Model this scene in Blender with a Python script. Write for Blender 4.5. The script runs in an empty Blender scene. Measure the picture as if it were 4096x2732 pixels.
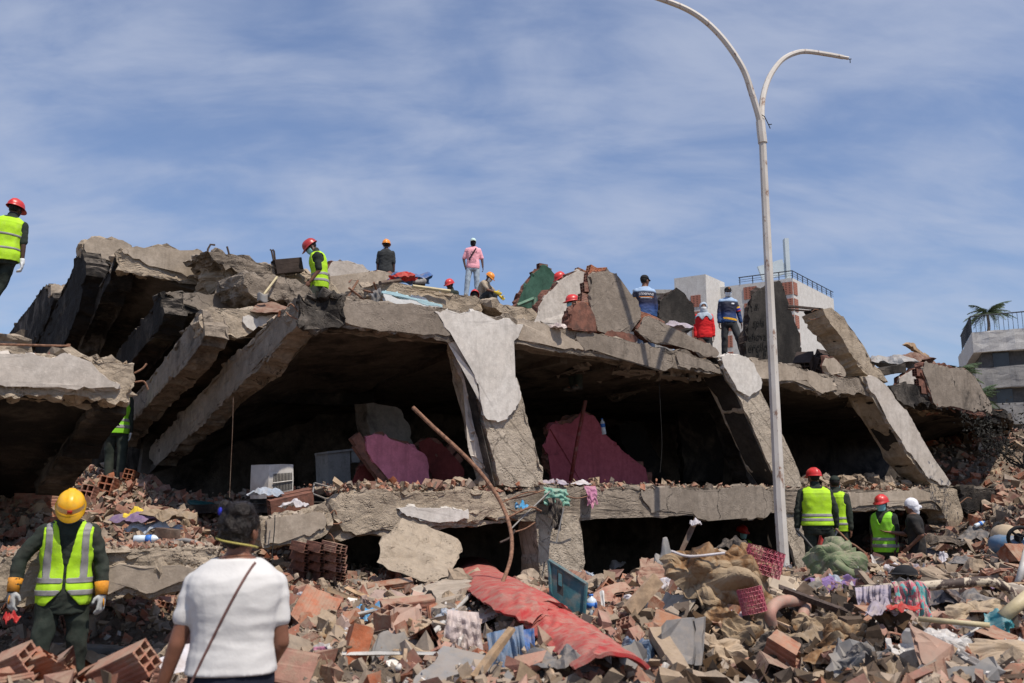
import bpy, bmesh, math, random
import numpy as np
from mathutils import Vector, Matrix, Quaternion, noise, Euler
from mathutils.bvhtree import BVHTree

scene = bpy.context.scene
COL = scene.collection
V = Vector
RND = random.Random(7)

# ------------------------------------------------------------------ camera, sky, sun, exposure
FPX = 3755.0                      # focal length in pixels of the 4096 px wide photograph
CX, CY, HY = 2048.0, 1366.0, 2090.0
CAM_Z = 1.70
TH = math.atan((HY - CY) / FPX)
cam_data = bpy.data.cameras.new("camera")
cam_data.sensor_width = 36.0
cam_data.lens = FPX / 4096.0 * 36.0
cam_data.clip_start = 0.1
cam_data.clip_end = 3000.0
cam_data.dof.use_dof = True
cam_data.dof.focus_distance = 16.5
cam_data.dof.aperture_fstop = 3.2
cam = bpy.data.objects.new("camera", cam_data)
COL.objects.link(cam)
cam.location = (0, 0, CAM_Z)
cam.rotation_euler = (math.pi / 2 + TH, 0, 0)
scene.camera = cam

SUN_DIR = V((0.33, -0.37, 0.87)).normalized()      # towards the sun
SUN_EL = math.asin(SUN_DIR.z)
SUN_AZ = math.atan2(SUN_DIR.x, SUN_DIR.y)
sun_data = bpy.data.lights.new("sun", 'SUN')
sun_data.energy = 4.6
sun_data.angle = math.radians(0.53)
sun_data.color = (1.0, 0.915, 0.80)
sun = bpy.data.objects.new("sun", sun_data)
COL.objects.link(sun)
sun.rotation_euler = (-SUN_DIR).to_track_quat('-Z', 'Y').to_euler()
sun.location = (0, 0, 60)

world = bpy.data.worlds.new("World")
scene.world = world
world.use_nodes = True
_n, _l = world.node_tree.nodes, world.node_tree.links
_n.clear()
w_out = _n.new('ShaderNodeOutputWorld')
w_bg = _n.new('ShaderNodeBackground')
w_bg.inputs['Strength'].default_value = 0.108
w_sky = _n.new('ShaderNodeTexSky')
w_sky.sky_type = 'NISHITA'
w_sky.sun_disc = False
w_sky.sun_elevation = SUN_EL
w_sky.sun_rotation = SUN_AZ
w_sky.air_density = 1.25
w_sky.dust_density = 0.6
w_sky.ozone_density = 5.0
# thin high cloud: noise on the plane of the cloud deck (direction divided by its height)
w_tc = _n.new('ShaderNodeTexCoord')
w_sep = _n.new('ShaderNodeSeparateXYZ')
_l.new(w_tc.outputs['Generated'], w_sep.inputs[0])
def _wm(op, a, b):
    m = _n.new('ShaderNodeMath'); m.operation = op
    for i, v in enumerate((a, b)):
        if isinstance(v, (int, float)): m.inputs[i].default_value = v
        elif v is not None: _l.new(v, m.inputs[i])
    return m.outputs[0]
_zz = _wm('ADD', _wm('MAXIMUM', w_sep.outputs['Z'], 0.0), 0.42)
_px, _py = _wm('DIVIDE', w_sep.outputs['X'], _zz), _wm('DIVIDE', w_sep.outputs['Y'], _zz)
w_cmb = _n.new('ShaderNodeCombineXYZ')
_l.new(_px, w_cmb.inputs[0]); _l.new(_py, w_cmb.inputs[1])
def _cloud(scale, sx, sy, rot, detail, dist, seed):
    mp = _n.new('ShaderNodeMapping')
    mp.inputs['Rotation'].default_value = (0, 0, rot)
    mp.inputs['Scale'].default_value = (sx, sy, 1)
    mp.inputs['Location'].default_value = (seed, seed * 0.7, seed * 0.3)
    _l.new(w_cmb.outputs[0], mp.inputs[0])
    t = _n.new('ShaderNodeTexNoise')
    t.inputs['Scale'].default_value = scale
    t.inputs['Detail'].default_value = detail
    t.inputs['Roughness'].default_value = 0.55
    t.inputs['Distortion'].default_value = dist
    _l.new(mp.outputs[0], t.inputs['Vector'])
    return t.outputs[0]
_big = _cloud(1.5, 1.0, 1.0, 0.3, 4, 0.5, 3.1)
_str = _cloud(3.0, 1.0, 2.1, -0.75, 9, 0.6, 8.4)
_fin = _cloud(9.0, 0.7, 1.9, -0.7, 9, 0.4, 1.7)
_mix = _wm('ADD', _wm('ADD', _wm('MULTIPLY', _big, 0.55), _wm('MULTIPLY', _str, 0.65)), _wm('MULTIPLY', _fin, 0.34))
w_rmp = _n.new('ShaderNodeMapRange')
w_rmp.interpolation_type = 'SMOOTHSTEP'
w_rmp.inputs['From Min'].default_value = 0.62
w_rmp.inputs['From Max'].default_value = 0.98
w_rmp.inputs['To Min'].default_value = 0.13
w_rmp.inputs['To Max'].default_value = 0.66
_l.new(_mix, w_rmp.inputs[0])
w_mx = _n.new('ShaderNodeMix'); w_mx.data_type = 'RGBA'
_l.new(w_rmp.outputs[0], w_mx.inputs['Factor'])
w_tint = _n.new('ShaderNodeMix'); w_tint.data_type = 'RGBA'; w_tint.blend_type = 'MULTIPLY'; w_tint.inputs['Factor'].default_value = 1.0
w_tint.inputs['B'].default_value = (0.97, 0.985, 1.12, 1)
_l.new(w_sky.outputs[0], w_tint.inputs['A'])
_l.new(w_tint.outputs['Result'], w_mx.inputs['A'])
w_mx.inputs['B'].default_value = (4.8, 5.3, 6.6, 1)
_l.new(w_mx.outputs['Result'], w_bg.inputs['Color'])
_l.new(w_bg.outputs[0], w_out.inputs[0])

scene.view_settings.view_transform = 'Standard'
scene.view_settings.look = 'None'
scene.view_settings.exposure = 0.0
scene.view_settings.gamma = 1.0
scene.cycles.use_denoising = True
scene.cycles.max_bounces = 6
scene.cycles.diffuse_bounces = 3
scene.cycles.transparent_max_bounces = 8

# ------------------------------------------------------------------ picture <-> place
ct, st = math.cos(TH), math.sin(TH)
def ray(x, y):
    u, v = (x - CX) / FPX, (CY - y) / FPX
    return V((u, ct - v * st, st + v * ct))
def W(x, y, d):
    """Point of the place seen at pixel (x, y) of the 4096 px photograph, d metres ahead."""
    r = ray(x, y)
    return V((0, 0, CAM_Z)) + r * (d / r.y)
FA, FB = 14.1, 0.70               # plan line of the ruined facade: Y = FA + FB * X
FK = math.sqrt(1 + FB * FB)
FD = V((1, FB, 0)) / FK           # along the facade, to the right
NI = V((-FB, 1, 0)) / FK          # into the building
NO = -NI
UP = V((0, 0, 1))
def FP(x, y, off=0.0):
    """Point on the facade plane, pushed off metres into the building."""
    r = ray(x, y)
    d = (FA + FK * off) / (1 - FB * r.x / r.y)
    return W(x, y, d)

# ------------------------------------------------------------------ materials
def _nt(name):
    m = bpy.data.materials.new(name); m.use_nodes = True
    nt = m.node_tree; nt.nodes.clear()
    o = nt.nodes.new('ShaderNodeOutputMaterial')
    b = nt.nodes.new('ShaderNodeBsdfPrincipled')
    nt.links.new(b.outputs[0], o.inputs[0])
    return m, nt, b
def N(nt, t, **kw):
    n = nt.nodes.new(t)
    for k, v in kw.items():
        if k in n.inputs: n.inputs[k].default_value = v
        else: setattr(n, k, v)
    return n
def tex(nt, co, scale, detail=5, rough=0.6, dist=0.0, stretch=None):
    if stretch:
        mp = N(nt, 'ShaderNodeMapping'); mp.inputs['Scale'].default_value = stretch
        nt.links.new(co, mp.inputs[0]); co = mp.outputs[0]
    t = N(nt, 'ShaderNodeTexNoise')
    t.inputs['Scale'].default_value = scale; t.inputs['Detail'].default_value = detail
    t.inputs['Roughness'].default_value = rough; t.inputs['Distortion'].default_value = dist
    nt.links.new(co, t.inputs['Vector'])
    return t.outputs[0]
def ramp(nt, fac, stops):
    r = N(nt, 'ShaderNodeValToRGB')
    el = r.color_ramp.elements
    while len(el) > 1: el.remove(el[-1])
    el[0].position, el[0].color = stops[0][0], (*stops[0][1], 1)
    for p, c in stops[1:]:
        e = el.new(p); e.color = (*c, 1)
    nt.links.new(fac, r.inputs[0])
    return r.outputs[0]
def rng(nt, fac, a, b, c=0.0, d=1.0, smooth=True):
    r = N(nt, 'ShaderNodeMapRange')
    if smooth: r.interpolation_type = 'SMOOTHSTEP'
    for i, v in zip(('From Min', 'From Max', 'To Min', 'To Max'), (a, b, c, d)): r.inputs[i].default_value = v
    nt.links.new(fac, r.inputs[0])
    return r.outputs[0]
def mixc(nt, fac, a, b, mode='MIX'):
    m = N(nt, 'ShaderNodeMix', data_type='RGBA', blend_type=mode)
    for k, v in (('Factor', fac), ('A', a), ('B', b)):
        if isinstance(v, (tuple, list)): m.inputs[k].default_value = (*v[:3], 1)
        elif isinstance(v, (int, float)): m.inputs[k].default_value = v
        else: nt.links.new(v, m.inputs[k])
    return m.outputs['Result']
def math2(nt, op, a, b):
    m = N(nt, 'ShaderNodeMath', operation=op)
    for i, v in enumerate((a, b)):
        if isinstance(v, (int, float)): m.inputs[i].default_value = v
        else: nt.links.new(v, m.inputs[i])
    return m.outputs[0]
def bump(nt, bsdf, h, strength, dist=0.02, prev=None):
    b = N(nt, 'ShaderNodeBump'); b.inputs['Strength'].default_value = strength; b.inputs['Distance'].default_value = dist
    nt.links.new(h, b.inputs['Height'])
    if prev is not None: nt.links.new(prev, b.inputs['Normal'])
    nt.links.new(b.outputs[0], bsdf.inputs['Normal'])
    return b.outputs[0]
MATS = {}
def worldpos(nt): return N(nt, 'ShaderNodeNewGeometry').outputs['Position']

def concrete(name, c0, c1, soot=0.0, dust=0.25, pits=1.0, bscale=26, sootcol=(0.018, 0.016, 0.015), board=False, cracks=0.0, rough=0.95):
    """Broken or cast concrete: mottled colour, soot stains with ragged borders, pitted relief, dust lying on top faces."""
    m, nt, b = _nt(name)
    co = worldpos(nt)
    n1 = tex(nt, co, 1.3, 6, 0.65, 0.4)
    n2 = tex(nt, co, 9, 6, 0.7)
    n3 = tex(nt, co, bscale, 8, 0.75)
    col = mixc(nt, rng(nt, n1, 0.32, 0.68), c0, c1)
    col = mixc(nt, math2(nt, 'MULTIPLY', rng(nt, n2, 0.35, 0.7), 0.55), col, tuple(v * 0.62 for v in c0))
    col = mixc(nt, math2(nt, 'MULTIPLY', rng(nt, n3, 0.50, 0.72), 0.35), col, tuple(min(v * 1.35, .85) for v in c1))
    streak = tex(nt, co, 3.5, 4, 0.6, 0.2, (1.6, 1.6, 0.16))
    col = mixc(nt, math2(nt, 'MULTIPLY', rng(nt, streak, 0.52, 0.72), 0.38), col, tuple(v * 0.5 for v in c0))
    if board:
        w = N(nt, 'ShaderNodeTexWave'); w.inputs['Scale'].default_value = 2.6; w.inputs['Distortion'].default_value = 0.6
        w.inputs['Detail'].default_value = 2
        mp = N(nt, 'ShaderNodeMapping'); mp.inputs['Rotation'].default_value = (0, 0.38, 0.61)
        nt.links.new(co, mp.inputs[0]); nt.links.new(mp.outputs[0], w.inputs[0])
        bl = rng(nt, w.outputs['Fac'], 0.0, 0.05, 0.0, 1.0)
        col = mixc(nt, math2(nt, 'MULTIPLY', math2(nt, 'SUBTRACT', 1.0, bl), 0.5), col, tuple(v * 0.35 for v in c0))
    if cracks:
        vo = N(nt, 'ShaderNodeTexVoronoi', feature='DISTANCE_TO_EDGE'); vo.inputs['Scale'].default_value = 0.75
        dv = N(nt, 'ShaderNodeVectorMath', operation='ADD')
        tn = N(nt, 'ShaderNodeTexNoise'); tn.inputs['Scale'].default_value = 4.0; tn.inputs['Detail'].default_value = 6
        nt.links.new(co, tn.inputs['Vector']); nt.links.new(co, dv.inputs[0])
        sc = N(nt, 'ShaderNodeVectorMath', operation='SCALE'); sc.inputs['Scale'].default_value = 0.55
        nt.links.new(tn.outputs['Color'], sc.inputs[0]); nt.links.new(sc.outputs[0], dv.inputs[1])
        nt.links.new(dv.outputs[0], vo.inputs['Vector'])
        ck = rng(nt, vo.outputs['Distance'], 0.002, 0.011, 1.0, 0.0)
        ck = math2(nt, 'MULTIPLY', ck, rng(nt, n1, 0.45, 0.6))
        col = mixc(nt, math2(nt, 'MULTIPLY', ck, cracks), col, (0.02, 0.018, 0.016))
    if soot > 0:
        s1 = tex(nt, co, 0.75, 5, 0.62, 0.8)
        s2 = tex(nt, co, 5.0, 5, 0.7)
        f = math2(nt, 'ADD', math2(nt, 'MULTIPLY', s1, 0.8), math2(nt, 'MULTIPLY', s2, 0.25))
        f = rng(nt, f, 0.72 - soot * 0.45, 0.86 - soot * 0.36)
        col = mixc(nt, math2(nt, 'MULTIPLY', f, min(1.0, 0.55 + soot)), col, sootcol)
    if dust > 0:
        g = N(nt, 'ShaderNodeNewGeometry')
        sp = N(nt, 'ShaderNodeSeparateXYZ'); nt.links.new(g.outputs['Normal'], sp.inputs[0])
        f = math2(nt, 'MULTIPLY', rng(nt, sp.outputs['Z'], 0.35, 0.9), rng(nt, n2, 0.3, 0.6))
        col = mixc(nt, math2(nt, 'MULTIPLY', f, dust), col, (0.42, 0.355, 0.29))
    nt.links.new(col, b.inputs['Base Color'])
    b.inputs['Roughness'].default_value = rough
    b.inputs['Specular IOR Level'].default_value = 0.2
    hh = math2(nt, 'ADD', math2(nt, 'MULTIPLY', n2, 0.7), math2(nt, 'MULTIPLY', n3, 0.6))
    p = bump(nt, b, hh, 0.75 * pits, 0.05)
    if pits > 0.3:
        vo2 = N(nt, 'ShaderNodeTexVoronoi'); vo2.inputs['Scale'].default_value = 34
        nt.links.new(co, vo2.inputs['Vector'])
        msk = math2(nt, 'MULTIPLY', rng(nt, vo2.outputs['Distance'], 0.1, 0.5, 1.0, 0.0), rng(nt, tex(nt, co, 4.0, 4), 0.5, 0.62))
        bump(nt, b, msk, 0.8 * pits, 0.03, p)
    MATS[name] = m
    return m

def simple(name, c, var=0.18, scale=14, rough=0.8, bmp=0.2, bsc=60, metal=0.0, spec=0.3, dirt=0.0, dirtcol=(0.30, 0.25, 0.2), dscale=5, sheen=0.0, topdust=0.0, perobj=0.0, alpha=None, island=0.0, coords='Object'):
    """Plain painted, woven or moulded surface with colour drift, dirt and fine relief."""
    m, nt, b = _nt(name)
    co = N(nt, 'ShaderNodeTexCoord').outputs['Object'] if coords == 'Object' else worldpos(nt)
    n1 = tex(nt, co, scale, 5, 0.6)
    col = mixc(nt, rng(nt, n1, 0.3, 0.7), tuple(v * (1 - var) for v in c), tuple(min(1, v * (1 + var)) for v in c))
    if perobj or island:
        src = N(nt, 'ShaderNodeObjectInfo').outputs['Random'] if perobj else N(nt, 'ShaderNodeNewGeometry').outputs['Random Per Island']
        hs = N(nt, 'ShaderNodeHueSaturation')
        k = perobj or island
        nt.links.new(rng(nt, src, 0, 1, 1 - k, 1 + k, False), hs.inputs['Value'])
        r2 = math2(nt, 'FRACT', math2(nt, 'MULTIPLY', src, 17.31), 0)
        nt.links.new(rng(nt, r2, 0, 1, 1 - k * 0.8, 1 + k * 0.4, False), hs.inputs['Saturation'])
        nt.links.new(col, hs.inputs['Color']); col = hs.outputs[0]
    if dirt:
        d = tex(nt, worldpos(nt), dscale, 6, 0.7, 0.3)
        col = mixc(nt, math2(nt, 'MULTIPLY', rng(nt, d, 0.42, 0.68), dirt), col, dirtcol)
    if topdust:
        g = N(nt, 'ShaderNodeNewGeometry'); sp = N(nt, 'ShaderNodeSeparateXYZ'); nt.links.new(g.outputs['Normal'], sp.inputs[0])
        dn = tex(nt, g.outputs['Position'], 11, 5, .65)
        f = math2(nt, 'MULTIPLY', rng(nt, sp.outputs['Z'], .15, .85), rng(nt, dn, .32, .58))
        col = mixc(nt, math2(nt, 'MULTIPLY', f, topdust), col, (.36, .275, .20))
    nt.links.new(col, b.inputs['Base Color'])
    b.inputs['Roughness'].default_value = rough
    b.inputs['Metallic'].default_value = metal
    b.inputs['Specular IOR Level'].default_value = spec
    if sheen: b.inputs['Sheen Weight'].default_value = sheen
    if alpha is not None: b.inputs['Alpha'].default_value = alpha
    if bmp: bump(nt, b, tex(nt, co, bsc, 4, 0.6), bmp, 0.01)
    MATS[name] = m
    return m

# concrete and plaster of the ruin
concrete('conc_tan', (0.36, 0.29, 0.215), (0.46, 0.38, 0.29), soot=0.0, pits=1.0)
concrete('conc_board', (0.43, 0.36, 0.28), (0.53, 0.455, 0.365), soot=0.10, pits=1.1, board=True, cracks=0.6)
concrete('conc_grey', (0.21, 0.172, 0.135), (0.33, 0.275, 0.22), soot=0.40, pits=0.8, cracks=0.9)
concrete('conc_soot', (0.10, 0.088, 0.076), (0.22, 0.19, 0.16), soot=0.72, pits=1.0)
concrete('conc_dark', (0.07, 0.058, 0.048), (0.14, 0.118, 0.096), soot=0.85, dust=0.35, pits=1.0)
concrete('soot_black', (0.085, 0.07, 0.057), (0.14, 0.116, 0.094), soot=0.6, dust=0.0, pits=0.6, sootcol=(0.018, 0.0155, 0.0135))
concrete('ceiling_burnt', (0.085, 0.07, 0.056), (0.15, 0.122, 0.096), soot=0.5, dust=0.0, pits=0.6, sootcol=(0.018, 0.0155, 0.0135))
concrete('plaster_white', (0.60, 0.555, 0.50), (0.66, 0.625, 0.58), soot=0.0, dust=0.1, pits=0.22)
concrete('plaster_warm', (0.47, 0.415, 0.36), (0.58, 0.53, 0.475), soot=0.08, dust=0.1, pits=0.25)
concrete('plaster_taupe', (0.34, 0.278, 0.215), (0.45, 0.38, 0.305), soot=0.10, dust=0.15, pits=0.3, cracks=0.35)
concrete('plaster_grey', (0.21, 0.174, 0.14), (0.31, 0.262, 0.215), soot=0.32, dust=0.15, pits=0.35, cracks=0.9)
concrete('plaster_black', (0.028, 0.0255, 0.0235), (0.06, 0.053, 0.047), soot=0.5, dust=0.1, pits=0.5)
concrete('plaster_dim', (0.20, 0.18, 0.155), (0.28, 0.25, 0.22), soot=0.35, dust=0.1, pits=0.3)
concrete('wall_green', (0.035, 0.085, 0.06), (0.06, 0.13, 0.095), soot=0.35, dust=0.1, pits=0.25)
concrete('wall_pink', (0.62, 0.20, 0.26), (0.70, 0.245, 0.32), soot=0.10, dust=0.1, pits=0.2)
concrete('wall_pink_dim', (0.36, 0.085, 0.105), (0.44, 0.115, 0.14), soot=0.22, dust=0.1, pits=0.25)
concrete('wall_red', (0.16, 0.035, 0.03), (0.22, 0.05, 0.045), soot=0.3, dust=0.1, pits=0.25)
concrete('wall_far', (0.55, 0.53, 0.50), (0.66, 0.645, 0.615), soot=0.0, dust=0.0, pits=0.1)
concrete('wall_far_grey', (0.30, 0.285, 0.265), (0.40, 0.385, 0.36), soot=0.15, dust=0.0, pits=0.2)
concrete('dust_ground', (0.125, 0.09, 0.064), (0.20, 0.148, 0.105), soot=0.05, dust=0.3, pits=1.4, bscale=40)  # dark base colour stands in for shade in the gaps between rubble
simple('brick', (0.30, 0.112, 0.066), 0.25, 9, 0.92, 0.5, 45, dirt=0.75, dirtcol=(0.33, 0.235, 0.165), dscale=9, perobj=0.3, topdust=.5)
def _ribs(mn):
    nt = MATS[mn].node_tree
    b = next(n for n in nt.nodes if n.type == 'BSDF_PRINCIPLED')
    w = N(nt, 'ShaderNodeTexWave', bands_direction='Z'); w.inputs['Scale'].default_value = 9.0
    co = N(nt, 'ShaderNodeTexCoord').outputs['Object']
    nt.links.new(co, w.inputs[0])
    prev = b.inputs['Normal'].links[0].from_socket if b.inputs['Normal'].links else None
    bump(nt, b, rng(nt, w.outputs['Fac'], 0.3, 0.7), 0.6, 0.006, prev)
_ribs('brick')
simple('brick_bits', (0.29, 0.112, 0.070), 0.25, 9, 0.92, 0.3, 45, dirt=0.8, dirtcol=(0.31, 0.225, 0.16), dscale=8, island=0.35, topdust=.45)
simple('brick_dim', (0.19, 0.085, 0.06), 0.3, 9, 0.92, 0.5, 45, dirt=0.6, dirtcol=(0.05, 0.045, 0.04), dscale=6)
simple('brick_soot', (0.045, 0.032, 0.027), 0.3, 9, 0.92, 0.5, 45)
simple('chunk', (0.31, 0.24, 0.17), 0.28, 7, 0.95, 0.9, 32, dirt=0.5, dirtcol=(0.21, 0.155, 0.11), dscale=7, perobj=0.28, topdust=.6)
simple('chunk_bits', (0.27, 0.205, 0.145), 0.25, 7, 0.95, 0.4, 32, island=0.4, topdust=.6)
simple('burnt_bits', (0.085, 0.055, 0.034), 0.3, 7, 0.95, 0.4, 32, island=0.5)
simple('pale_bits', (0.56, 0.52, 0.47), 0.15, 7, 0.9, 0.2, 32, island=0.3)
simple('dark_bits', (0.10, 0.085, 0.075), 0.3, 7, 0.9, 0.2, 32, island=0.5)
simple('rust', (0.20, 0.105, 0.065), 0.4, 30, 0.85, 0.5, 90)
simple('rust_dark', (0.07, 0.05, 0.042), 0.4, 30, 0.8, 0.5, 90)
simple('steel_dark', (0.05, 0.048, 0.047), 0.3, 20, 0.55, 0.2, 80, metal=0.4)
simple('wire', (0.03, 0.028, 0.026), 0.2, 20, 0.7, 0)
simple('wood', (0.36, 0.24, 0.14), 0.3, 12, 0.85, 0.3, 60, dirt=0.4, perobj=0.2)
simple('wood_dark', (0.10, 0.06, 0.04), 0.3, 12, 0.8, 0.3, 60, dirt=0.4, perobj=0.2)
simple('white_plastic', (0.70, 0.69, 0.67), 0.06, 6, 0.5, 0.0, dirt=0.35)

# ------------------------------------------------------------------ object helpers
def tag(o, label=None, cat=None, group=None, kind=None):
    if label: o['label'] = label
    if cat:
        o['category'] = cat
        if not kind: o['kind'] = 'thing'
    if group: o['group'] = group
    if kind: o['kind'] = kind
    return o
def mat_of(m): return MATS[m] if isinstance(m, str) else m
def obj(name, data, m=None, parent=None, smooth=False):
    """Link bmesh / mesh data as ONE mesh object."""
    if isinstance(data, bmesh.types.BMesh):
        me = bpy.data.meshes.new(name)
        data.to_mesh(me); data.free()
    else: me = data
    if m is not None and len(me.materials) == 0: me.materials.append(mat_of(m))
    if smooth and len(me.polygons): me.polygons.foreach_set('use_smooth', [True] * len(me.polygons))
    o = bpy.data.objects.new(name, me)
    COL.objects.link(o)
    if parent is not None:
        o.parent = parent
        o.matrix_parent_inverse = parent.matrix_basis.inverted()   # children are given in world coordinates
    return o
def empty(name, loc=(0, 0, 0), rz=0.0):
    o = bpy.data.objects.new(name, None)
    o.empty_display_size = 0.2
    o.location = loc; o.rotation_euler = (0, 0, rz)
    COL.objects.link(o)
    return o
def local(o):
    """Give the parts of an Empty in its own frame instead of world coordinates."""
    o.matrix_parent_inverse = Matrix.Identity(4)
    return o
def box(bm, c, s, rot=None, bev=0.0):
    M = Matrix.Translation(V(c))
    if rot is not None: M = M @ (rot.to_4x4() if isinstance(rot, (Matrix, Quaternion)) and not (isinstance(rot, Matrix) and len(rot) == 4) else (rot if isinstance(rot, Matrix) else Euler(rot).to_matrix().to_4x4()))
    r = bmesh.ops.create_cube(bm, size=1.0, matrix=M @ Matrix.Diagonal((*s, 1)))
    if bev > 0:
        es = list({e for v in r['verts'] for e in v.link_edges})
        bmesh.ops.bevel(bm, geom=es, offset=bev, segments=2, affect='EDGES', profile=0.5)
    return r['verts']
def tube(bm, pts, rads, seg=8, caps=True):
    """Round bar along a polyline."""
    pts = [V(p) for p in pts]
    if isinstance(rads, (int, float)): rads = [rads] * len(pts)
    rings, prev = [], None
    for i, p in enumerate(pts):
        a = pts[max(i - 1, 0)]; c = pts[min(i + 1, len(pts) - 1)]
        t = (c - a).normalized()
        if prev is None:
            q = UP if abs(t.z) < 0.9 else V((1, 0, 0))
            nx = t.cross(q).normalized()
        else:
            nx = (prev - t * prev.dot(t)).normalized()
        prev = nx
        ny = t.cross(nx)
        rings.append([bm.verts.new(p + (nx * math.cos(2 * math.pi * k / seg) + ny * math.sin(2 * math.pi * k / seg)) * rads[i]) for k in range(seg)])
    for a, b in zip(rings, rings[1:]):
        for k in range(seg):
            bm.faces.new((a[k], a[(k + 1) % seg], b[(k + 1) % seg], b[k]))
    if caps:
        bm.faces.new(list(reversed(rings[0]))); bm.faces.new(rings[-1])
    return rings
def smoothpath(pts, n=6):
    """Catmull-Rom through the points."""
    pts = [V(p) for p in pts]
    P = [pts[0] * 2 - pts[1]] + pts + [pts[-1] * 2 - pts[-2]]
    out = []
    for i in range(1, len(P) - 2):
        for k in range(n):
            t = k / n
            p0, p1, p2, p3 = P[i - 1:i + 3]
            out.append(0.5 * ((2 * p1) + (p2 - p0) * t + (2 * p0 - 5 * p1 + 4 * p2 - p3) * t * t + (3 * p1 - p0 - 3 * p2 + p3) * t ** 3))
    out.append(pts[-1])
    return out
def fnoise(p, s, o=4):
    v, a, f = 0.0, 1.0, s
    for _ in range(o):
        v += a * noise.noise(p * f); a *= 0.5; f *= 2.07
    return v
def jagged(pts, step, amp, rnd):
    """Break the straight edges of an outline into a torn line (midpoint displacement)."""
    n = len(pts)
    nrm = V((0, 0, 0))
    for i in range(n): nrm += pts[i].cross(pts[(i + 1) % n])
    nrm.normalize()
    out = []
    def rec(a, b):
        L = (b - a).length
        if L < step: return
        m = a.lerp(b, rnd.uniform(.38, .62)) + nrm.cross((b - a).normalized()) * rnd.uniform(-1, 1) * min(amp * 2.6, L * .17)
        rec(a, m); out.append(m); rec(m, b)
    for i in range(n):
        out.append(pts[i]); rec(pts[i], pts[(i + 1) % n])
    return out
def refine(bm, L, passes=5):
    for _ in range(passes):
        es = [e for e in bm.edges if e.calc_length() > L]
        if not es: break
        bmesh.ops.subdivide_edges(bm, edges=es, cuts=1, use_grid_fill=False)
        bmesh.ops.triangulate(bm, faces=[f for f in bm.faces if len(f.verts) > 3])
def roughen(bm, amp, scale=3.0, seed=0.0, keep=None):
    bm.normal_update()
    off = V((seed * 3.7, seed * 1.3, seed * 2.1))
    for v in bm.verts:
        a = amp if keep is None else amp * keep(v)
        if a: v.co += v.normal * a * fnoise(v.co + off, scale)
def slab(name, front, ext, m, parent=None, jag=0.03, step=0.12, L=0.22, amp=0.02, scale=3.0, seed=1, edge_amp=2.5, backscale=None, flat=False):
    """A broken plate: torn outline, real thickness, rough faces. front = outline points, ext = thickness vector."""
    rnd = random.Random(seed * 77 + 5)
    front = [V(p) for p in front]; ext = V(ext)
    o = jagged(front, step, jag, rnd) if jag > 0 else front
    bm = bmesh.new()
    fa = [bm.verts.new(p) for p in o]
    bk = [bm.verts.new(p + ext * (1 + (rnd.uniform(-.1, .1) if jag else 0)) + (V((rnd.uniform(-1, 1), rnd.uniform(-1, 1), rnd.uniform(-1, 1))) * jag * 0.8)) for p in o]
    n = len(o)
    f1 = bm.faces.new(fa); f2 = bm.faces.new(list(reversed(bk)))
    for i in range(n):
        bm.faces.new((fa[(i + 1) % n], fa[i], bk[i], bk[(i + 1) % n]))
    bmesh.ops.triangulate(bm, faces=bm.faces[:], ngon_method='EAR_CLIP')
    bmesh.ops.recalc_face_normals(bm, faces=bm.faces[:])
    refine(bm, L)
    if amp > 0:
        e = ext.normalized()
        def keep(v):
            return 1.0 if abs(v.normal.dot(e)) > 0.93 else edge_amp
        roughen(bm, amp, scale, seed, keep)
    return obj(name, bm, m, parent)
def patch(name, outline, m, parent, th=0.02, out=None, jag=0.055, step=0.04, seed=1, lift=0.012):
    """A thin coat of plaster or paint left on a wall: torn border, real thickness, standing proud of it."""
    out = (out if out is not None else NO).normalized()
    pts = [V(p) + out * (th + lift) for p in outline]
    return slab(name, pts, -out * (th + 0.03), m, parent, jag=jag, step=step, L=0.35, amp=0.004, scale=2.5, seed=seed, edge_amp=1.0)
# ------------------------------------------------------------------ ground
bm = bmesh.new()
bmesh.ops.create_grid(bm, x_segments=8, y_segments=8, size=900)
g = obj('ground', bm, 'dust_ground'); tag(g, kind='structure')

# height of the rubble field, metres, by column of the view (x in photograph pixels) and distance ahead
TX = [-700, 0, 500, 900, 1400, 2100, 2600, 2850, 3150, 3400, 3700, 4096, 4800]
TD = [3.0, 4.0, 4.7, 5.6, 7, 9, 11, 13, 15, 17, 20, 23, 27, 34]
TZ = [
 [.0, .7, 1.05, .95, .3, .7, 1.2, 1.9, 2.4, 2.8, 2.6, 2, 1, 0],
 [.0, .6, .92, .60, .10, .22, 1.0, 1.7, 2.35, 2.8, 2.6, 2, 1, 0],
 [.0, .5, .86, .6, .15, .25, .9, 1.5, 2.2, 2.5, 2.4, 2, 1, 0],
 [.0, .0, .10, .40, .5, .55, .85, 1.2, 1.7, 2.0, 1.8, 1, 1, 0],
 [.0, .35, .66, .74, .84, .88, .9, .9, .9, .9, .8, .8, .8, 0],
 [.0, .40, .62, .76, .86, .96, .95, .6, .5, .5, .5, .6, .6, 0],
 [.0, .45, .64, .74, .84, 1.0, 1.06, .8, .5, .5, .5, .6, .8, 0],
 [.0, .3, .42, .48, .62, 1.14, 1.2, .9, .5, .5, .5, .6, .8, 0],
 [.0, .3, .42, .48, .62, 1.0, 1.05, .95, .7, .6, .5, .6, 1, 0],
 [.0, .45, .62, .70, .80, .98, 1.15, 1.1, .75, .5, .5, .6, 1.5, 0],
 [.0, .45, .62, .70, .80, 1.0, 1.18, 1.12, .5, .45, 1.2, 2.3, 4.0, 3.4],
 [.0, .45, .62, .70, .80, 1.03, 1.26, 1.40, 1.5, 1.6, 1.9, 2.6, 4.3, 3.6],
 [.0, .45, .62, .70, .80, 1.03, 1.28, 1.45, 1.6, 1.8, 2.2, 3.0, 4.6, 4.0],
]
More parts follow.
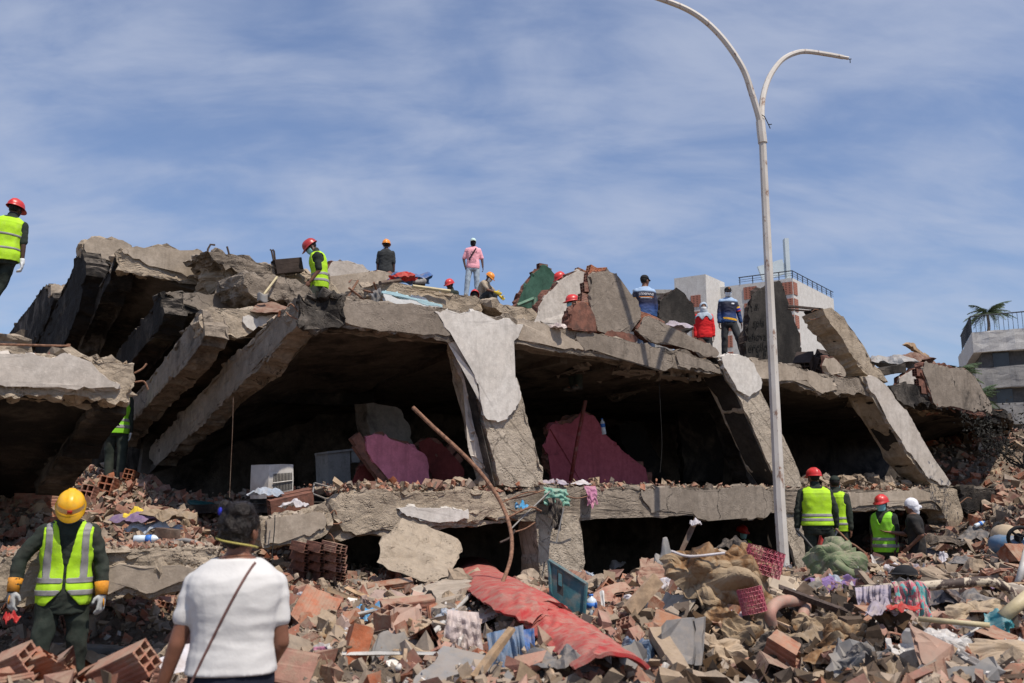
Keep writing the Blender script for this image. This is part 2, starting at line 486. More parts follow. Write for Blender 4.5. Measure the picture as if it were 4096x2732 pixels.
TXa, TDa, TZa = np.array(TX, float), np.array(TD), np.array(TZ)
def _table(xs, ds, zs, x, d):
    i = int(np.clip(np.searchsorted(xs, x) - 1, 0, len(xs) - 2)); j = int(np.clip(np.searchsorted(ds, d) - 1, 0, len(ds) - 2))
    a = min(max((x - xs[i]) / (xs[i + 1] - xs[i]), 0), 1); b = min(max((d - ds[j]) / (ds[j + 1] - ds[j]), 0), 1)
    a = a * a * (3 - 2 * a)
    return (zs[i, j] * (1 - a) + zs[i + 1, j] * a) * (1 - b) + (zs[i, j + 1] * (1 - a) + zs[i + 1, j + 1] * a) * b
def colx(X, Y): return CX + FPX * (X / max(Y, .1)) * 0.985
def height(X, Y, rough=1.0):
    z = _table(TXa, TDa, TZa, colx(X, Y), Y)
    if rough and z > 0.02:
        p = V((X, Y, 0))
        z += rough * (0.13 * fnoise(p, 1.0, 3) + 0.05 * noise.noise(p * 3.1 + V((5, 1, 0))))
    return z
def ground_at(X, Y): return V((X, Y, height(X, Y)))
def GP(x, d, dz=0.0):
    """Point on the rubble field in column x of the photograph, d metres ahead."""
    X = (x - CX) / FPX * d / 0.985
    return V((X, d, height(X, d) + dz))

bm = bmesh.new()
rows = np.concatenate([np.linspace(2.6, 8, 80), np.linspace(8.1, 16, 80), np.linspace(16.2, 36, 50)])
cols = np.linspace(-700, 4800, 210)
vv = [[None] * len(cols) for _ in rows]
for i, d in enumerate(rows):
    for j, x in enumerate(cols):
        p = GP(x, float(d))
        p.z += 0.03 * noise.noise(p * 9) + 0.02 * noise.noise(p * 21)
        vv[i][j] = bm.verts.new(p)
for i in range(len(rows) - 1):
    for j in range(len(cols) - 1):
        bm.faces.new((vv[i][j], vv[i][j + 1], vv[i + 1][j + 1], vv[i + 1][j]))
rg = obj('rubble_ground', bm, 'dust_ground'); tag(rg, kind='structure')

# ------------------------------------------------------------------ the ruined frame that still stands
def PL(x, y, base, nrm):
    r = ray(x, y); o = V((0, 0, CAM_Z))
    return o + r * ((base - o).dot(nrm) / r.dot(nrm))
def poly_f(pts, off=0.0): return [FP(x, y, off) for x, y in pts]
def poly_p(pts, base, nrm): return [PL(x, y, base, nrm) for x, y in pts]

ruin = empty('ruined_building', FP(2050, 2100, 2))
tag(ruin, 'burnt concrete frame of a collapsed apartment block with leaning columns and black rooms', 'building')

# fascia over the first bay
fas = [(1191,1194),(1290,1196),(1378,1187),(1459,1204),(1526,1218),(1612,1218),(1694,1233),(1765,1240),(1861,1247),(1957,1271),(2033,1266),(2060,1290),(2060,1372),(1960,1375),(1870,1360),(1789,1343),(1746,1343),(1612,1323),(1478,1312),(1373,1298),(1260,1300),(1191,1300)]
fa = slab('fascia_beam', poly_f(fas), NI * 0.32, 'conc_grey', ruin, jag=0.02, L=0.16, amp=0.03, seed=3, scale=2.2)
patch('plaster', poly_f([(1325,1235),(1345,1215),(1400,1200),(1470,1212),(1526,1224),(1612,1225),(1694,1240),(1765,1247),(1850,1252),(1860,1300),(1870,1345),(1800,1335),(1746,1337),(1612,1316),(1478,1304),(1385,1294),(1350,1262)]), 'plaster_grey', fa, seed=5, th=0.025)
patch('plaster', poly_f([(1730,1246),(1861,1253),(1950,1276),(2025,1276),(2085,1300),(2070,1345),(2040,1372),(2034,1448),(2062,1520),(2078,1575),(2066,1615),(2040,1650),(2022,1676),(1985,1690),(1940,1676),(1925,1640),(1912,1570),(1894,1514),(1884,1448),(1872,1380),(1862,1347),(1800,1335),(1770,1300)]), 'plaster_white', fa, seed=6, th=0.035)
brk = slab('broken_end', poly_f([(1188,1192),(1260,1182),(1372,1184),(1352,1212),(1322,1240),(1352,1262),(1375,1300),(1300,1302),(1190,1305)]), -NO * -0.10, 'conc_soot', fa, jag=0.03, step=0.07, L=0.07, amp=0.045, seed=8, scale=4)
# leaning middle column
col_mid = [(1856,1352),(1880,1448),(1918,1596),(1937,1691),(1966,1815),(1995,1945),(2175,1942),(2158,1837),(2110,1703),(2077,1570),(2038,1448),(2028,1368)]
c1 = slab('column', poly_f(col_mid, 0.02), NI * 0.5, 'conc_board', ruin, jag=0.012, step=0.2, L=0.14, amp=0.018, seed=11)
patch('plaster', [p + NI * 0.22 - FD * 0.005 for p in poly_f([(1868,1420),(1890,1500),(1925,1640),(1990,1925),(1975,1925),(1905,1630),(1850,1430)])], 'plaster_warm', c1, seed=13, out=-FD)
# sloping beam of the second bay
bm2 = [(2033,1290),(2129,1294),(2220,1313),(2350,1325),(2450,1350),(2560,1378),(2660,1390),(2756,1409),(2830,1440),(2885,1470),(2895,1500),(2880,1497),(2574,1447),(2335,1409),(2120,1376),(2033,1368)]
b2 = slab('beam', poly_f(bm2, 0.03), NI * 0.35, 'conc_grey', ruin, jag=0.012, L=0.16, amp=0.02, seed=21)
patch('plaster', poly_f([(2040,1275),(2125,1292),(2230,1316),(2260,1345),(2330,1400),(2250,1388),(2180,1372),(2120,1370),(2050,1362)], 0.03), 'plaster_taupe', b2, seed=22)
patch('plaster', poly_f([(2300,1335),(2400,1352),(2520,1385),(2640,1400),(2660,1440),(2690,1462),(2574,1443),(2335,1404)], 0.03), 'plaster_grey', b2, seed=23)
patch('plaster', poly_f([(2700,1415),(2756,1420),(2820,1448),(2875,1490),(2780,1476),(2715,1466)], 0.03), 'plaster_grey', b2, seed=24)
# leaning column right of it
col_r = [(2872,1428),(2909,1524),(2952,1579),(3020,1733),(3086,1880),(3127,1950),(3213,1948),(3187,1861),(3116,1727),(3039,1574),(3009,1457),(2960,1425)]
c2 = slab('column', poly_f(col_r, 0.02), NI * 0.5, 'conc_board', ruin, jag=0.012, step=0.2, L=0.15, amp=0.015, seed=31)
patch('plaster', poly_f([(2880,1426),(2898,1480),(2930,1535),(2950,1566),(2990,1588),(3004,1572),(3036,1556),(3040,1530),(3020,1490),(3008,1456),(2960,1424)], 0.02), 'plaster_white', c2, seed=32, th=0.04)
low_r = [(3118,2040),(3215,2040),(3240,2150),(3275,2330),(3205,2330),(3160,2180)]
slab('column', poly_f(low_r, 0.05), NI * 0.45, 'conc_board', ruin, jag=0.012, step=0.2, L=0.15, amp=0.015, seed=33)
# beam of the third bay
bm3 = [(2985,1430),(3106,1457),(3235,1481),(3340,1505),(3426,1510),(3500,1520),(3500,1592),(3379,1572),(3111,1531),(3015,1516)]
b3 = slab('beam', poly_f(bm3, 0.03), NI * 0.35, 'conc_grey', ruin, jag=0.02, L=0.16, amp=0.025, seed=41)
patch('plaster', poly_f([(3000,1440),(3106,1462),(3235,1486),(3320,1510),(3345,1560),(3240,1546),(3111,1526),(3020,1510)], 0.03), 'plaster_taupe', b3, seed=42)
# fourth column, lower half slanting right
col_4 = [(3441,1505),(3489,1591),(3508,1607),(3565,1713),(3642,1837),(3704,1914),(3728,1945),(3800,1938),(3775,1900),(3732,1842),(3685,1756),(3632,1655),(3575,1586),(3530,1530),(3503,1510)]
c4 = slab('column', poly_f(col_4, 0.0), NI * 0.5, 'conc_tan', ruin, jag=0.012, step=0.2, L=0.15, amp=0.015, seed=51)
patch('plaster', poly_f([(3452,1508),(3500,1590),(3530,1640),(3580,1730),(3650,1838),(3710,1915),(3770,1942),(3798,1934),(3770,1892),(3728,1842),(3680,1756),(3628,1660),(3572,1592),(3525,1535),(3500,1514)]), 'plaster_warm', c4, seed=52, th=0.03, jag=0.03)
j4 = slab('column_foot', poly_f([(3720,1940),(3790,1938),(3838,2000),(3843,2086),(3809,2118),(3771,2047),(3728,2000)], -0.02), NI * 0.4, 'conc_tan', ruin, jag=0.03, L=0.12, amp=0.03, seed=53)
# upper piece of that column, snapped and tipped back over the roof
up4 = [(3290,1234),(3335,1243),(3393,1304),(3465,1400),(3552,1528),(3480,1510),(3405,1415),(3345,1322)]
u4 = slab('snapped_column', poly_f(up4, 0.35), NI * 0.5 + UP * -0.08, 'conc_tan', ruin, jag=0.015, L=0.15, amp=0.02, seed=54)
# right-hand beam under the fallen parapet
bm4 = [(3560,1540),(3680,1560),(3720,1600),(3800,1622),(3905,1648),(4010,1672),(4000,1690),(3905,1658),(3761,1634),(3666,1624),(3600,1602)]
slab('beam', poly_f(bm4, 0.05), NI * 0.4, 'conc_soot', ruin, jag=0.03, L=0.16, amp=0.05, seed=61)

# first floor edge beam
lbA = [(2023,1983),(2100,1962),(2177,1944),(2316,1949),(2574,1949),(2861,1954),(3091,1958),(3211,1958),(3379,1966),(3560,1964),(3740,1958),(3800,1990),(3790,2036),(3666,2034),(3403,2039),(3095,2050),(2700,2054),(2316,2060),(2160,2075),(2030,2070)]
lb = slab('floor_beam', poly_f(lbA, 0.0), NI * 0.4, 'conc_grey', ruin, jag=0.012, L=0.16, amp=0.025, seed=71)
patch('plaster', poly_f([(2560,1962),(2861,1966),(3080,1970),(3085,2044),(2900,2046),(2600,2050)], 0), 'plaster_grey', lb, seed=72, th=0.015)
patch('plaster', poly_f([(3380,1975),(3560,1972),(3700,1975),(3760,2000),(3700,1990),(3640,2000),(3560,2028),(3403,2034)], 0), 'plaster_taupe', lb, seed=73, th=0.015)
slab('floor_beam', poly_f([(3838,1945),(3960,1952),(4300,1962),(4300,2050),(3990,2040),(3843,2036)], 0.1), NI * 0.4, 'conc_dark', ruin, jag=0.03, L=0.16, amp=0.05, seed=74)
pil = [(2150,2062),(2318,2058),(2326,2150),(2345,2330),(2160,2330),(2155,2180)]
slab('column', poly_f(pil, -0.02), NI * 0.45, 'conc_board', ruin, jag=0.01, step=0.2, L=0.13, amp=0.02, seed=75)
# tilted left end of that floor edge
lL = [(1344,2010),(1363,1988),(1459,1964),(1598,1971),(1861,1957),(1957,1962),(2033,1985),(2050,2072),(1861,2088),(1600,2108),(1373,2126),(1330,2080)]
lw = slab('floor_beam', poly_f(lL, -0.02), NI * 0.5, 'conc_tan', ruin, jag=0.015, L=0.12, amp=0.03, seed=81, scale=4)
patch('plaster', poly_f([(1590,2035),(1680,2040),(1760,2034),(1866,2038),(1868,2075),(1820,2087),(1780,2080),(1700,2082),(1640,2070)], -0.02), 'plaster_white', lw, seed=82, th=0.035)
slab('underside', poly_f([(1373,2124),(1600,2106),(1861,2086),(2045,2070),(2045,2085),(1700,2120),(1345,2155)], 0.04), NI * 0.4, 'conc_tan', lw, jag=0.01, L=0.2, amp=0.02, seed=83)
lx = slab('broken_beam_end', poly_f([(1057,2074),(1167,2045),(1287,2022),(1320,2045),(1306,2075),(1318,2120),(1282,2150),(1180,2170),(1050,2195),(1045,2120)], -0.15), NI * 0.5, 'conc_tan', ruin, jag=0.02, L=0.1, amp=0.035, seed=84, scale=4)
patch('plaster', poly_f([(1062,2085),(1150,2062),(1250,2045),(1292,2060),(1295,2110),(1240,2140),(1120,2172),(1060,2180)], -0.15), 'plaster_taupe', lx, seed=85, th=0.03)

# soot baked onto the sides of the columns that faced the fire
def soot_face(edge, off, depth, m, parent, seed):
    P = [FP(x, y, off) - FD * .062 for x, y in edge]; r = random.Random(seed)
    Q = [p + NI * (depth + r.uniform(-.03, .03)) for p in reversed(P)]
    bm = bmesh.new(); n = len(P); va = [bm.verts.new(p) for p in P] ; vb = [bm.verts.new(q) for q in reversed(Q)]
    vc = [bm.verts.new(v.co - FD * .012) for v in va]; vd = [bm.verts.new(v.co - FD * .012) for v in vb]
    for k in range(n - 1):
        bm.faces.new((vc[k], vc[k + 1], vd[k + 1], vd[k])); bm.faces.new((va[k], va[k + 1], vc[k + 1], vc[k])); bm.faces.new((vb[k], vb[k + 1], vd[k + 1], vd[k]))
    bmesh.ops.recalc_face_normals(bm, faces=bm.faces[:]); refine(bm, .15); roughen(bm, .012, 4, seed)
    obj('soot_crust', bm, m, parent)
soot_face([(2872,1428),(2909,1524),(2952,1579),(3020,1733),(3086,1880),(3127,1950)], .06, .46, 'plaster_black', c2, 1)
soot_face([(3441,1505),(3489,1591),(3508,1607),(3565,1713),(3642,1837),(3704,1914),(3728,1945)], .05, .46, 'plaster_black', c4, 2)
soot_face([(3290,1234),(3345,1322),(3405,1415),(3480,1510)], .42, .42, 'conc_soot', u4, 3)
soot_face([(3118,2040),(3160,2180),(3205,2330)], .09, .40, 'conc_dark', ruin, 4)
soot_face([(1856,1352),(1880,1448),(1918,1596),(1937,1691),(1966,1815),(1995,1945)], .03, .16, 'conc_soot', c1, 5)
# rooms: floor, ceilings, back walls, inner beams and columns, all blackened by the fire
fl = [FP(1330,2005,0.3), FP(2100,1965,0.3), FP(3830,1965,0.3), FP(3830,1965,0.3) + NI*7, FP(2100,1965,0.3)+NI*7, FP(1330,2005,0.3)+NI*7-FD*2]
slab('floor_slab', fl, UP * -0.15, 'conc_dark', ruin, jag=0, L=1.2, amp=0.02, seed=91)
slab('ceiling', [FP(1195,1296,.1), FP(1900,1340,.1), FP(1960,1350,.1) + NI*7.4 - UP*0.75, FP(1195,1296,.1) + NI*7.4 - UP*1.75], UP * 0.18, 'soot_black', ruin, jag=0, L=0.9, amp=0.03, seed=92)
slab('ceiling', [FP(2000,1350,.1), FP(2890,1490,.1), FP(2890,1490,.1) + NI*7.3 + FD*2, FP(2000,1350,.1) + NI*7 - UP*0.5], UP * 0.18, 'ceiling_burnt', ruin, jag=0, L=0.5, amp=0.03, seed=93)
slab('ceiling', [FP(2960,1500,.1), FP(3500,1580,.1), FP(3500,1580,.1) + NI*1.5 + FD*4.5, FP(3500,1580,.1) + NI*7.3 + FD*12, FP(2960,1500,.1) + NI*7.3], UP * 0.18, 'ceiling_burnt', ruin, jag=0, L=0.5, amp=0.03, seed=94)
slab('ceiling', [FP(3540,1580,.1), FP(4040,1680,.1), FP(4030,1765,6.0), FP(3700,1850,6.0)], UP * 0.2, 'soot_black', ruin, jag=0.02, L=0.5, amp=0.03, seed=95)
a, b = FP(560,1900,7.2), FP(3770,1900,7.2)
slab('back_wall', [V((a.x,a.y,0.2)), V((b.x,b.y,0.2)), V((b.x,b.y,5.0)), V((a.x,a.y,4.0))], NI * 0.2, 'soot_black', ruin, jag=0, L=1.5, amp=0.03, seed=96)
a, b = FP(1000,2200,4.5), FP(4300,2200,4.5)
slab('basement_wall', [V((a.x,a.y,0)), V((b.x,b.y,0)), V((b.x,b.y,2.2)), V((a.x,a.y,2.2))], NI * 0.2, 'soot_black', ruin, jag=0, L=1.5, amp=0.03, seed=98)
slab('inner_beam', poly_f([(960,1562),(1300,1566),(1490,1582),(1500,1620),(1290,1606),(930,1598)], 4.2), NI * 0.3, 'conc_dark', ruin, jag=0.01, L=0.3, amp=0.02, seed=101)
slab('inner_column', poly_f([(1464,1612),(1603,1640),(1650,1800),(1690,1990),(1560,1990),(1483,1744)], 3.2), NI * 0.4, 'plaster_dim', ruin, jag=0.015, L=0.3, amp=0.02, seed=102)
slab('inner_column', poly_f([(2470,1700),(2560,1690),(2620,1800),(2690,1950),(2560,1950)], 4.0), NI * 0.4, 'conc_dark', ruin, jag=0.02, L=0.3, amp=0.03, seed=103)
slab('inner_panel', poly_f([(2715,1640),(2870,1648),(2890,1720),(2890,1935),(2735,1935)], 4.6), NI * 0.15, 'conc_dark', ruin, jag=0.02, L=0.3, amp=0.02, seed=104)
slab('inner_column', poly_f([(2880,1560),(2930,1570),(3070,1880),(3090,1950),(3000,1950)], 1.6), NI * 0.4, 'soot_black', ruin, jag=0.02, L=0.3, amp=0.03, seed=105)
for k in range(5):
    p = FP(2080 + k * 175, 1395 + k * 24, 0.5)
    bmr = bmesh.new()
    box(bmr, p + NI * 2.6 - UP * 0.06, (0.14, 5.2, 0.16), Matrix.Rotation(math.atan2(NI.y, NI.x) - math.pi / 2, 3, 'Z'))
    obj('ceiling_rib', bmr, 'ceiling_burnt', ruin)

# peeled plaster still clinging to the burnt ceilings
for k, (pts, dz) in enumerate([([(2190,1520),(2240,1500),(2300,1475),(2345,1468),(2330,1490),(2280,1515),(2230,1545),(2180,1548)],0), ([(2450,1488),(2500,1478),(2560,1490),(2620,1482),(2625,1500),(2570,1512),(2530,1505),(2470,1500)],0), ([(2640,1500),(2700,1505),(2790,1512),(2780,1522),(2700,1520),(2650,1515)],0), ([(2440,1590),(2500,1565),(2570,1552),(2560,1568),(2500,1590),(2450,1604)],0), ([(2290,1540),(2340,1530),(2400,1522),(2390,1534),(2320,1548)],0), ([(3410,1610),(3440,1598),(3480,1606),(3470,1630),(3430,1635)],0), ([(3250,1570),(3300,1575),(3350,1582),(3340,1590),(3270,1584)],0)]):
    z0 = (FP(2890, 1490, .1).z if pts[0][0] < 2900 else FP(3500, 1580, .1).z) - .03
    P = []
    for x, y in pts:
        r = ray(x, y); zc = FP(2000,1350,.1).z * max(0, (2890 - x) / 890) + z0 * (1 - max(0, (2890 - x) / 890)) - .06 if x < 2900 else z0
        P.append(V((0, 0, CAM_Z)) + r * ((zc - .06 - CAM_Z) / r.z))
    slab('ceiling_plaster', P, UP * 0.05, 'plaster_grey', ruin, jag=0.14, step=0.06, L=0.3, amp=0.01, seed=300 + k)

# roof rubble: what lies on the fallen roof and climbs to the heap behind it
RO = [0.35, 2, 4, 7, 10, 14, 18]
RX = [1100, 1500, 1900, 2200, 2500, 2900, 3300, 3900]
RZ = np.array([[4.5,4.4,4.6,5.2,5.8,6.2,5],[4.62,4.6,5.0,6.0,6.9,7.5,6],[4.68,4.8,5.2,6.3,7.3,8.0,7],[4.65,4.85,5.3,6.2,7.2,8.0,7],
               [4.6,4.8,5.1,5.4,5.7,6.0,5],[4.62,4.9,5.35,5.75,5.85,5.8,5],[4.55,4.65,4.8,5,5,5,4],[4.15,4.3,4.5,4.5,4.4,4.3,4]])
bm = bmesh.new()
os_ = np.linspace(0.36, 18, 70); xs_ = np.linspace(1200, 3900, 150)
vv = []
for o_ in os_:
    row = []
    for x_ in xs_:
        z = _table(np.array(RX, float), np.array(RO), RZ, x_, float(o_))
        q = FP(x_, 1400, 0) ; q = V((q.x, q.y, 0)) + NI * float(o_)
        q.z = z + 0.14 * fnoise(q, 1.3, 3) * min(1, o_ - 0.2)
        row.append(bm.verts.new(q))
    vv.append(row)
for i in range(len(os_) - 1):
    for j in range(len(xs_) - 1):
        bm.faces.new((vv[i][j], vv[i][j + 1], vv[i + 1][j + 1], vv[i + 1][j]))
roof = obj('roof_rubble_ground', bm, 'dust_ground'); tag(roof, kind='structure')
roof_bvh = BVHTree.FromPolygons([v.co[:] for v in roof.data.vertices], [p.vertices[:] for p in roof.data.polygons])
def roof_z(x, y):
    h = roof_bvh.ray_cast(V((x, y, 40)), V((0, 0, -1)))
    return h[0].z if h[0] is not None else None

# ------------------------------------------------------------------ pancaked storeys on the left
def storey(base_px, d, fpts, spts, side_len, fmat, smat, label, seed, drop=0.22, width=None, plates=()):
    c = W(base_px[0], base_px[1], d)
    root = empty('fallen_floor_slab', c)
    tag(root, label, 'floor slab', 'pancaked floor slabs')
    f = slab('front_edge', poly_p(fpts, c, NI), NI * 0.4, fmat, root, jag=0.025, step=0.1, L=0.12, amp=0.035, seed=seed, scale=3.5)
    if spts: slab('side_edge', poly_p(spts, c, FD), FD * 0.35, smat, root, jag=0.02, step=0.12, L=0.15, amp=0.03, seed=seed + 1, scale=3)
    e = max((p for p in poly_p(fpts, c, NI)), key=lambda p: p.dot(FD))
    wd = width or (e - c).dot(FD)
    t0 = c + FD * 0.1 + NI * 0.1 - UP * 0.12
    dz = NI * side_len - UP * drop * side_len
    e0 = V(t0) + FD * wd; e0.z = min(e.z, t0.z) - 0.15
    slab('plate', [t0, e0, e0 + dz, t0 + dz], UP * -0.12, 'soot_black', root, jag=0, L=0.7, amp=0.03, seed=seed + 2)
    for k, (pp, mm) in enumerate(plates):
        patch('plaster', poly_p(pp, c, NI), mm, f, seed=seed + 10 + k, th=0.03, jag=0.03)
    return root
# slab of the first bay: its side edge sweeps down to the back
cA = FP(1191, 1194)
slab('side_beam', poly_p([(1191,1196),(1110,1263),(1040,1335),(976,1400),(880,1491),(813,1563),(717,1668),(598,1811),(612,1858),(670,1811),(789,1706),(899,1577),(1004,1496),(1090,1410),(1187,1304)], cA, FD), FD * 0.3, 'conc_grey', ruin, jag=0.022, step=0.1, L=0.13, amp=0.03, seed=110)
storey((813,1243), 13.6, [(800,1246),(870,1238),(960,1243),(1100,1258),(1180,1270),(1190,1345),(1080,1350),(1000,1347),(851,1338),(812,1338)],
       [(813,1246),(775,1281),(722,1348),(703,1396),(641,1477),(588,1529),(531,1591),(440,1690),(440,1790),(517,1695),(598,1612),(670,1534),(717,1487),(770,1410),(818,1343)], 6.0,
       'conc_tan', 'conc_grey', 'tan concrete floor slab with a white plaster remnant, corner pointing at the viewer', 120,
       plates=[([(972,1268),(1000,1265),(1060,1268),(1110,1255),(1130,1290),(1080,1318),(1040,1324),(985,1312),(968,1290)], 'plaster_white')])
storey((641,1171), 15.0, [(641,1171),(684,1164),(813,1176),(909,1185),(1023,1197),(1060,1200),(1050,1245),(995,1240),(808,1250),(765,1254),(643,1254)],
       [(641,1185),(600,1250),(507,1362),(454,1439),(400,1520),(470,1520),(531,1439),(600,1360),(650,1290),(660,1254)], 5.5,
       'conc_soot', 'conc_dark', 'smoke-blackened floor slab edge beside the shovel, with a grey plastered face', 130,
       plates=[([(660,1172),(700,1168),(813,1180),(909,1190),(1023,1202),(1000,1236),(900,1238),(800,1244),(760,1222),(700,1206)], 'plaster_grey')])
storey((465,1006), 16.0, [(462,1010),(483,1003),(574,991),(631,984),(693,994),(765,1003),(813,1011),(909,1061),(930,1100),(940,1150),(830,1138),(727,1123),(636,1099),(560,1088),(464,1078)],
       [(463,1014),(421,1113),(380,1180),(344,1238),(287,1348),(240,1440),(300,1440),(335,1324),(407,1200),(450,1082)], 6.5,
       'conc_tan', 'conc_soot', 'upper floor slab edge with broad taupe plaster and white scuffs on the skyline', 140,
       plates=[([(485,1005),(574,994),(631,986),(693,997),(765,1006),(813,1015),(870,1040),(905,1062),(893,1090),(800,1114),(745,1108),(717,1090),(640,1068),(560,1040),(490,1012)], 'plaster_taupe')])
storey((333,972), 17.2, [(331,975),(350,955),(378,944),(459,960),(520,975),(540,1010),(500,1070),(445,1058),(380,1052),(333,1042)],
       [(331,1000),(300,1040),(295,1090),(265,1130),(230,1220),(185,1310),(130,1420),(240,1420),(280,1330),(320,1210),(345,1100),(345,1050)], 7.0,
       'conc_tan', 'conc_dark', 'topmost floor slab corner with taupe plaster at the left end of the skyline', 150,
       plates=[([(333,975),(352,957),(380,947),(459,963),(520,982),(515,1010),(470,1040),(445,1048),(400,1035),(345,1015)], 'plaster_taupe')])
fl_ = storey((212,1133), 19.5, [(200,1136),(230,1133),(262,1135),(258,1170),(235,1195),(205,1180)],
       [(206,1136),(167,1157),(139,1209),(105,1247),(67,1295),(38,1343),(-30,1420),(60,1420),(120,1400),(170,1330),(200,1250),(215,1190)], 7.0,
       'plaster_taupe', 'conc_soot', 'small ragged concrete slab corner low on the skyline behind the walking rescuer', 160)
# black backing added behind those slabs to keep their gaps dark
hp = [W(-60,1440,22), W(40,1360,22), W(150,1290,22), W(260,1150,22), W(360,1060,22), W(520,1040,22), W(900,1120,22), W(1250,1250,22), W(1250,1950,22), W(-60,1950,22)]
hb = slab('gap_backing', hp, V((0, 0.5, 0)), 'soot_black', None, jag=0.1, step=0.3, L=0.5, amp=0.15, seed=170)
tag(hb, 'black backing wall added behind the pancaked floor slabs to keep their gaps dark', 'wall')

md_ = slab('rubble_heap', poly_f([(868,1040),(905,1045),(950,1062),(1000,1066),(1060,1062),(1110,1075),(1180,1088),(1250,1092),(1335,1112),(1335,1230),(1150,1220),(1000,1180),(900,1120)], 4.2), NI * 2.0, 'conc_tan', None, jag=0.10, step=0.1, L=0.16, amp=0.10, seed=175, scale=3)
tag(md_, 'heap of broken concrete on the roof left of the stooping rescuer', 'rubble heap')
# near slab at the left edge, under the rescuer's rusty railing
def near_slab():
    c = W(531, 1462, 10.0)
    root = empty('fallen_floor_slab', c)
    tag(root, 'thick floor slab at the left edge carrying a rusty rail, pale plaster on its face', 'floor slab', 'pancaked floor slabs')
    f = slab('front_edge', poly_p([(-200,1404),(0,1412),(160,1424),(335,1436),(459,1448),(531,1460),(541,1505),(530,1560),(524,1614),(430,1610),(239,1587),(0,1577),(-200,1565)], c, NI), NI * 0.35, 'conc_tan', root, jag=0.015, step=0.08, L=0.07, amp=0.03, seed=181, scale=6)
    patch('plaster', poly_p([(-190,1412),(0,1418),(160,1432),(330,1446),(360,1452),(385,1490),(420,1515),(440,1530),(474,1540),(466,1558),(440,1546),(385,1552),(300,1562),(250,1550),(210,1538),(100,1544),(0,1536),(-190,1530)], c, NI), 'plaster_warm', f, seed=182, th=0.05)
    p0 = PL(531, 1600, c, NI)
    q = [V(p0) - FD * 3.2, V(p0), V(p0) + NI * 5.0 - UP * 1.0, V(p0) - FD * 4.2 + NI * 5.0 - UP * 1.0]
    slab('plate', [p + NI * 0.2 for p in q], UP * 0.14, 'conc_dark', root, jag=0, L=0.4, amp=0.02, seed=183)
    slab('side_beam', [p0 + UP * 0.05 + NI * .3, p0 - UP * 0.12 + NI * .3, p0 + NI * 3.6 - UP * 0.95, p0 + NI * 3.6 - UP * 0.7], FD * -0.35, 'conc_soot', root, jag=0.01, L=0.3, amp=0.02, seed=184)
    t = PL(-200, 1406, c, NI); e = PL(531, 1462, c, NI)
    slab('rubble_topping', [t + NI * 0.1, e + NI * 0.1, e + NI * 2.4 - UP * .45, t + NI * 2.4 - UP * .45], UP * 0.07, 'conc_tan', root, jag=0.04, L=0.14, amp=0.06, seed=185, scale=5)
    return c
cN = near_slab()
# low slab behind the man in the yellow helmet
cL = W(861, 2195, 8.9)
def low_slab():
    root = empty('fallen_floor_slab', cL)
    tag(root, 'low broken floor slab strewn with brick crumbs between the yellow helmet and the woman', 'floor slab', 'pancaked floor slabs')
    fd = V((0.96, 0.28, 0)).normalized(); ni = V((-0.28, 0.96, 0)).normalized()
    def q(x, y): return PL(x, y, cL, ni)
    fr = [q(x, y) for x, y in [(-60,2240),(150,2235),(421,2222),(600,2216),(717,2212),(800,2200),(868,2192),(872,2225),(850,2250),(812,2280),(790,2330),(760,2366),(598,2384),(373,2394),(150,2400),(-60,2405)]]
    f = slab('front_edge', fr, ni * 0.3, 'conc_tan', root, jag=0.02, step=0.08, L=0.07, amp=0.035, seed=191, scale=6)
    slab('plaster', [p - ni * 0.05 for p in [q(x, y) for x, y in [(400,2262),(480,2255),(560,2268),(640,2262),(720,2258),(790,2272),(770,2300),(768,2320),(700,2330),(650,2345),(610,2370),(560,2362),(540,2330),(480,2345),(400,2380)]]], ni * 0.06, 'plaster_taupe', f, jag=0.03, step=0.07, L=0.2, amp=0.006, seed=192)
    a_, b_ = q(-60, 2232), q(866, 2190)
    slab('top', [a_ + ni * 0.12, b_ + ni * 0.12, b_ + ni * 1.0 - fd * 0.25, b_ + ni * 2.1 - fd * 0.9 , a_ + ni * 2.3], UP * -0.25, 'conc_tan', root, jag=0.05, step=0.1, L=0.12, amp=0.05, seed=193, scale=5)
low_slab()
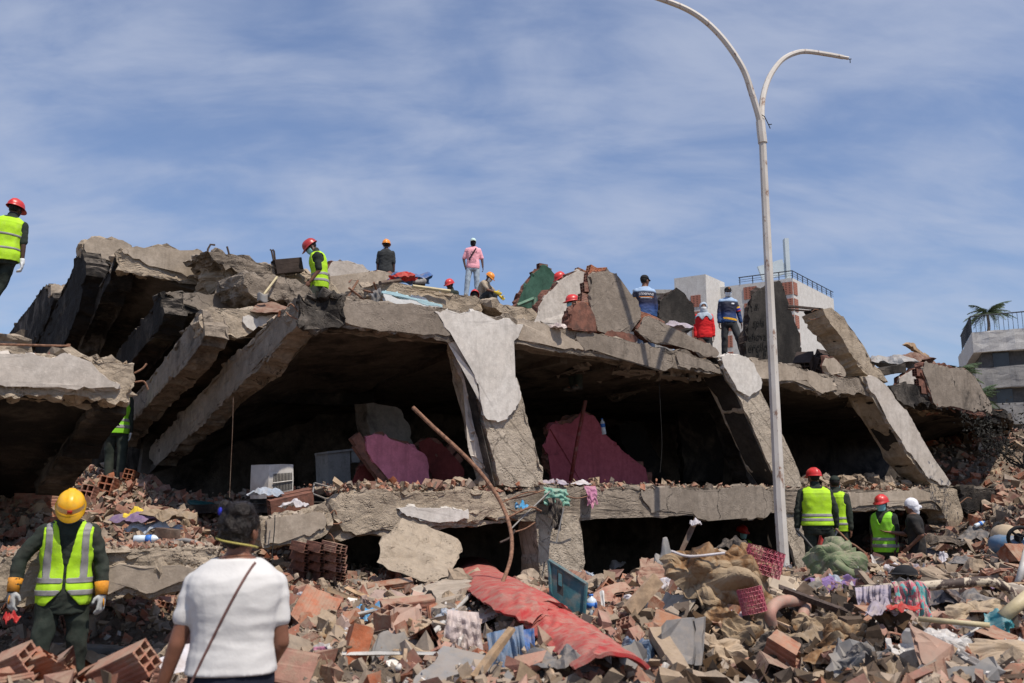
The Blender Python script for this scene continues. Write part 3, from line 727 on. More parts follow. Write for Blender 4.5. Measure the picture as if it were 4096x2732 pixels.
# ------------------------------------------------------------------ hollow clay blocks
def block_bm(L=0.30, H=0.20, D=0.13, ny=2, nz=3, t=0.011):
    """Hollow clay block: holes run along x; outer shell and webs are real walls."""
    def lines(n, S):
        cell = (S - t * (n + 1)) / n
        out = [0]
        for _ in range(n): out += [out[-1] + t, out[-1] + t + cell]
        return out + [S]
    ys, zs = lines(ny, D), lines(nz, H)
    bm = bmesh.new()
    va = [[[bm.verts.new((x - L / 2, y - D / 2, z - H / 2)) for z in zs] for y in ys] for x in (0, L)]
    def hole(i, j): return i % 2 == 1 and j % 2 == 1
    I, J = len(ys) - 1, len(zs) - 1
    for i in range(I):
        for j in range(J):
            if not hole(i, j):
                bm.faces.new((va[0][i][j], va[0][i][j + 1], va[0][i + 1][j + 1], va[0][i + 1][j]))
                bm.faces.new((va[1][i][j], va[1][i + 1][j], va[1][i + 1][j + 1], va[1][i][j + 1]))
    def solid(i, j): return 0 <= i < I and 0 <= j < J and not hole(i, j)
    for i in range(I + 1):
        for j in range(J):
            if solid(i - 1, j) != solid(i, j):
                bm.faces.new((va[0][i][j], va[0][i][j + 1], va[1][i][j + 1], va[1][i][j]))
    for i in range(I):
        for j in range(J + 1):
            if solid(i, j - 1) != solid(i, j):
                bm.faces.new((va[0][i][j], va[1][i][j], va[1][i + 1][j], va[0][i + 1][j]))
    bmesh.ops.recalc_face_normals(bm, faces=bm.faces[:])
    for v in bm.verts:
        v.co += V((RND.uniform(-.003, .003), RND.uniform(-.002, .002), RND.uniform(-.002, .002)))
    return bm
def mesh_from(bm, name, m):
    me = bpy.data.meshes.new(name); bm.to_mesh(me); bm.free()
    me.materials.append(mat_of(m)); return me
def cut_block(seed, m='brick', **kw):
    r = random.Random(seed)
    bm = block_bm(**kw)
    for _ in range(r.choice((1, 1, 2))):
        nrm = V((r.uniform(.6, 1) * r.choice((-1, 1)), r.uniform(-.7, .7), r.uniform(-.7, .7))).normalized()
        bmesh.ops.bisect_plane(bm, geom=bm.verts[:] + bm.edges[:] + bm.faces[:], plane_co=nrm * r.uniform(0.0, 0.09), plane_no=nrm, clear_outer=True)
    for v in bm.verts: v.co += V((r.uniform(-.006, .006), r.uniform(-.003, .003), r.uniform(-.003, .003)))
    return mesh_from(bm, 'brick', m)
BLOCK = mesh_from(block_bm(), 'brick', 'brick')
BLOCK_DIM = mesh_from(block_bm(), 'brick', 'brick_dim')
BLOCK_SOOT = mesh_from(block_bm(), 'brick', 'brick_soot')
CUTS = [cut_block(i) for i in range(14)]
CUTS_DIM = [cut_block(50 + i, 'brick_dim') for i in range(4)]

def put(name, me, loc, rot, scale=1.0, parent=None):
    o = bpy.data.objects.new(name, me)
    COL.objects.link(o)
    s = scale if isinstance(scale, (tuple, list)) else (scale,) * 3
    R = rot.to_matrix() if isinstance(rot, (Quaternion, Euler)) else (rot if isinstance(rot, Matrix) else Euler(rot).to_matrix())
    o.matrix_world = Matrix.Translation(V(loc)) @ R.to_4x4() @ Matrix.Diagonal((*s, 1))
    if parent is not None:
        o.parent = parent; o.matrix_parent_inverse = parent.matrix_basis.inverted()
    return o
def frame_rot(xa, za):
    xa = V(xa).normalized(); ya = V(za).cross(xa).normalized(); za = xa.cross(ya)
    return Matrix((xa, ya, za)).transposed()

# ------------------------------------------------------------------ wall fragments left standing or leaning on the roof
def fragment(pts, off, th, m, label, seed, core='brick_dim', jag=0.07, block_edge=(), bmesh_=None, base=None, nrm=None, tilt=None, name='wall_fragment', step=0.09):
    P = poly_f(pts, off) if base is None else poly_p(pts, base, nrm)
    n_in = NI if nrm is None else nrm
    n_in = n_in if n_in.y > 0 else -n_in
    if tilt: n_in = (n_in + UP * tilt).normalized()
    c = sum(P, V()) / len(P)
    root = empty(name, V((c.x, c.y, min(p.z for p in P))))
    tag(root, label, 'wall fragment', 'broken walls of the ruin')
    body = slab('masonry', P, n_in * th, core, root, jag=jag * 0.7, step=step, L=0.16, amp=0.03, seed=seed, scale=5)
    cen = sum(P, V()) / len(P)
    skin = [p + (cen - p) * 0.015 - n_in * 0.03 for p in P]
    slab('plaster', skin, n_in * 0.045, m, root, jag=jag, step=step, L=0.2, amp=0.006, seed=seed + 1)
    for k, (x, y, rz) in enumerate(block_edge):
        p = (FP(x, y, off) if base is None else PL(x, y, base, nrm)) + n_in * (th * 0.5)
        R = frame_rot(FD, UP) @ Euler((0, rz, 0)).to_matrix()
        put('brick', bmesh_ or BLOCK, p, R, (0.8, 0.9, 0.8), root)
    return root
fragment([(2363,1093),(2390,1088),(2421,1084),(2459,1098),(2478,1120),(2493,1146),(2510,1166),(2521,1189),(2550,1208),(2560,1256),(2557,1280),(2531,1304),(2459,1318),(2445,1342),(2383,1323),(2370,1260),(2357,1189),(2361,1150)], 0.12, 0.14, 'plaster_grey',
         'tall rounded wall fragment with grey plaster standing on the beam, left of the blue jersey', 201,
         block_edge=[(2376,1112,.1),(2384,1086,.3),(2362,1148,-.1),(2352,1195,.1),(2338,1225,0),(2412,1088,-.2)])
fragment([(2311,1079),(2340,1092),(2359,1103),(2362,1156),(2345,1190),(2325,1240),(2300,1290),(2239,1300),(2190,1306),(2129,1290),(2148,1232),(2168,1198),(2191,1165),(2230,1132),(2268,1108)], 3.2, 0.14, 'plaster_warm',
         'pale plastered wall fragment leaning between the green wall and the tall grey one', 203, block_edge=[(2330,1090,.2),(2352,1104,.2)])
fragment([(2177,1062),(2196,1074),(2203,1090),(2218,1100),(2228,1140),(2228,1220),(2190,1270),(2139,1262),(2120,1240),(2090,1225),(2062,1222),(2072,1199),(2085,1168),(2100,1141),(2120,1112),(2143,1089)], 5.0, 0.14, 'wall_green',
         'green painted wall fragment with a door frame on the skyline', 205, block_edge=[(2176,1068,0),(2190,1082,.1),(2150,1092,-.5)], bmesh_=BLOCK_DIM)
gd = empty('door_surround', FP(2133, 1255, 4.8))
tag(gd, 'green painted wooden door frame in front of the green wall fragment', 'door frame')
bmx = bmesh.new(); tube(bmx, [FP(2137,1190,4.75), FP(2133,1262,4.75)], 0.05, 4); obj('jamb', bmx, simple('green_paint', (.09,.19,.13), dirt=.4), gd)
bmx = bmesh.new(); tube(bmx, [FP(2137,1194,4.75), FP(2070,1222,4.75)], 0.045, 4); obj('lintel', bmx, 'green_paint', gd)
fragment([(2287,1240),(2310,1215),(2335,1210),(2358,1230),(2372,1262),(2380,1325),(2330,1322),(2270,1312),(2282,1275)], -0.02, 0.16, 'brick_dim',
         'stub of bare hollow brick wall hiding the masked rescuer on the roof', 207, jag=0.05, block_edge=[(2300,1262,0),(2334,1258,.03),(2300,1302,0),(2340,1300,0),(2330,1228,.1)])
fragment([(2560,1285),(2574,1266),(2605,1272),(2636,1285),(2670,1318),(2717,1328),(2751,1347),(2790,1362),(2837,1376),(2875,1414),(2861,1433),(2813,1428),(2760,1400),(2694,1371),(2636,1371),(2588,1357),(2545,1323)], 0.08, 0.16, 'plaster_grey',
         'low cracked parapet piece sliding off the sloping beam below the hooded person', 209, jag=0.06, block_edge=[(2610,1278,.2),(2640,1292,.3),(2585,1268,.1)])
fragment([(2395,1345),(2460,1328),(2520,1336),(2545,1352),(2540,1372),(2480,1362),(2420,1350)], 0.10, 0.12, 'brick_dim',
         'strip of bare brickwork exposed between the beam and the tall grey wall fragment', 210, jag=0.02)
fragment([(2636,1203),(2668,1178),(2703,1156),(2727,1170),(2746,1208),(2770,1218),(2777,1266),(2768,1320),(2700,1320),(2641,1290)], 3.2, 0.15, 'plaster_black',
         'soot-black wall fragment between the blue jersey and the hooded person', 211, core='brick_soot', block_edge=[(2745,1222,.2),(2765,1240,0),(2768,1280,0)], bmesh_=BLOCK_SOOT)
w7 = fragment([(3118,1125),(3128,1150),(3137,1183),(3150,1220),(3164,1256),(3176,1290),(3188,1322),(3198,1390),(3207,1470),(3100,1455),(2982,1436),(2986,1350),(2994,1274),(3003,1230),(3012,1195),(3026,1175),(3039,1161),(3062,1145),(3088,1134)], 2.4, 0.16, 'plaster_black',
         'tall charred wall fragment with faded handwriting behind the lamp post', 213, core='brick_soot', step=0.12,
         block_edge=[(3124,1150,.2),(3134,1185,.2),(3150,1230,.25),(3166,1272,.25),(3178,1310,.2),(3190,1350,.1),(3196,1400,.1),(3202,1440,0)], bmesh_=BLOCK_SOOT)
fragment([(3690,1452),(3740,1456),(3785,1467),(3838,1476),(3881,1495),(3900,1520),(3919,1548),(3957,1610),(3967,1660),(3890,1652),(3785,1625),(3728,1612),(3709,1548),(3685,1481)], 0.0, 0.16, 'plaster_grey',
         'big grey plastered parapet fragment at the right end of the roof', 215, jag=0.05, block_edge=[(3684,1490,0),(3692,1530,0),(3702,1560,0)], bmesh_=BLOCK_DIM)
fragment([(3592,1512),(3640,1490),(3684,1476),(3700,1530),(3712,1560),(3640,1555),(3590,1545)], 1.0, 0.12, 'plaster_warm',
         'small pinkish-white wall piece tucked beside the grey parapet fragment', 217)
fragment([(3300,1438),(3330,1432),(3348,1448),(3362,1470),(3380,1495),(3376,1508),(3330,1502),(3310,1490),(3296,1465)], 0.1, 0.1, 'plaster_taupe',
         'small plaster slab leaning against the snapped column on the roof', 219)
fragment([(1330,1046),(1370,1048),(1416,1057),(1478,1082),(1466,1105),(1440,1120),(1392,1130),(1335,1124),(1290,1100)], 6.2, 0.14, 'plaster_warm',
         'pale plastered wall piece on the skyline right of the stooping rescuer', 221)
fragment([(1240,1120),(1335,1116),(1392,1123),(1440,1106),(1469,1099),(1502,1087),(1555,1092),(1602,1117),(1580,1150),(1540,1185),(1470,1205),(1383,1194),(1300,1195),(1240,1180)], 5.2, 0.14, 'plaster_taupe',
         'wide taupe wall piece with white scuffs lying below the man in dark grey', 223)
for pts, off, mm, lab, sd in [
    ([(830,1002),(870,1000),(960,1030),(1060,1058),(1120,1075),(1130,1100),(1060,1108),(960,1090),(900,1060),(850,1030)], 4.0, 'conc_grey', 'thin roof slab edge with bent bars poking up on the skyline', 225),
    ([(985,1095),(1010,1080),(1090,1095),(1180,1125),(1230,1150),(1250,1215),(1150,1210),(1050,1200),(995,1170)], 2.6, 'conc_grey', 'sooty slab sloping under the rubble beside the shovel', 227),
    ([(1528,1130),(1600,1134),(1680,1152),(1800,1180),(1905,1204),(1917,1238),(1840,1243),(1765,1242),(1622,1224),(1545,1212),(1521,1172)], 1.0, 'conc_tan', 'tipped roof slab with a white and pale blue painted side', 229),
    ([(1966,1204),(2000,1213),(2070,1234),(2139,1258),(2128,1286),(2060,1272),(2000,1247),(1970,1228)], 0.8, 'conc_tan', 'thin tan roof slab sliding toward the green wall fragment', 231)]:
    P = poly_f(pts, off)
    r_ = empty('roof_slab', P[0]); tag(r_, lab, 'roof slab')
    sl = slab('plate', P, NI * 1.3 + UP * 0.12, mm, r_, jag=0.03, step=0.1, L=0.14, amp=0.04, seed=sd, scale=4)
    if sd == 229:
        patch('paint', poly_f([(1524,1172),(1560,1178),(1640,1196),(1765,1228),(1765,1238),(1622,1221),(1546,1209)], off), simple('paint_white', (.66,.67,.66), .06, dirt=.2), sl, seed=230, th=.02)
        patch('paint', poly_f([(1524,1165),(1560,1172),(1640,1190),(1765,1222),(1765,1230),(1640,1198),(1560,1180),(1524,1174)], off), simple('paint_blue', (.40,.60,.66), .06, dirt=.2), sl, seed=232, th=.024)
# walls inside the rooms
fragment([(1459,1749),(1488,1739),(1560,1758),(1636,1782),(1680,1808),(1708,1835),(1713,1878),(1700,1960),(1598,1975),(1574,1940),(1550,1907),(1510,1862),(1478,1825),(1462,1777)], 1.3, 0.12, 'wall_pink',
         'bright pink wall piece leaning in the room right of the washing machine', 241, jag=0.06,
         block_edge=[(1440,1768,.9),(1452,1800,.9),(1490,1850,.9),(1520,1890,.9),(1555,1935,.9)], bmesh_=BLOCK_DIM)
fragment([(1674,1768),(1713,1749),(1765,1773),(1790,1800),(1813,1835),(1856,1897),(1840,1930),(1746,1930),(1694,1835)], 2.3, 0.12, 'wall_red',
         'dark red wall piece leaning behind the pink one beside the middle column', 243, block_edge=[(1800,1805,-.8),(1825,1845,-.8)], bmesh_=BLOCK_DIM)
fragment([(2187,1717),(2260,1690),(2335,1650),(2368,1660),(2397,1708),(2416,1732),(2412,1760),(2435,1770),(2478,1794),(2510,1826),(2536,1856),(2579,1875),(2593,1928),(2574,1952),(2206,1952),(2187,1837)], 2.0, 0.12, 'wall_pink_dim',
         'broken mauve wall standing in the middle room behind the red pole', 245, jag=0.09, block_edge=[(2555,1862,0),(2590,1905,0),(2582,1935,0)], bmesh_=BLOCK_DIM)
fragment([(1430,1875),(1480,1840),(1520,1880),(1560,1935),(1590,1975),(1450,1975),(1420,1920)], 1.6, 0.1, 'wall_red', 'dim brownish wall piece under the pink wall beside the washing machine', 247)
# fallen concrete block in the opening under the tilted floor edge
slf = slab('concrete_block', [W(*p) for p in [(1520,2175,11.6),(1545,2152,11.7),(1640,2190,11.8),(1790,2262,11.8),(1792,2305,11.6),(1700,2330,11.4),(1600,2290,11.3),(1504,2250,11.4)]], V((.1, .8, .25)), 'conc_tan', None, jag=0.015, L=0.13, amp=0.02, seed=251)
tag(slf, 'big tan concrete block lying under the tilted floor edge, above the red upholstery', 'concrete block')
wl = empty('brick_wall_piece', W(1260, 2310, 11.5)); tag(wl, 'toppled piece of hollow brick wall with square holes, right of the woman', 'wall fragment')
for i in range(4):
    for j in range(3):
        p = W(1335 - j * 62, 2190 + i * 37, 11.3 + 0.12 * i + .12 * j)
        put('brick', BLOCK if j == 0 else BLOCK_DIM, p, frame_rot(V((-.55, .55, 0.1)), V((0.15, .1, 1))) @ Matrix.Rotation(math.pi, 3, 'Z'), (1.0, 1.25, .56) if j else (1, 1.25, .56), wl)

# ------------------------------------------------------------------ faded handwriting on the charred wall
def text_mesh(txt, size, th=0.0, shear=0.0, align='LEFT'):
    cu = bpy.data.curves.new('text', 'FONT'); cu.body = txt; cu.size = size; cu.extrude = th; cu.shear = shear; cu.align_x = align
    cu.resolution_u = 2
    t = bpy.data.objects.new('text', cu); COL.objects.link(t)
    dg = bpy.context.evaluated_depsgraph_get()
    me = bpy.data.meshes.new_from_object(t.evaluated_get(dg))
    bpy.data.objects.remove(t); bpy.data.curves.remove(cu)
    return me
simple('char_ink', (.006, .006, .006), rough=.95, bmp=0)
for txt, x, y, s in [('a.', 3012, 1236, .26), ('spla', 3004, 1306, .26), ('ehova', 2986, 1360, .26), ('ercilo', 2984, 1406, .30), ('a. b', 3018, 1432, .24)]:
    me = text_mesh(txt, s, 0.002, 0.35)
    me.materials.append(MATS['char_ink'])
    p = FP(x, y, 2.4) + NO * 0.052
    o = put('lettering', me, p, frame_rot(FD + UP * 0.12, UP) @ Matrix.Rotation(math.pi / 2, 3, 'X'), 1.0, w7)

# ------------------------------------------------------------------ far white building with terracotta screens
simple('terracotta', (.34, .13, .085), .2, 3, .9, 0)
simple('rail_dark', (.045, .05, .06), .1, 3, .7, 0)
simple('far_blue', (.45, .52, .56), .08, .3, .7, 0)
concrete('wall_far_dark', (0.07, 0.068, 0.066), (0.12, 0.115, 0.11), soot=0.3, dust=0.0, pits=0.2)
simple('glass_dark', (.03, .035, .04), .3, .8, .25, 0, spec=.5)
def screen_mat():
    m, nt, b = _nt('terracotta_screen')
    co = worldpos(nt)
    br = N(nt, 'ShaderNodeTexBrick'); br.offset = 0.0
    br.inputs['Color1'].default_value = (.055, .026, .02, 1); br.inputs['Color2'].default_value = (.075, .034, .026, 1); br.inputs['Mortar'].default_value = (.36, .145, .1, 1)
    br.inputs['Scale'].default_value = 1.0; br.inputs['Brick Width'].default_value = .34; br.inputs['Row Height'].default_value = .30; br.inputs['Mortar Size'].default_value = .09
    mp = N(nt, 'ShaderNodeMapping'); mp.inputs['Rotation'].default_value = (math.pi / 2, 0, 0)
    sp = N(nt, 'ShaderNodeSeparateXYZ'); cb = N(nt, 'ShaderNodeCombineXYZ')
    nt.links.new(co, sp.inputs[0])
    nt.links.new(math2(nt, 'ADD', sp.outputs[0], math2(nt, 'MULTIPLY', sp.outputs[1], 0.6)), cb.inputs[0]); nt.links.new(sp.outputs[2], cb.inputs[1])
    nt.links.new(cb.outputs[0], br.inputs['Vector']); nt.links.new(br.outputs['Color'], b.inputs['Base Color'])
    b.inputs['Roughness'].default_value = .9
    MATS['terracotta_screen'] = m
screen_mat()
def wallquad(name, p, q, z0, z1, th, m, parent, inn):
    p, q = V(p), V(q)
    return slab(name, [V((p.x, p.y, z0)), V((q.x, q.y, z0)), V((q.x, q.y, z1)), V((p.x, p.y, z1))], inn * th, m, parent, jag=0, L=50, amp=0)
def white_building():
    d = 150.0
    A = W(3170, 1112, d)                       # near top corner of the main block
    root = empty('apartment_building', V((A.x, A.y, 0)))
    tag(root, 'distant white apartment tower with terracotta screens and a rooftop railing', 'building')
    fl_, fr_ = V((-0.86, 0.50, 0)).normalized(), V((0.62, 0.78, 0)).normalized()      # left face, right face
    def onl(x, y, base=A): return PL(x, y, base, V((-fl_.y, fl_.x, 0)))
    def onr(x, y, base=A): return PL(x, y, base, V((-fr_.y, fr_.x, 0)))
    Lw = (onl(2830, 1165) - A).length; Rw = (onr(3330, 1150) - A).length
    bm = bmesh.new()
    a, b, c = V((A.x, A.y, 0)), V((A.x, A.y, 0)) + fr_ * Rw, V((A.x, A.y, 0)) + fl_ * Lw
    dd = b + (c - a)
    top = A.z
    vs = [bm.verts.new(v) for v in (a, b, dd, c)] + [bm.verts.new(v + UP * top) for v in (a, b, dd, c)]
    for f in ((0, 1, 5, 4), (1, 2, 6, 5), (2, 3, 7, 6), (3, 0, 4, 7), (4, 5, 6, 7)): bm.faces.new([vs[i] for i in f])
    bmesh.ops.recalc_face_normals(bm, faces=bm.faces[:])
    obj('wall', bm, 'wall_far', root)
    nl = V((fl_.y, -fl_.x, 0)); nl = nl if nl.y < 0 else -nl
    nr = V((fr_.y, -fr_.x, 0)); nr = nr if nr.y < 0 else -nr
    for k in range(5):
        z = top - .6 - k * 2.8
        for s0, s1 in ((0.1, 2.1), (6.0, 8.2)):
            o = wallquad('screen', a + fl_ * s0 + nl * 0.12, a + fl_ * s1 + nl * .12, z - 2.1, z, 0.3, 'terracotta_screen', root, -nl)
        wallquad('screen', a + fr_ * 0.1 + nr * .12, a + fr_ * 1.6 + nr * .12, z - 2.1, z, 0.3, 'terracotta_screen', root, -nr)
        if k: wallquad('screen', a + fl_ * 10.5 + nl * .12, a + fl_ * 12.2 + nl * .12, z - 1.6, z + .4, 0.3, 'terracotta_screen', root, -nl)
    # rooftop railing
    for e, ln in ((fl_, Lw * .62), (fr_, Rw)):
        bm = bmesh.new(); tube(bm, [a + UP * (top + 1.25), a + e * ln + UP * (top + 1.25)], 0.09, 4); obj('handrail', bm, 'rail_dark', root)
        for h in (.45, .8):
            bm = bmesh.new(); tube(bm, [a + UP * (top + h), a + e * ln + UP * (top + h)], 0.035, 4); obj('rail', bm, 'rail_dark', root)
        for k in range(int(ln / 2.2) + 1):
            bm = bmesh.new(); q = a + e * (k * 2.2); tube(bm, [q + UP * top, q + UP * (top + 1.25)], 0.08, 4); obj('post', bm, 'rail_dark', root)
    # stair tower on the roof line at the left
    B = W(2822, 1097, d + 2)
    tl, tr = (PL(2698, 1130, B, V((-fl_.y, fl_.x, 0))) - B).length, (PL(2897, 1118, B, V((-fr_.y, fr_.x, 0))) - B).length
    bm = bmesh.new()
    b0 = V((B.x, B.y, 0)); q = [b0, b0 + fr_ * tr, b0 + fr_ * tr + fl_ * tl, b0 + fl_ * tl]
    vs = [bm.verts.new(v) for v in q] + [bm.verts.new(v + UP * B.z) for v in q]
    for f in ((0, 1, 5, 4), (1, 2, 6, 5), (2, 3, 7, 6), (3, 0, 4, 7), (4, 5, 6, 7)): bm.faces.new([vs[i] for i in f])
    bmesh.ops.recalc_face_normals(bm, faces=bm.faces[:])
    tw = obj('stair_tower', bm, 'wall_far', root)
    for k in range(4):
        z = B.z - 3.4 - k * 2.8
        wallquad('screen', b0 + fl_ * 1.0 + nl * .1, b0 + fl_ * 2.7 + nl * .1, z - 2.0, z, .3, 'terracotta_screen', tw, -nl)
    # fin and tank on the roof
    f0 = W(3150, 1085, d + 5)
    bm = bmesh.new(); box(bm, f0 + V((0, 0, 2.2)), (.7, 1.2, 7.0)); box(bm, f0 + V((-2.6, 0, .2)), (4.4, .5, 2.6), (0, -.3, 0)); obj('roof_fin', bm, 'far_blue', root)
white_building()
def background_block(px, y, d, wpx, label, m):
    a = W(px, y, d); w = wpx / FPX * d
    bm = bmesh.new(); box(bm, (a.x, a.y + 6, a.z / 2), (w, 12, a.z)); 
    root = empty('apartment_building', (a.x, a.y, 0)); tag(root, label, 'building', 'buildings far behind')
    obj('wall', bm, m, root)
    bm = bmesh.new(); box(bm, (a.x, a.y - .1, a.z - .35), (w + .4, .5, .5)); obj('parapet', bm, 'wall_far_grey', root)
background_block(2610, 1158, 120, 150, 'low brown-parapet building showing behind the blue jersey', 'wall_far_grey')
# damaged building at the right edge
def right_building():
    d = 85.0
    A = W(3888, 1338, d)
    root = empty('damaged_building', V((A.x, A.y, 0)))
    tag(root, 'damaged grey apartment block at the right edge with a railed roof terrace', 'building')
    e1 = V((0.88, -0.47, 0)).normalized()     # face running right, toward the viewer
    e2 = V((0.35, 0.94, 0)).normalized()
    n1 = V((e1.y, -e1.x, 0)); n1 = n1 if n1.y < 0 else -n1
    a = V((A.x, A.y, 0)); L1, L2 = 22, 14
    levels = [A.z + 0.2 - k * 3.35 for k in range(7)]
    for k, z in enumerate(levels):
        bm = bmesh.new()
        q = [a - n1 * -0.0, a + e1 * L1, a + e1 * L1 + e2 * L2, a + e2 * L2]
        vs = [bm.verts.new(v + UP * (z - 1.9)) for v in q] + [bm.verts.new(v + UP * z) for v in q]
        for f in ((0, 1, 5, 4), (1, 2, 6, 5), (2, 3, 7, 6), (3, 0, 4, 7), (4, 5, 6, 7), (3, 2, 1, 0)): bm.faces.new([vs[i] for i in f])
        bmesh.ops.recalc_face_normals(bm, faces=bm.faces[:]); refine(bm, 1.2, 6); roughen(bm, 0.10, .8, k + 3)
        obj('balcony_band', bm, 'wall_far_grey' if k else 'wall_far', root)
        bm = bmesh.new()
        q = [a + e1 * .7 + e2 * .7, a + e1 * (L1 - .5) + e2 * .7, a + e1 * (L1 - .5) + e2 * (L2 - .5), a + e1 * .7 + e2 * (L2 - .5)]
        vs = [bm.verts.new(v + UP * (z - 3.4)) for v in q] + [bm.verts.new(v + UP * (z - 1.8)) for v in q]
        for f in ((0, 1, 5, 4), (1, 2, 6, 5), (2, 3, 7, 6), (3, 0, 4, 7)): bm.faces.new([vs[i] for i in f])
        wn = obj('recessed_wall', bm, 'wall_far_dark', root)
        for s in (1.6, 4.4, 7.4):
            wallquad('window', a + e1 * s + e2 * .62, a + e1 * (s + 1.3) + e2 * .62, z - 3.3, z - 2.0, .1, 'glass_dark', wn, e2)
    top = levels[0]
    for (p, q) in ((a, a + e1 * 8), (a, a + e2 * 10)):
        bm = bmesh.new(); tube(bm, [p + UP * (top + 1.5), q + UP * (top + 1.5)], .06, 4); obj('handrail', bm, 'rail_dark', root)
        n = int((q - p).length / .38)
        for k in range(n):
            bm = bmesh.new(); w_ = p.lerp(q, k / n); tube(bm, [w_ + UP * top, w_ + UP * (top + 1.5)], .025, 4); obj('baluster', bm, 'rail_dark', root)
    return a, e1, e2, top
rb = right_building()

# ------------------------------------------------------------------ palms and the burnt tree
simple('palm_leaf', (.075, .11, .05), .3, 2, .6, 0, island=.35)
simple('burnt_leaf', (.022, .021, .016), .3, 2, .8, 0, island=.5)
simple('bark', (.14, .11, .085), .3, 6, .9, .4, 30)
simple('bark_burnt', (.025, .022, .02), .3, 6, .9, .4, 30)
def palm(base, h, fr_len, n, label, seed, fan=False):
    r = random.Random(seed)
    root = empty('palm_tree', base); tag(root, label, 'palm tree', 'palms')
    bm = bmesh.new(); tube(bm, smoothpath([base, base + V((.1 * h, 0, h * .5)), base + V((.08 * h, 0, h))], 5), [.17 - .06 * k / 10 for k in range(11)], 7)
    obj('trunk', bm, 'bark', root)
    top = base + V((.08 * h, 0, h)); bm = bmesh.new()
    for k in range(n):
        az = k * 2.4 + r.uniform(-.3, .3); el = r.uniform(-.25, 1.2); L = fr_len * r.uniform(.8, 1.1)
        hd = V((math.cos(az), math.sin(az), 0))
        pts = [top + hd * L * t * math.cos(el * (1 - .5 * t)) + UP * (L * t * math.sin(el) - (1.0 - .2 * el) * L * .55 * t * t) for t in np.linspace(0, 1, 9)]
        tube(bm, pts, [.03 * (1 - t * .8) for t in np.linspace(0, 1, 9)], 3, False)
        side = hd.cross(UP)
        for i in range(1, 34):
            t = i / 34; j = t * 8; a_ = int(j); p = pts[a_].lerp(pts[min(a_ + 1, 8)], j - a_)
            for sgn in (-1, 1):
                l = L * .30 * (math.sin(math.pi * (.12 + .85 * t))) * r.uniform(.8, 1.1)
                tip = p + side * sgn * l * .85 + hd * l * .5 - UP * l * r.uniform(.15, .6)
                w = (hd * .02 + UP * .012) * (fr_len / 1.6)
                bm.faces.new([bm.verts.new(q) for q in (p - w, p + w, tip)])
    obj('crown', bm, 'palm_leaf', root)
pb, e1_, e2_, tp = rb
palm(pb + e1_ * 1.6 + e2_ * 3.0 + UP * (tp - .2), 2.5, 2.4, 22, 'small palm growing on the railed roof terrace', 3)
palm(W(3815, 1800, 62), 5.0, 1.9, 46, 'bushy palm crown behind the grey parapet fragment', 5)
palm(W(3905, 1800, 58), 3.2, 1.6, 36, 'lower palm at the foot of the damaged building', 8)
def burnt_tree(base, h, label, seed):
    r = random.Random(seed)
    root = empty('burnt_tree', base); tag(root, label, 'tree')
    bm = bmesh.new(); tips = []
    def branch(p, d, L, rad, depth):
        pts = [p]; q = V(p); dd = V(d)
        for _ in range(4):
            dd = (dd + V((r.uniform(-.35, .35), r.uniform(-.35, .35), r.uniform(-.1, .25)))).normalized()
            q = q + dd * L / 4; pts.append(V(q))
            if depth >= 1: tips.append(V(q))
        tube(bm, pts, [rad * (1 - .15 * i) for i in range(5)], 5 if depth < 2 else 3)
        if depth < 4:
            for _ in range(4 if depth else 5):
                branch(pts[r.randint(2, 4)], (dd + V((r.uniform(-1, 1), r.uniform(-1, 1), r.uniform(-.3, .7)))).normalized(), L * r.uniform(.5, .75), rad * .45, depth + 1)
    branch(base, V((0, 0, 1)), h * .55, .12, 0)
    obj('trunk', bm, 'bark_burnt', root)
    n = len(tips); bm = bmesh.new()
    for t in tips:
        for _ in range(5 if n < 1500 else 3):
            c = t + V((r.gauss(0, .10), r.gauss(0, .10), r.gauss(-.05, .12)))
            a_ = V((r.uniform(-1, 1), r.uniform(-1, 1), r.uniform(-1.2, .3))).normalized() * r.uniform(.05, .1); b_ = a_.cross(V((r.uniform(-1, 1), r.uniform(-1, 1), r.uniform(-1, 1)))).normalized() * .018
            bm.faces.new([bm.verts.new(v) for v in (c, c + a_ * .5 + b_, c + a_, c + a_ * .5 - b_)])
    obj('crown', bm, 'burnt_leaf', root)
burnt_tree(W(4290, 2040, 19.0) - UP * .3, 2.9, 'scorched tree with shrivelled black leaves at the right edge', 4)

# ------------------------------------------------------------------ street lamp
def paint_mat():
    m, nt, b = _nt('lamp_paint'); co = worldpos(nt)
    n1 = tex(nt, co, 2.0, 5, .6); n2 = tex(nt, co, 9, 6, .7, .3, (1, 1, .5))
    col = mixc(nt, rng(nt, n1, .3, .7), (.50, .455, .40), (.60, .565, .52))
    col = mixc(nt, math2(nt, 'MULTIPLY', rng(nt, n2, .56, .66), .85), col, (.20, .095, .05))
    nt.links.new(col, b.inputs['Base Color']); b.inputs['Roughness'].default_value = .6
    MATS['lamp_paint'] = m
paint_mat()
LD = 14.0
lb_ = W(3141, 2335, LD)
lamp = empty('street_lamp', lb_)
tag(lamp, 'tall off-white street lamp post with two bare curved arms and rust stains', 'street lamp')
bm = bmesh.new(); tube(bm, [lb_ - UP * .3, W(3118, 2000, LD), W(3085, 1300, LD), W(3066, 900, LD), W(3050, 560, LD)], [.088, .086, .072, .064, .058], 8); obj('pole', bm, 'lamp_paint', lamp)
bm = bmesh.new(); tube(bm, [W(3051, 572, LD), W(3046, 530, LD), W(3042, 486, LD)], [.075, .075, .075], 8); obj('collar', bm, 'lamp_paint', lamp)
la = [(3043,500),(3031,450),(3007,373),(2978,287),(2930,206),(2873,134),(2811,77),(2739,33),(2643,-4),(2540,-35),(2440,-50)]
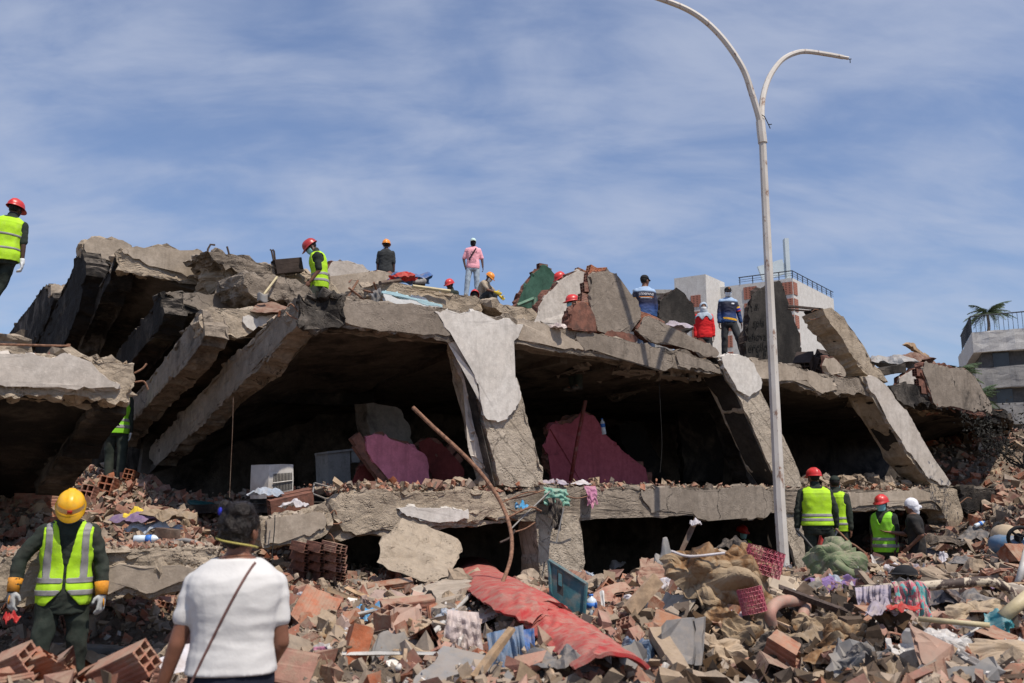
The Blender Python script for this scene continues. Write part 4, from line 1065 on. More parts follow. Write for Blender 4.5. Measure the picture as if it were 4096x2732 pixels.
bm = bmesh.new(); pp = smoothpath([W(x, y, LD - .25 * k / 10) for k, (x, y) in enumerate(la)], 4); tube(bm, pp, [.055 - .010 * k / len(pp) for k in range(len(pp))], 8); obj('arm', bm, 'lamp_paint', lamp)
ra = [(3047,500),(3047,430),(3055,373),(3074,316),(3103,268),(3136,234),(3179,213),(3227,206),(3313,218),(3372,229)]
bm = bmesh.new(); pp = smoothpath([W(x, y, LD + .9 * k / 9) for k, (x, y) in enumerate(ra)], 4); tube(bm, pp, [.05 - .012 * k / len(pp) for k in range(len(pp))], 8); ar = obj('arm', bm, 'lamp_paint', lamp)
bm = bmesh.new(); tube(bm, [W(3370,229,LD+.9), W(3394,233,LD+.9)], .03, 8); obj('arm_tip', bm, 'lamp_paint', ar)
for pts in ([(3392,236),(3400,238),(3401,252)], [(3398,236),(3406,236)], [(3042,456),(3058,466),(3074,498),(3081,514)], [(3074,498),(3087,497)], [(3055,527),(3061,548),(3059,572)]):
    bm = bmesh.new(); tube(bm, [W(x, y, LD + (.9 if x > 3300 else -.03)) for x, y in pts], .008, 4); obj('loose_wire', bm, 'wire', lamp)
# ------------------------------------------------------------------ people
simple('skin_dark', (.075, .038, .026), .15, 20, .55, .1, 200, spec=.4)
simple('skin_mid', (.17, .078, .048), .15, 20, .55, .1, 200, spec=.4)
simple('skin_woman', (.20, .085, .05), .15, 12, .5, .1, 200, spec=.4)
simple('hair_black', (.012, .010, .009), .3, 60, .6, .6, 150)
simple('hair_woman', (.016, .0115, .0095), .5, 25, .40, .8, 120)
simple('fatigue_green', (.022, .030, .023), .25, 9, .9, .5, 26, dirt=.16, dirtcol=(.12, .10, .08))
simple('vest_lime', (.43, .73, .02), .08, 9, .75, .4, 22, dirt=.16, dscale=9)
simple('vest_green', (.27, .70, .03), .08, 9, .75, .4, 22, dirt=.16, dscale=9)
simple('vest_tape', (.27, .26, .25), .12, 20, .5, .1, 140)
simple('helmet_red', (.58, .025, .022), .08, 8, .36, 0, spec=.5, dirt=.18, dscale=14)
simple('helmet_dark_red', (.38, .025, .025), .05, 8, .35, 0, spec=.5, dirt=.1)
simple('helmet_yellow', (.82, .43, .012), .08, 8, .38, 0, spec=.5, dirt=.16, dscale=14)
simple('helmet_orange', (.82, .28, .03), .05, 8, .35, 0, spec=.5, dirt=.1)
simple('mask_blue', (.30, .60, .66), .05, 20, .9, .1)
simple('mask_navy', (.06, .11, .19), .1, 20, .9, .1)
simple('mask_white', (.72, .74, .75), .05, 20, .9, .1)
simple('mask_black', (.012, .012, .013), .1, 20, .9, .1)
simple('glove_grey', (.40, .41, .40), .15, 30, .9, .3, 120, dirt=.3)
simple('glove_orange', (.62, .25, .02), .15, 30, .8, .2, 120, dirt=.15)
simple('glove_yellow', (.70, .50, .05), .15, 30, .8, .2, 120, dirt=.15)
simple('boot_black', (.012, .011, .010), .2, 20, .6, .2, dirt=.3)
simple('shoe_grey', (.25, .24, .23), .2, 20, .7, .2, dirt=.3)
simple('tee_white', (.62, .605, .585), .03, 4, .9, .55, 9)
simple('tee_black', (.017, .016, .016), .2, 10, .9, .2, 150, dirt=.25, dirtcol=(.10, .07, .05))
simple('tee_grey', (.030, .033, .035), .2, 10, .9, .2, 150, dirt=.2, dirtcol=(.07, .07, .07))
simple('tee_pink', (.86, .40, .46), .04, 5, .9, .15, 150)
simple('tee_tan', (.34, .28, .21), .2, 10, .9, .2, 150, dirt=.4)
simple('shirt_red', (.66, .018, .022), .06, 8, .85, .2, 150)
simple('jean_light', (.36, .43, .50), .18, 12, .9, .2, 150)
simple('jean_blue', (.05, .075, .13), .2, 12, .9, .2, 150)
simple('trouser_navy', (.009, .011, .022), .2, 10, .9, .2, 150)
simple('trouser_grey', (.042, .045, .05), .2, 10, .9, .2, 150)
simple('wrap_white', (.74, .74, .78), .05, 10, .9, .3, 60)
simple('hood_grey', (.37, .43, .50), .08, 10, .9, .25, 120)
simple('cap_black', (.012, .012, .014), .2, 10, .85, .2)
simple('cap_green', (.020, .028, .022), .2, 10, .85, .2)
simple('cap_mint', (.52, .66, .62), .05, 10, .85, .2)
simple('strap_brown', (.16, .085, .075), .2, 10, .8, .2)
simple('strap_black', (.01, .01, .011), .2, 10, .8, .2)
simple('eye_dark', (.01, .009, .008), 0, 10, .3, 0)
simple('lip', (.14, .05, .04), .1, 10, .6, 0)
simple('scarf_maroon', (.07, .02, .03), .2, 10, .9, .2)
simple('print_white', (.75, .75, .78), .02, 5, .8, 0)
simple('print_dark', (.02, .016, .03), .05, 5, .8, 0)
simple('clear_visor', (.85, .55, .2), .05, 5, .15, 0, spec=.6)
def jersey_mat(name='jersey'):
    m, nt, b = _nt(name)
    co = N(nt, 'ShaderNodeTexCoord').outputs['Object']
    sp = N(nt, 'ShaderNodeSeparateXYZ'); nt.links.new(co, sp.inputs[0])
    base = ramp(nt, rng(nt, sp.outputs[2], .92, 1.42, 0, 1, False), [(0, (.02, .10, .30)), (.28, (.012, .05, .20)), (.5, (.012, .014, .05)), (.8, (.012, .013, .035)), (.93, (.014, .016, .04)), (1, (.30, .42, .60))])
    w = N(nt, 'ShaderNodeTexWave'); w.inputs['Scale'].default_value = 12; w.inputs['Distortion'].default_value = 0
    mp = N(nt, 'ShaderNodeMapping'); mp.inputs['Rotation'].default_value = (0, .5, 0); nt.links.new(co, mp.inputs[0]); nt.links.new(mp.outputs[0], w.inputs[0])
    f = math2(nt, 'MULTIPLY', rng(nt, w.outputs['Fac'], .55, .7), rng(nt, sp.outputs[2], .98, 1.2, 1, 0))
    col = mixc(nt, f, base, (.008, .01, .035))
    nt.links.new(col, b.inputs['Base Color']); b.inputs['Roughness'].default_value = .7
    bump(nt, b, tex(nt, co, 120, 3), .12, .01)
    MATS[name] = m
jersey_mat()

def part(name, data, m, root, smooth=True):
    o = obj(name, data, m, None, smooth); o.parent = root
    return o
def fuse(bm, voxel, it=4, disp=0.0, dscale=7.0, seed=0.0, stretch=(1, 1, 1)):
    """One continuous skin over overlapping solids."""
    me = bpy.data.meshes.new('tmp'); bm.to_mesh(me); bm.free()
    o = bpy.data.objects.new('tmp', me); COL.objects.link(o)
    r = o.modifiers.new('r', 'REMESH'); r.mode = 'VOXEL'; r.voxel_size = voxel
    s = o.modifiers.new('s', 'SMOOTH'); s.iterations = it; s.factor = .5
    dg = bpy.context.evaluated_depsgraph_get()
    out = bpy.data.meshes.new_from_object(o.evaluated_get(dg))
    bpy.data.objects.remove(o); bpy.data.meshes.remove(me)
    if disp:
        n = len(out.vertices); co = np.empty(n * 3); nr = np.empty(n * 3)
        out.vertices.foreach_get('co', co); out.vertices.foreach_get('normal', nr)
        co = co.reshape(-1, 3); nr = nr.reshape(-1, 3)
        for i in range(n):
            p = V((co[i][0] * stretch[0] + seed, co[i][1] * stretch[1], co[i][2] * stretch[2])) * dscale
            co[i] += nr[i] * disp * (1 - 2 * abs(noise.noise(p)) + .4 * noise.noise(p * 2.3))
        out.vertices.foreach_set('co', co.ravel()); out.update()
    return out
def capsule(bm, a, b, ra, rb, seg=12):
    a, b = V(a), V(b); d = b - a
    if d.length < 1e-5: d = V((0, 0, 1e-4))
    t = d.normalized(); pts, rr = [], []
    for k in range(4):
        an = -math.pi / 2 + (k + .3) * math.pi / 8.6; pts.append(a + t * ra * math.sin(an)); rr.append(max(ra * math.cos(an), .001))
    pts.append(a); rr.append(ra); pts.append(b); rr.append(rb)
    for k in range(4):
        an = (k + 1) * math.pi / 8.6; pts.append(b + t * rb * math.sin(an)); rr.append(max(rb * math.cos(an), .001))
    tube(bm, pts, rr, seg)
def ellip(bm, c, r, R=None, seg=16):
    M = Matrix.Translation(V(c)) @ (R.to_4x4() if R is not None else Matrix.Identity(4)) @ Matrix.Diagonal((*r, 1))
    bmesh.ops.create_uvsphere(bm, u_segments=seg, v_segments=seg // 2 + 2, radius=1, matrix=M)
TT = [(-.16, .15, .10), (-.10, .168, .118), (0, .178, .126), (.08, .168, .118), (.18, .155, .110), (.30, .172, .118), (.40, .190, .122), (.46, .192, .116), (.50, .172, .102), (.53, .135, .086), (.56, .085, .072), (.60, .062, .064)]
class Body: pass
def make_body(sp):
    b = Body(); b.sp = sp
    wide, deep = sp.get('wide', 1.0), sp.get('deep', 1.0)
    lean, tilt, twist = sp.get('lean', 0.0), sp.get('tilt', 0.0), sp.get('twist', 0.0)
    up = {s: None for s in (1, -1)}
    legs = sp.get('legs', {1: ((.04, .02, -1), (.0, .04, -1)), -1: ((-.04, -.02, -1), (0, .04, -1))})
    hipw = .092 * wide
    low = 0
    b.leg = {}
    for s in (1, -1):
        th, sh = V(legs[s][0]).normalized(), V(legs[s][1]).normalized()
        hip = V((s * hipw, 0, -.02)); kn = hip + th * .42; an = kn + sh * .42
        b.leg[s] = [hip, kn, an]; low = min(low, an.z)
    pz = -low + .085
    b.pelvis = V((0, 0, pz))
    for s in (1, -1): b.leg[s] = [p + b.pelvis for p in b.leg[s]]
    def Rf(f): return Matrix.Rotation(twist * f, 3, 'Z') @ Matrix.Rotation(tilt * f, 3, 'Y') @ Matrix.Rotation(lean * f, 3, 'X')
    hs = np.linspace(0, .62, 32); pos = [V(b.pelvis)]; fr = [Rf(0)]
    for h0, h1 in zip(hs, hs[1:]):
        R = Rf(min(1, h1 / .34)); pos.append(pos[-1] + R @ V((0, 0, h1 - h0))); fr.append(R)
    def frame(h):
        if h <= 0: return b.pelvis + V((0, 0, h)), Rf(0)
        i = min(int(h / .62 * 31), 31)
        k = min(i + 1, 31); t = h / .62 * 31 - i
        return pos[i].lerp(pos[k], t), fr[i]
    b.frame = frame
    b.TT = [(h, hx * wide, hy * deep) for h, hx, hy in TT]
    def dims(h):
        T = b.TT
        if h <= T[0][0]: return T[0][1:]
        for a_, c_ in zip(T, T[1:]):
            if h <= c_[0]:
                t = (h - a_[0]) / (c_[0] - a_[0]); t = t * t * (3 - 2 * t)
                return a_[1] * (1 - t) + c_[1] * t, a_[2] * (1 - t) + c_[2] * t
        return T[-1][1:]
    b.dims = dims
    def pt(phi, h, infl=0.0):
        p, R = frame(h); hx, hy = dims(h); c, s = math.cos(phi), math.sin(phi)
        e = .85
        return p + R @ V(((hx + infl) * math.copysign(abs(c) ** e, c), (hy + infl) * math.copysign(abs(s) ** e, s), 0))
    b.pt = pt
    b.arm = {}
    arms = sp.get('arms', {1: ((.12, .02, -1), (.05, -.15, -1)), -1: ((-.12, .02, -1), (-.05, -.15, -1))})
    for s in (1, -1):
        p, R = frame(.475 - sp.get('shdrop', 0)); sh = p + R @ V((s * .168 * wide, 0, 0))
        u, f = V(arms[s][0]).normalized(), V(arms[s][1]).normalized()
        el = sh + u * .285; wr = el + f * .245
        b.arm[s] = [sh, el, wr, f if len(arms[s]) < 3 else V(arms[s][2]).normalized()]
    p, R = frame(.60)
    b.neck = p
    b.HR = R @ Matrix.Rotation(-sp.get('hyaw', 0.0), 3, 'Z') @ Matrix.Rotation(sp.get('hpitch', 0.0) , 3, 'X')
    b.head = p + b.HR @ V((0, -.018, .10))
    return b
def loft(bm, b, h0, h1, infl, n=14, seg=24):
    rings = []
    for k in range(n + 1):
        h = h0 + (h1 - h0) * k / n
        rings.append([bm.verts.new(b.pt(2 * math.pi * i / seg, h, infl)) for i in range(seg)])
    for r0, r1 in zip(rings, rings[1:]):
        for i in range(seg): bm.faces.new((r0[i], r0[(i + 1) % seg], r1[(i + 1) % seg], r1[i]))
    bm.faces.new(list(reversed(rings[0]))); bm.faces.new(rings[-1])
def hand(bm, wr, f, s, curl=.5, pn=None, k=1.0, infl=0.0, spread=.0):
    """Palm, four bent fingers and a thumb leaving the side of the palm."""
    pn = V(pn) if pn is not None else V((-s, 0, 0))
    pn = (pn - f * pn.dot(f)).normalized(); w = f.cross(pn) * (1 if f.cross(pn).y < 0 else -1)   # w points to the thumb side (forward)
    R = Matrix((w, pn, f)).transposed()
    ellip(bm, wr + f * .055 * k, (.043 * k + infl, .016 * k + infl, .052 * k + infl), R, 12)
    for i, (o, L) in enumerate(((.030, .072), (.010, .082), (-.010, .076), (-.029, .060))):
        base = wr + f * .095 * k + w * o * k
        d1 = (f * math.cos(curl * .6) + pn * math.sin(curl * .6) + w * spread * o * 18).normalized(); m_ = base + d1 * L * .55 * k
        d2 = (f * math.cos(curl * 1.7) + pn * math.sin(curl * 1.7) + w * spread * o * 18).normalized(); e_ = m_ + d2 * L * .5 * k
        capsule(bm, base - f * .02, m_, .0095 * k + infl, .0088 * k + infl, 8); capsule(bm, m_, e_, .0088 * k + infl, .0075 * k + infl, 8)
    tb = wr + f * .03 * k + w * .036 * k
    tm = tb + (f * .7 + w * .75 + pn * .3).normalized() * .04 * k; te = tm + (f * .95 + w * .2 + pn * .35 * curl * 2).normalized() * .034 * k
    capsule(bm, tb - w * .015, tm, .0115 * k + infl, .010 * k + infl, 8); capsule(bm, tm, te, .010 * k + infl, .0085 * k + infl, 8)
def head_solids(bm, b, hk=1.0):
    H, R = b.head, b.HR
    def q(x, y, z): return H + R @ V((x, y, z))
    ellip(bm, q(0, .012, .025), (.076, .094, .092), R)
    ellip(bm, q(0, -.02, -.03), (.066, .074, .082), R)
    ellip(bm, q(0, -.045, -.085), (.040, .042, .034), R)
    capsule(bm, q(0, -.090, .022), q(0, -.110, -.018), .010, .016, 8)
    for s in (1, -1):
        ellip(bm, q(s * .040, -.066, -.012), (.026, .022, .020), R, 8)
        ellip(bm, q(s * .078, .012, -.008), (.011, .022, .034), R, 8)
        capsule(bm, q(s * .012, -.092, .034), q(s * .05, -.078, .036), .010, .009, 8)
    capsule(bm, q(0, .01, -.06), b.neck - UP * .06, .056, .062)
def build_person(px, ytop, d, H, rz, label, sp):
    """Person with the crown of the head (or helmet) at pixel (px, ytop), d metres ahead."""
    b = make_body(sp); sc = H / 1.75
    top_local = b.head.z + sp.get('crown', .125)
    P = W(px, ytop, d)
    off = Matrix.Rotation(rz, 3, 'Z') @ V((b.head.x, b.head.y, 0)) * sc
    z0 = P.z - top_local * sc
    root = empty('person', V((P.x - off.x, P.y - off.y, z0)), rz); root.scale = (sc,) * 3
    tag(root, label, 'person')
    vx = sp.get('voxel', .013); skin = sp.get('skin', 'skin_dark')
    sd = sp.get('seed', px * .01)
    # body
    bm = bmesh.new()
    loft(bm, b, -.12, .58, -.004)
    for s in (1, -1):
        sh, el, wr, f = b.arm[s]
        capsule(bm, sh, el, .050, .041); capsule(bm, el, wr, .041, .028)
        if sp.get('gloves') is None: hand(bm, wr, f, s, sp.get('curl', .5), sp.get('pn', {}).get(s), 1.0, 0, sp.get('spread', {}).get(s, 0))
        hip, kn, an = b.leg[s]
        capsule(bm, hip, kn, .082, .056); capsule(bm, kn, an, .056, .040); capsule(bm, an, an + V((s * .02, -.14, -.045)), .042, .034)
    head_solids(bm, b)
    part('body', fuse(bm, vx, 4), skin, root)
    Hc, R = b.head, b.HR
    def q(x, y, z): return Hc + R @ V((x, y, z))
    if not sp.get('noface'):
        bm = bmesh.new()
        for s in (1, -1): ellip(bm, q(s * .031, -.080, .014), (.013, .007, .007), R, 8)
        part('eyes', bm, 'eye_dark', root)
        if 'mask' not in sp:
            bm = bmesh.new(); capsule(bm, q(-.022, -.088, -.062), q(.022, -.088, -.062), .006, .006, 8); part('mouth', bm, 'lip', root)
    # hair
    if sp.get('hair', True):
        bm = bmesh.new(); ellip(bm, q(0, .018, .030), (.080, .097, .094), R, 20)
        bm.verts.ensure_lookup_table()
        cut = q(0, -.052, .03); nrm = R @ V((0, -1, -.55))
        bmesh.ops.bisect_plane(bm, geom=bm.verts[:] + bm.edges[:] + bm.faces[:], plane_co=cut, plane_no=nrm, clear_outer=True)
        bmesh.ops.bisect_plane(bm, geom=bm.verts[:] + bm.edges[:] + bm.faces[:], plane_co=q(0, 0, -.045), plane_no=R @ V((0, 0, -1)), clear_outer=True)
        part('hair', bm, sp.get('hairmat', 'hair_black'), root)
    # shirt
    fold = sp.get('fold', .006)
    if 'shirt' in sp:
        m_, sl = sp['shirt']; bm = bmesh.new()
        loft(bm, b, sp.get('hem', -.09), .565, sp.get('sinf', .016))
        for s in (1, -1):
            sh, el, wr, f = b.arm[s]
            capsule(bm, sh + V((0, 0, -.005)), sh.lerp(el, min(1, sl * 1.15)), .067, .058 if sl < 1 else .055)
            if sl >= 1: capsule(bm, el, el.lerp(wr, min(1, (sl - 1) * 1.0)), .055, .043)
        if sp.get('collar'): capsule(bm, b.frame(.56)[0], b.frame(.595)[0], .078, .070)
        so = part('shirt', fuse(bm, vx, 3, fold, 8, sd, sp.get('fstretch', (1, 1, 1.5))), m_, root); b.shirt = so
    # trousers
    if 'trousers' in sp:
        bm = bmesh.new()
        loft(bm, b, -.15, sp.get('troptop', .03), .008, 5)
        for s in (1, -1):
            hip, kn, an = b.leg[s]
            capsule(bm, hip, kn, sp.get('hipr', .100), .078); capsule(bm, kn, an, .078, .062)
        part('trousers', fuse(bm, vx, 3, fold * 1.3, 7, sd + 3, (1, 1, .8)), sp['trousers'], root)
    for s in (1, -1):
        an = b.leg[s][2]; bm = bmesh.new()
        capsule(bm, an + V((0, .03, -.035)), an + V((s * .025, -.15, -.042)), .048, .042); capsule(bm, an + V((0, .01, .05)), an + V((0, .01, -.02)), .052, .052)
        part('boot' if sp.get('boots', True) else 'shoe', fuse(bm, .012, 3), sp.get('bootmat', 'boot_black'), root)
    # vest with its reflective tape
    if 'vest' in sp:
        vm, style = sp['vest']
        n_r, n_c = (110, 176) if sp.get('fine') else (70, 112); h0, h1 = sp.get('vest_h', (-.10, .565))
        def keep(phi, h):
            p_, R_ = b.frame(h); l = R_.transposed() @ (b.pt(phi, h, 0) - p_)
            hx, hy = b.dims(h); front = math.sin(phi) < 0; wide_ = sp.get('wide', 1.0)
            lim = hx * 1.2 if h < .27 else (.152 * wide_ + max(0, (.36 - h) / .09) * .05)
            if abs(l.x) > lim: return 0
            if h > (.50 if front else .535) and abs(l.x) < .050 + (h - .5) * .3: return 0
            if front and style == 'open':
                g = .012 + max(0, (h - .20)) * .17 + max(0, -.0 - h) * .75
                if abs(l.x) < g: return 0
            if front and style == 'closed' and h > .33 and abs(l.x) < (h - .33) * .34: return 0
            return 1
        def tape(phi, h):
            l = b.frame(h)[1].transposed() @ (b.pt(phi, h, 0) - b.frame(h)[0])
            for a_, c_ in sp.get('bands', ((-.01, .04), (.10, .15))):
                if a_ <= h <= c_: return 1
            if sp.get('braces') and h > sp['bands'][-1][1] - .01 and .095 < abs(l.x) < .140: return 1
            return 0
        for nm, cond, infl, mt in (('vest', lambda p, h: keep(p, h), .034, vm), ('reflective_tape', lambda p, h: keep(p, h) and tape(p, h), .0385, 'vest_tape')):
            bm = bmesh.new(); grid = {}
            def gv(i, j):
                i %= n_c
                if (i, j) not in grid:
                    h = h0 + (h1 - h0) * j / n_r; ph = 2 * math.pi * i / n_c
                    p_ = b.pt(ph, h, infl + .007 * noise.noise(V((math.cos(ph) * 3 + sd, math.sin(ph) * 3, h * 9))) + .007 * noise.noise(V((ph * 2.2, sd, h * 2.5))))
                    grid[(i, j)] = bm.verts.new(p_)
                return grid[(i, j)]
            for j in range(n_r):
                for i in range(n_c):
                    ph = 2 * math.pi * (i + .5) / n_c; h = h0 + (h1 - h0) * (j + .5) / n_r
                    if cond(ph, h): bm.faces.new((gv(i, j), gv(i + 1, j), gv(i + 1, j + 1), gv(i, j + 1)))
            for _ in range(6):
                new = {}
                for v in bm.verts:
                    if v.is_boundary:
                        nb = [e.other_vert(v).co for e in v.link_edges if e.is_boundary]
                        if nb: new[v] = v.co * .4 + sum(nb, V()) / len(nb) * .6
                for v, c_ in new.items(): v.co = c_
            o = part(nm, bm, mt, root if nm == 'vest' else vo)
            if nm == 'vest': vo = o
            md = o.modifiers.new('thick', 'SOLIDIFY'); md.thickness = .005 if nm == 'vest' else .003; md.offset = -1
    # headgear
    hg = sp.get('head')
    if hg and hg[0] == 'helmet':
        bm = bmesh.new(); na, ne = 40, 12; c = q(0, .006, .040); rows = []
        for j in range(-1, ne + 1):
            row = []
            for i in range(na):
                az = 2 * math.pi * i / na; fr_ = max(0, -math.sin(az)); el = max(0, j) / ne * math.pi / 2
                rr = math.cos(el) ** .75; x, y, z = .112 * rr * math.cos(az), .138 * rr * math.sin(az), .112 * math.sin(el)
                if abs(x) < .026 and el > .1: z += .010 * math.sin(el); y *= 1.03
                if j == -1: k_ = 1 + (.12 + .40 * fr_ ** 2.5); x *= k_ * .98; y *= k_; z = -.012 - .022 * fr_ ** 2
                elif j == 0: z = 0.0
                row.append(bm.verts.new(c + R @ V((x, y, z))))
            rows.append(row)
        for r0, r1 in zip(rows, rows[1:]):
            for i in range(na): bm.faces.new((r0[i], r0[(i + 1) % na], r1[(i + 1) % na], r1[i]))
        bmesh.ops.remove_doubles(bm, verts=rows[-1], dist=.02)
        o = part('helmet', bm, hg[1], root); md = o.modifiers.new('thick', 'SOLIDIFY'); md.thickness = .004
        bm = bmesh.new(); tube(bm, [q(s_ * .085, -.01, .02 - .12 * abs(t)) if abs(t) < 1 else q(0, -.075, -.12) for s_, t in ((1, 0), (1, .5), (1, .8), (1, 1), (-1, .8), (-1, .5), (-1, 0))], .005, 5); part('chin_strap', bm, 'strap_black', o)
        if sp.get('goggles'):
            bm = bmesh.new(); g_ = []
            for j in range(5):
                g_.append([bm.verts.new(c + R @ V((.118 * math.cos(az), .150 * math.sin(az), .012 + .011 * j))) for az in np.linspace(-math.pi * .88, -math.pi * .12, 24)])
            for r0, r1 in zip(g_, g_[1:]):
                for i in range(23): bm.faces.new((r0[i], r0[i + 1], r1[i + 1], r1[i]))
            part('goggles', bm, 'clear_visor', o)
            bm = bmesh.new(); box(bm, c + R @ V((0, -.150, .035)), (.038, .006, .032), R); part('badge', bm, 'helmet_red', o)
    if hg and hg[0] == 'cap':
        bm = bmesh.new(); na, ne = 32, 8; c = q(0, .010, .045); rows = []
        for j in range(ne + 1):
            el = j / ne * math.pi / 2; rr = math.cos(el) ** .8
            rows.append([bm.verts.new(c + R @ V((.086 * rr * math.cos(2 * math.pi * i / na), .103 * rr * math.sin(2 * math.pi * i / na), .088 * math.sin(el)))) for i in range(na)])
        for r0, r1 in zip(rows, rows[1:]):
            for i in range(na): bm.faces.new((r0[i], r0[(i + 1) % na], r1[(i + 1) % na], r1[i]))
        bmesh.ops.remove_doubles(bm, verts=rows[-1], dist=.02)
        g_ = []
        for j in range(5):
            g_.append([bm.verts.new(c + R @ V(((.082 + .004 * j) * math.cos(az), (.100 + .0175 * j * (-math.sin(az)) ** .5) * math.sin(az), .002 - .006 * j + .010 * math.cos(az) ** 2 * -j * .3))) for az in np.linspace(-math.pi * .86, -math.pi * .14, 16)])
        for r0, r1 in zip(g_, g_[1:]):
            for i in range(15): bm.faces.new((r0[i], r0[i + 1], r1[i + 1], r1[i]))
        o = part('cap', bm, hg[1], root); md = o.modifiers.new('thick', 'SOLIDIFY'); md.thickness = .004
        if len(hg) > 2:
            bm = bmesh.new()
            for k_ in range(6):
                a0, a1 = [math.pi / 3 * (k_ + t) + math.pi / 6 for t in (0, 1)]
                tube(bm, [c + R @ V((.016 * math.cos(a), -.104 + .02 * abs(math.sin(a)) * 0, .045 + .016 * math.sin(a))) for a in (a0, a1)], .004, 4)
            part('badge', bm, hg[2], o)
    if hg and hg[0] == 'wrap':
        bm = bmesh.new(); ellip(bm, q(0, .016, .028), (.092, .110, .106), R); ellip(bm, q(0, .06, -.05), (.078, .065, .09), R); capsule(bm, q(0, .10, -.01), q(.0, .145, -.025), .03, .026)
        capsule(bm, q(0, .075, -.10), q(-.01, .06, -.20), .05, .035)
        bmesh.ops.bisect_plane(bm, geom=bm.verts[:] + bm.edges[:] + bm.faces[:], plane_co=q(0, -.055, 0), plane_no=R @ V((0, -1, -.45)), clear_outer=False)
        part('head_wrap', fuse(bm, .010, 3, .007, 16, sd, (1.6, .6, .6)), hg[1], root)
    if hg and hg[0] == 'hood':
        bm = bmesh.new(); ellip(bm, q(0, .015, .022), (.100, .115, .118), R); ellip(bm, q(0, .0, -.10), (.095, .10, .08), R)
        loft(bm, b, .36, .56, .030, 8)
        me = fuse(bm, .012, 3, .010, 9, sd, (1, 1, .6))
        bm = bmesh.new(); bm.from_mesh(me); bpy.data.meshes.remove(me)
        fc = q(0, -.10, .0); kill = [v for v in bm.verts if ((R.transposed() @ (v.co - fc)).x / .062) ** 2 + ((R.transposed() @ (v.co - fc)).z / .078) ** 2 < 1 and (R.transposed() @ (v.co - Hc)).y < -.02]
        kill += [v for v in bm.verts if v.co.z < b.frame(.40)[0].z + .05 * math.sin(v.co.x * 30)]
        bmesh.ops.delete(bm, geom=kill, context='VERTS')
        o = part('hood', bm, hg[1], root); md = o.modifiers.new('thick', 'SOLIDIFY'); md.thickness = .008
    if 'mask' in sp:
        bm = bmesh.new(); rows = []
        for j in range(9):
            z = -.002 - .108 * j / 8; row = []
            for i in range(17):
                az = (-75 + 150 * i / 16) * math.pi / 180; bul = .020 * math.cos(az) * math.sin(math.pi * min(1, .25 + j / 9))
                w_ = 1 - .30 * (j / 8) ** 2
                row.append(bm.verts.new(q((.078 * w_ + .004) * math.sin(az), -.012 - (.086 + bul) * math.cos(az), z - .004 * math.cos(az))))
            rows.append(row)
        for r0, r1 in zip(rows, rows[1:]):
            for i in range(16): bm.faces.new((r0[i], r0[i + 1], r1[i + 1], r1[i]))
        o = part('face_mask', bm, sp['mask'], root); md = o.modifiers.new('thick', 'SOLIDIFY'); md.thickness = .003
        bm = bmesh.new()
        for s in (1, -1):
            for zz in (-.01, -.09): tube(bm, [q(s * .074, -.03, zz), q(s * .083, .015, zz * .3)], .0025, 4)
        part('ear_loop', bm, 'mask_white', o)
    if sp.get('gloves'):
        for s in (1, -1):
            gm, cuff = sp['gloves'][s] if isinstance(sp['gloves'], dict) else sp['gloves']
            if gm is None: continue
            sh, el, wr, f = b.arm[s]; bm = bmesh.new()
            hand(bm, wr, f, s, sp.get('curl', .5), sp.get('pn', {}).get(s), 1.08, .004); capsule(bm, wr - f * .02, wr + f * .03, .036, .036)
            o = part('glove', fuse(bm, min(vx, .009), 2), gm, root)
            if cuff:
                bm = bmesh.new(); tube(bm, [wr - f * .085, wr - f * .04, wr + f * .025], [.058, .054, .047], 16); part('cuff', bm, cuff, o)
                bm = bmesh.new(); n_ = (V((s, 0, 0)) - f * f.x * s).normalized(); ellip(bm, wr + f * .085 + n_ * .016, (.008, .035, .04), frame_rot(n_, f), 10); part('back_patch', bm, cuff, o)
    b.root = root; b.q = q
    return b
def decal(me, b, origin, xdir, ydir, face, m, name, lift=.004):
    """Lay flat print on the shirt: each point is moved along the cloth normal direction onto the cloth."""
    tr = BVHTree.FromPolygons([v.co[:] for v in b.shirt.data.vertices], [p.vertices[:] for p in b.shirt.data.polygons])
    for v in me.vertices:
        p = V(origin) + V(xdir) * v.co.x + V(ydir) * v.co.y
        hit = tr.ray_cast(p - V(face) * .5 * -1, -V(face))
        if hit[0] is not None: v.co = hit[0] + V(face) * lift
        else: v.co = p
    me.materials.clear(); me.materials.append(mat_of(m))
    return part(name, me, None, b.shirt, False)
PI = math.pi
FAT = dict(shirt=('fatigue_green', 2.0), trousers='fatigue_green', collar=True)
FATS = dict(shirt=('fatigue_green', .75), trousers='fatigue_green', collar=True)
hn = dict(head=('helmet', 'helmet_red'), crown=.155)

# far left: rescuer walking away
build_person(66, 798, 13.0, 1.76, PI + .28, 'rescuer in red helmet and lime vest walking away above the rusty railing', dict(
    FATS, **hn, vest=('vest_lime', 'closed'), bands=((.06, .09), (.26, .29)), skin='skin_dark', tilt=-.13, lean=.06, noface=True,
    arms={-1: ((-.10, .10, -1), (-.03, -.05, -1)), 1: ((.25, -.1, -1), (.1, -.35, -1))}, gloves=('mask_white', None), curl=.8,
    legs={1: ((.36, .12, -1), (.46, .25, -1)), -1: ((.26, -.15, -1), (.42, .2, -1))}, hyaw=.35))
